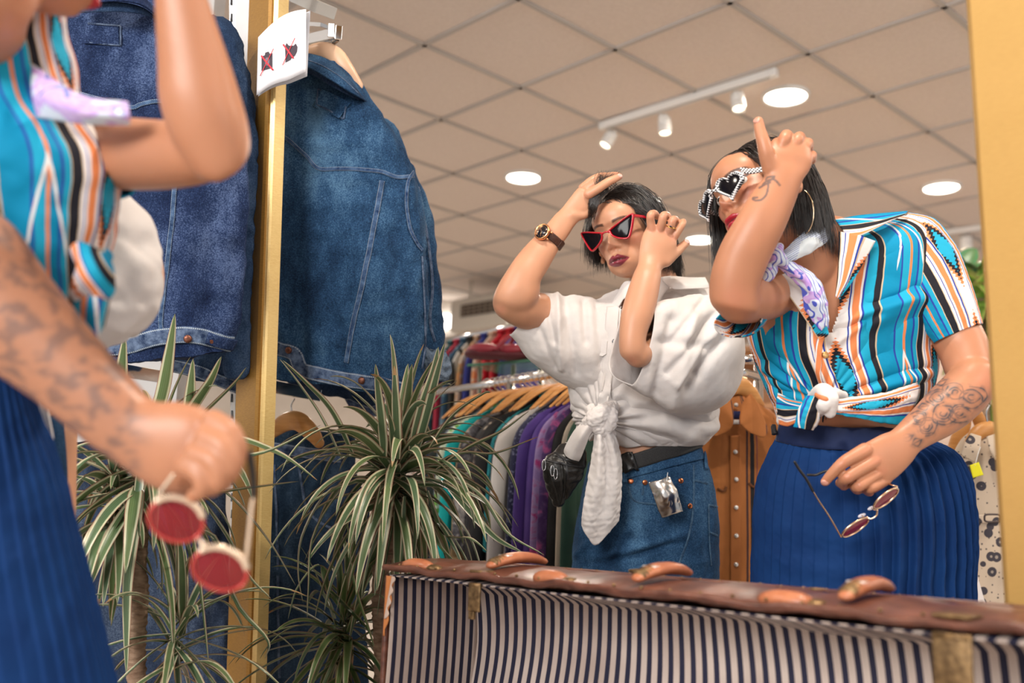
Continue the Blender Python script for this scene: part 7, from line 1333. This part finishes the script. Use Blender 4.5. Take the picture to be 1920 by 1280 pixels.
# ================================================================= the two women themselves, at the left edge, out of focus
dF = 1.17
f_ = nrm(np.array([.80, .55, -.08])); x_ = nrm(np.cross(f_, [0, 0, 1.0])); RF = np.stack([x_, f_, np.cross(x_, f_)], 1); chin = W(184, 62, dF); tF = chin - RF @ np.array([0, .094, -.112])
parts = [(to_world(HEADF[0], RF, tF), HEADF[1]),
         tube([list(tF + RF @ np.array([0, -.01, -.05])) + [.055], list(tF + RF @ np.array([0, -.03, -.13])) + [.052], list(W(-60, 120, 1.34)) + [.07]], 24, 32, world=True),
         loft([(-240, 60, 80, 60, 1.22, .5), (-280, 180, 120, 180, 1.22, .5), (-260, 300, 170, 300, 1.22, .5), (-220, 420, 170, 420, 1.22, .5), (-190, 560, 130, 560, 1.22, .5), (-200, 700, 60, 700, 1.22, .5)], 40, 60, 2.3, round_ends=(.1, .1)),
         tube([(60, 270, 1.36, 68), (180, 284, 1.27, 68), (280, 290, 1.18, 66), (360, 288, 1.12, 60), (410, 280, 1.10, 54)], 50, 48, .95),
         loft([(405, 345, 470, 292, 1.10, .9), (372, 330, 472, 285, 1.095, .9), (325, 262, 466, 240, 1.09, .88), (302, 190, 452, 190, 1.085, .86), (298, 120, 430, 118, 1.08, .82), (294, 50, 405, 45, 1.075, .78), (290, -30, 378, -38, 1.07, .72), (288, -120, 350, -125, 1.065, .66), (280, -190, 365, -195, 1.06, .42), (285, -280, 372, -280, 1.055, .38)], 90, 50, 2.1, round_ends=(.08, .05)),
         tube([(-210, 200, 1.15, 75), (-180, 330, 1.10, 72), (-120, 450, 1.06, 72), (-70, 510, 1.05, 74)], 40, 44, .95),
         loft([(-130, 470, -150, 560, 1.06, 1), (-60, 392, -140, 590, 1.06, .9), (0, 405, -85, 640, 1.06, .86), (65, 492, -15, 692, 1.055, .84), (150, 598, 72, 752, 1.05, .82), (228, 690, 165, 828, 1.045, .78), (284, 748, 238, 880, 1.04, .70), (330, 752, 292, 915, 1.035, .56), (380, 764, 345, 928, 1.03, .48), (425, 796, 395, 920, 1.03, .42)], 110, 50, 2.1, round_ends=(.06, .05))]
parts += [finger([(400, 790), (432, 810), (446, 846), (438, 880)], [1.01, 1.0, 1.0, 1.01], 24, 16), finger([(385, 820), (420, 838), (436, 876), (422, 900)], [1.0, .99, .99, 1.0], 24, 16), finger([(365, 850), (400, 866), (412, 900), (396, 918)], [.995, .985, .985, 1.0], 23, 15), finger([(345, 870), (372, 888), (380, 916), (362, 930)], [.995, .985, .985, 1.0], 20, 14), finger([(300, 860), (350, 890), (390, 905), (420, 905)], [1.06, 1.06, 1.05, 1.04], 24, 16)]
def colF(V):
    col, gl, q = face_colors(V, RF, tF, skinB, (.42, .010, .035), (.025, .012, .008), True); px, py, d = proj(V); m = (py > 380) & (px < 300) & (d < 1.12) & (px > -200)
    n = wav(V, .028, 6) + .5 * wav(V, .012, 8); w = (sstep(n, -.2, .5) * .45 + .18) * m * sstep(-px, -300, -230); w = w * (1 - .0 * n); col = col * (1 - w[:, None]) + np.array((.04, .045, .055)) * w[:, None]
    s_ = ((q[:, 2] > .07) | ((q[:, 1] < .0) & (q[:, 2] > -.04))) & (np.linalg.norm(q - [0, -.02, .03], axis=1) < .115); col[s_] = (.01, .007, .006); return col, gl
pF, VF, FF = make_person('blurred person in striped shirt and blue skirt nearest the camera at the left edge', parts, .0030, colF, soft=((425, 290, 70), (-80, 520, 110), (270, 820, 60)))
rt = scalp_roots(1500, 25, front=.074, side=.0); P1 = grow_hair(RF, tF, rt, .24 + 0 * rt[:, 0], 3, part=(0,), puff=.018, combs=(0, -.42, .04), stiff=.66, n=18, cut=lambda r: -.09 + 0 * r[:, 0]); V, F, u = strands(P1, .001, 4); obj('hair', V, F, m_hair, pF, attrs={'hu': u})
SF = [(-260, -40, 60, -60, 1.21, .50), (-300, 20, 108, -10, 1.21, .52), (-320, 100, 126, 90, 1.21, .54), (-320, 190, 152, 190, 1.21, .56), (-300, 260, 192, 250, 1.21, .58), (-290, 310, 218, 300, 1.21, .60), (-280, 360, 222, 350, 1.21, .60), (-260, 420, 212, 410, 1.21, .60), (-230, 490, 200, 480, 1.21, .58), (-210, 560, 196, 545, 1.21, .56), (-200, 620, 188, 600, 1.21, .54)]
V, F, u, v = shell(SF, 130, 240, 2.2, displace=lambda Vo, g: Vo + vnormals(Vo, g.tolist()) * (.006 * wav(Vo, .12, 5) + .0015 * wav(Vo, .04, 6))[:, None]); sF = obj('shirt', V, F, m_stripe, pF, attrs={'su': u + .06, 'sv': v})
sleeve([(40, 190, 70, 370, 1.24, .8), (110, 180, 130, 376, 1.24, .85), (170, 190, 176, 378, 1.24, .9), (214, 205, 214, 372, 1.22, .9)], 73, .002, .12, sF, m_stripe, 'sleeve', n=50)
sleeve([(-260, 100, -120, 90, 1.15, .8), (-270, 200, -90, 200, 1.12, .85), (-245, 320, -70, 300, 1.09, .85)], 74, .002, .12, sF, m_stripe, 'sleeve', n=50)
kv = remesh([tube([(150, 470, 1.13, 20), (180, 500, 1.11, 30), (190, 540, 1.12, 26)], 20, 20, .9), tube([(195, 480, 1.14, 18), (172, 510, 1.11, 28), (150, 550, 1.13, 20)], 20, 20, .9)], .004, 3); u = (kv[0] @ np.array([1, 0, .6])); obj('knot', kv[0], kv[1], m_stripe, sF, attrs={'su': u, 'sv': kv[0][:, 2]})
cloth_piece('tie_tail', [[(160, 500, 1.14), (140, 560, 1.13), (150, 620, 1.13)], [(185, 510, 1.12), (180, 570, 1.11), (175, 635, 1.12)], [(205, 510, 1.14), (205, 560, 1.13), (196, 610, 1.13)]], 24, 16, sF, u0=.02)
cloth_piece('scarf', [[(60, 120, 1.15), (150, 178, 1.12), (240, 192, 1.10)], [(60, 170, 1.13), (150, 205, 1.09), (243, 214, 1.08)], [(70, 220, 1.15), (160, 232, 1.11), (244, 234, 1.10)]], 30, 16, sF, m_=m_scarf); bpy.data.objects[-1] if False else None
SKF = [(-250, 640, 40, 660, 1.22, .62), (-260, 700, 56, 728, 1.22, .62), (-290, 770, 74, 790, 1.22, .64), (-320, 880, 106, 880, 1.22, .66), (-330, 980, 130, 980, 1.22, .68), (-340, 1080, 155, 1080, 1.22, .70), (-350, 1280, 206, 1280, 1.22, .72), (-370, 1560, 262, 1560, 1.22, .74)]
V, F, u, v = shell(SKF, 120, 520, 2.2, displace=lambda a, b: pleat(a, b, 120, 520)); skf = obj('skirt', V, F, m_blue_cloth, pF); 
for x in (-90, 60):
    lg = W(x, 1500, 1.25); V, F = remesh([cyl([lg[0], lg[1], .08], [lg[0], lg[1], .30], .04, 24, .05), ellipsoid([lg[0] + .03, lg[1] + .04, .045], (.07, .09, .045))], .006, 4); V[:, 2] = np.maximum(V[:, 2], .001); obj('shoe', V, F, mat('black_ankle_boot', (.02, .02, .02), .4), pF)
# rose sunglasses in her hand
gF = thing('wire_sunglasses', 'blurred gold sunglasses with rose lenses dangling below the large hand', 'sunglasses', W(370, 1020, 1.0))
def lensF(c, a1, a2):
    a = np.linspace(0, 2 * PI, 40, endpoint=False); P = [(c[0] + a1[0] * math.cos(k) + a2[0] * math.sin(k), c[1] + a1[1] * math.cos(k) + a2[1] * math.sin(k), 1.0 + .01 * math.cos(k)) for k in a]; Q = W(*np.array(P).T); ct = Q.mean(0); nn = nrm(CAMP - ct)
    V = np.concatenate([Q, ct + (Q - ct) * .5 + nn * .002, [ct + nn * .003]]); F = [[i, (i + 1) % 40, 40 + (i + 1) % 40, 40 + i] for i in range(40)] + [[40 + i, 40 + (i + 1) % 40, 80] for i in range(40)]; V, F = join((V, F), (V - nn * .002, [f[::-1] for f in F])); obj('lens', V, F, m_rose_f, gF)
    wire([p + (3.6,) for p in P + [P[0]]], 0, 'rim', m_rosefr, gF, 80); wire([(P[i][0], P[i][1] - 3, P[i][2] - .002, 7) for i in range(24, 38)], 0, 'brow_bar', m_pale, gF, 30)
def wire(rows, r, name, m, parent, n=40, mm=8):
    V, F = tube([(q[0], q[1], q[2], q[3] if len(q) > 3 else r) for q in rows], n, mm); return obj(name, V, F, m, parent)
t = NT('rose_lens_clear'); t.set(Base_Color=(.26, .012, .02), Roughness=.05, Alpha=.72); m_rose_f = t.m; m_rosefr = mat('coral_rim', (.50, .06, .05), .2, .3); m_pale = mat('pale_gold_bar', (.85, .68, .52), .25, .7)
lensF((330, 975), (50, 14), (-10, 38)); lensF((412, 1068), (50, 16), (-12, 36))
wire([(372, 1010, 1.0, 4), (382, 1020, .995, 5), (392, 1030, 1.0, 4)], 0, 'bridge', m_pale, gF, 14); wire([(459, 1068, 1.01, 4), (466, 1010, 1.01, 4), (472, 950, 1.01, 4), (476, 930, 1.01, 4)], 0, 'temple_arm', m_pale, gF, 20); wire([(476, 930, 1.01, 5), (474, 890, 1.01, 6), (468, 850, 1.01, 6)], 0, 'temple_tip', m_dark, gF, 20); wire([(286, 962, 1.0, 4), (300, 925, 1.0, 4), (325, 890, 1.0, 4)], 0, 'temple_arm', m_pale, gF, 20)
# the woman in white behind her
partsG = [loft([(-60, 330, 190, 340, 1.44, .5), (-60, 440, 210, 440, 1.44, .5), (-50, 560, 200, 560, 1.44, .5), (-50, 680, 150, 680, 1.44, .5), (-60, 800, 110, 800, 1.44, .55)], 40, 50, 2.3, round_ends=(.1, .1)), tube([(110, 380, 1.50, 36), (200, 390, 1.50, 30), (258, 420, 1.50, 26), (280, 490, 1.52, 24), (284, 545, 1.52, 22), (268, 590, 1.52, 18)], 60, 40, .95), ellipsoid(W(20, 120, 1.46), (.075, .095, .11)), tube([(20, 180, 1.46, 50), (40, 260, 1.45, 55), (60, 360, 1.44, 80)], 20, 30),
          tube([(-20, 800, 1.46, 75), (-20, 1100, 1.46, 65), (-20, 1500, 1.46, 45)], 30, 30), tube([(80, 820, 1.50, 60), (80, 1100, 1.50, 55), (80, 1500, 1.50, 40)], 30, 30)]
pG, VG, FG = make_person('blurred person in a white blouse mostly hidden behind the striped shirt at the left edge', partsG, .004, lambda V: (np.tile(np.array(skinA), (len(V), 1)), np.zeros(len(V))))
SG = [(-80, 340, 205, 362, 1.44, .62), (-80, 380, 258, 385, 1.43, .64), (-70, 430, 288, 425, 1.42, .64), (-60, 490, 300, 480, 1.42, .64), (-60, 550, 300, 545, 1.42, .64), (-50, 600, 272, 605, 1.42, .62), (-50, 650, 215, 640, 1.42, .6), (-50, 700, 150, 690, 1.43, .6), (-50, 760, 110, 750, 1.44, .6)]
V, F, u, v = shell(SG, 110, 160, 2.2, displace=lambda Vo, g: Vo + vnormals(Vo, g.tolist()) * (.008 * wav(Vo, .13, 15) + .003 * wav(Vo, .05, 6))[:, None]); sG = obj('blouse', V, F, m_white_cloth, pG)
cloth_piece('tie_tail', [[(40, 720, 1.34), (50, 790, 1.33), (68, 850, 1.33), (96, 900, 1.34)], [(75, 720, 1.32), (92, 780, 1.31), (102, 840, 1.31), (104, 900, 1.33)]], 24, 12, sG, m_=m_white_cloth)
V, F, u, v = shell([(-90, 740, 110, 750, 1.45, .7), (-100, 900, 122, 900, 1.46, .7), (-95, 1100, 118, 1100, 1.47, .68), (-80, 1500, 100, 1500, 1.47, .6)], 40, 60); obj('jeans', V, F, m_jean, pG)
rt = scalp_roots(10, 1)
for x in (-20, 80):
    lg = W(x, 1500, 1.46 if x < 0 else 1.50); V, F = remesh([cyl([lg[0], lg[1], .05], [lg[0], lg[1], lg[2] + .03], .035, 20), ellipsoid([lg[0] + .03, lg[1] + .03, .045], (.06, .08, .045))], .006, 4); V[:, 2] = np.maximum(V[:, 2], .001); obj('shoe', V, F, mat('black_trainer', (.02, .02, .02), .6), pG)
th_ = tube([(20, 40, 1.47, 62), (10, 100, 1.50, 66), (0, 160, 1.52, 60)], 24, 30); obj('hair', th_[0], th_[1], m_hair, pG, attrs={'hu': np.full(len(th_[0]), .3)})
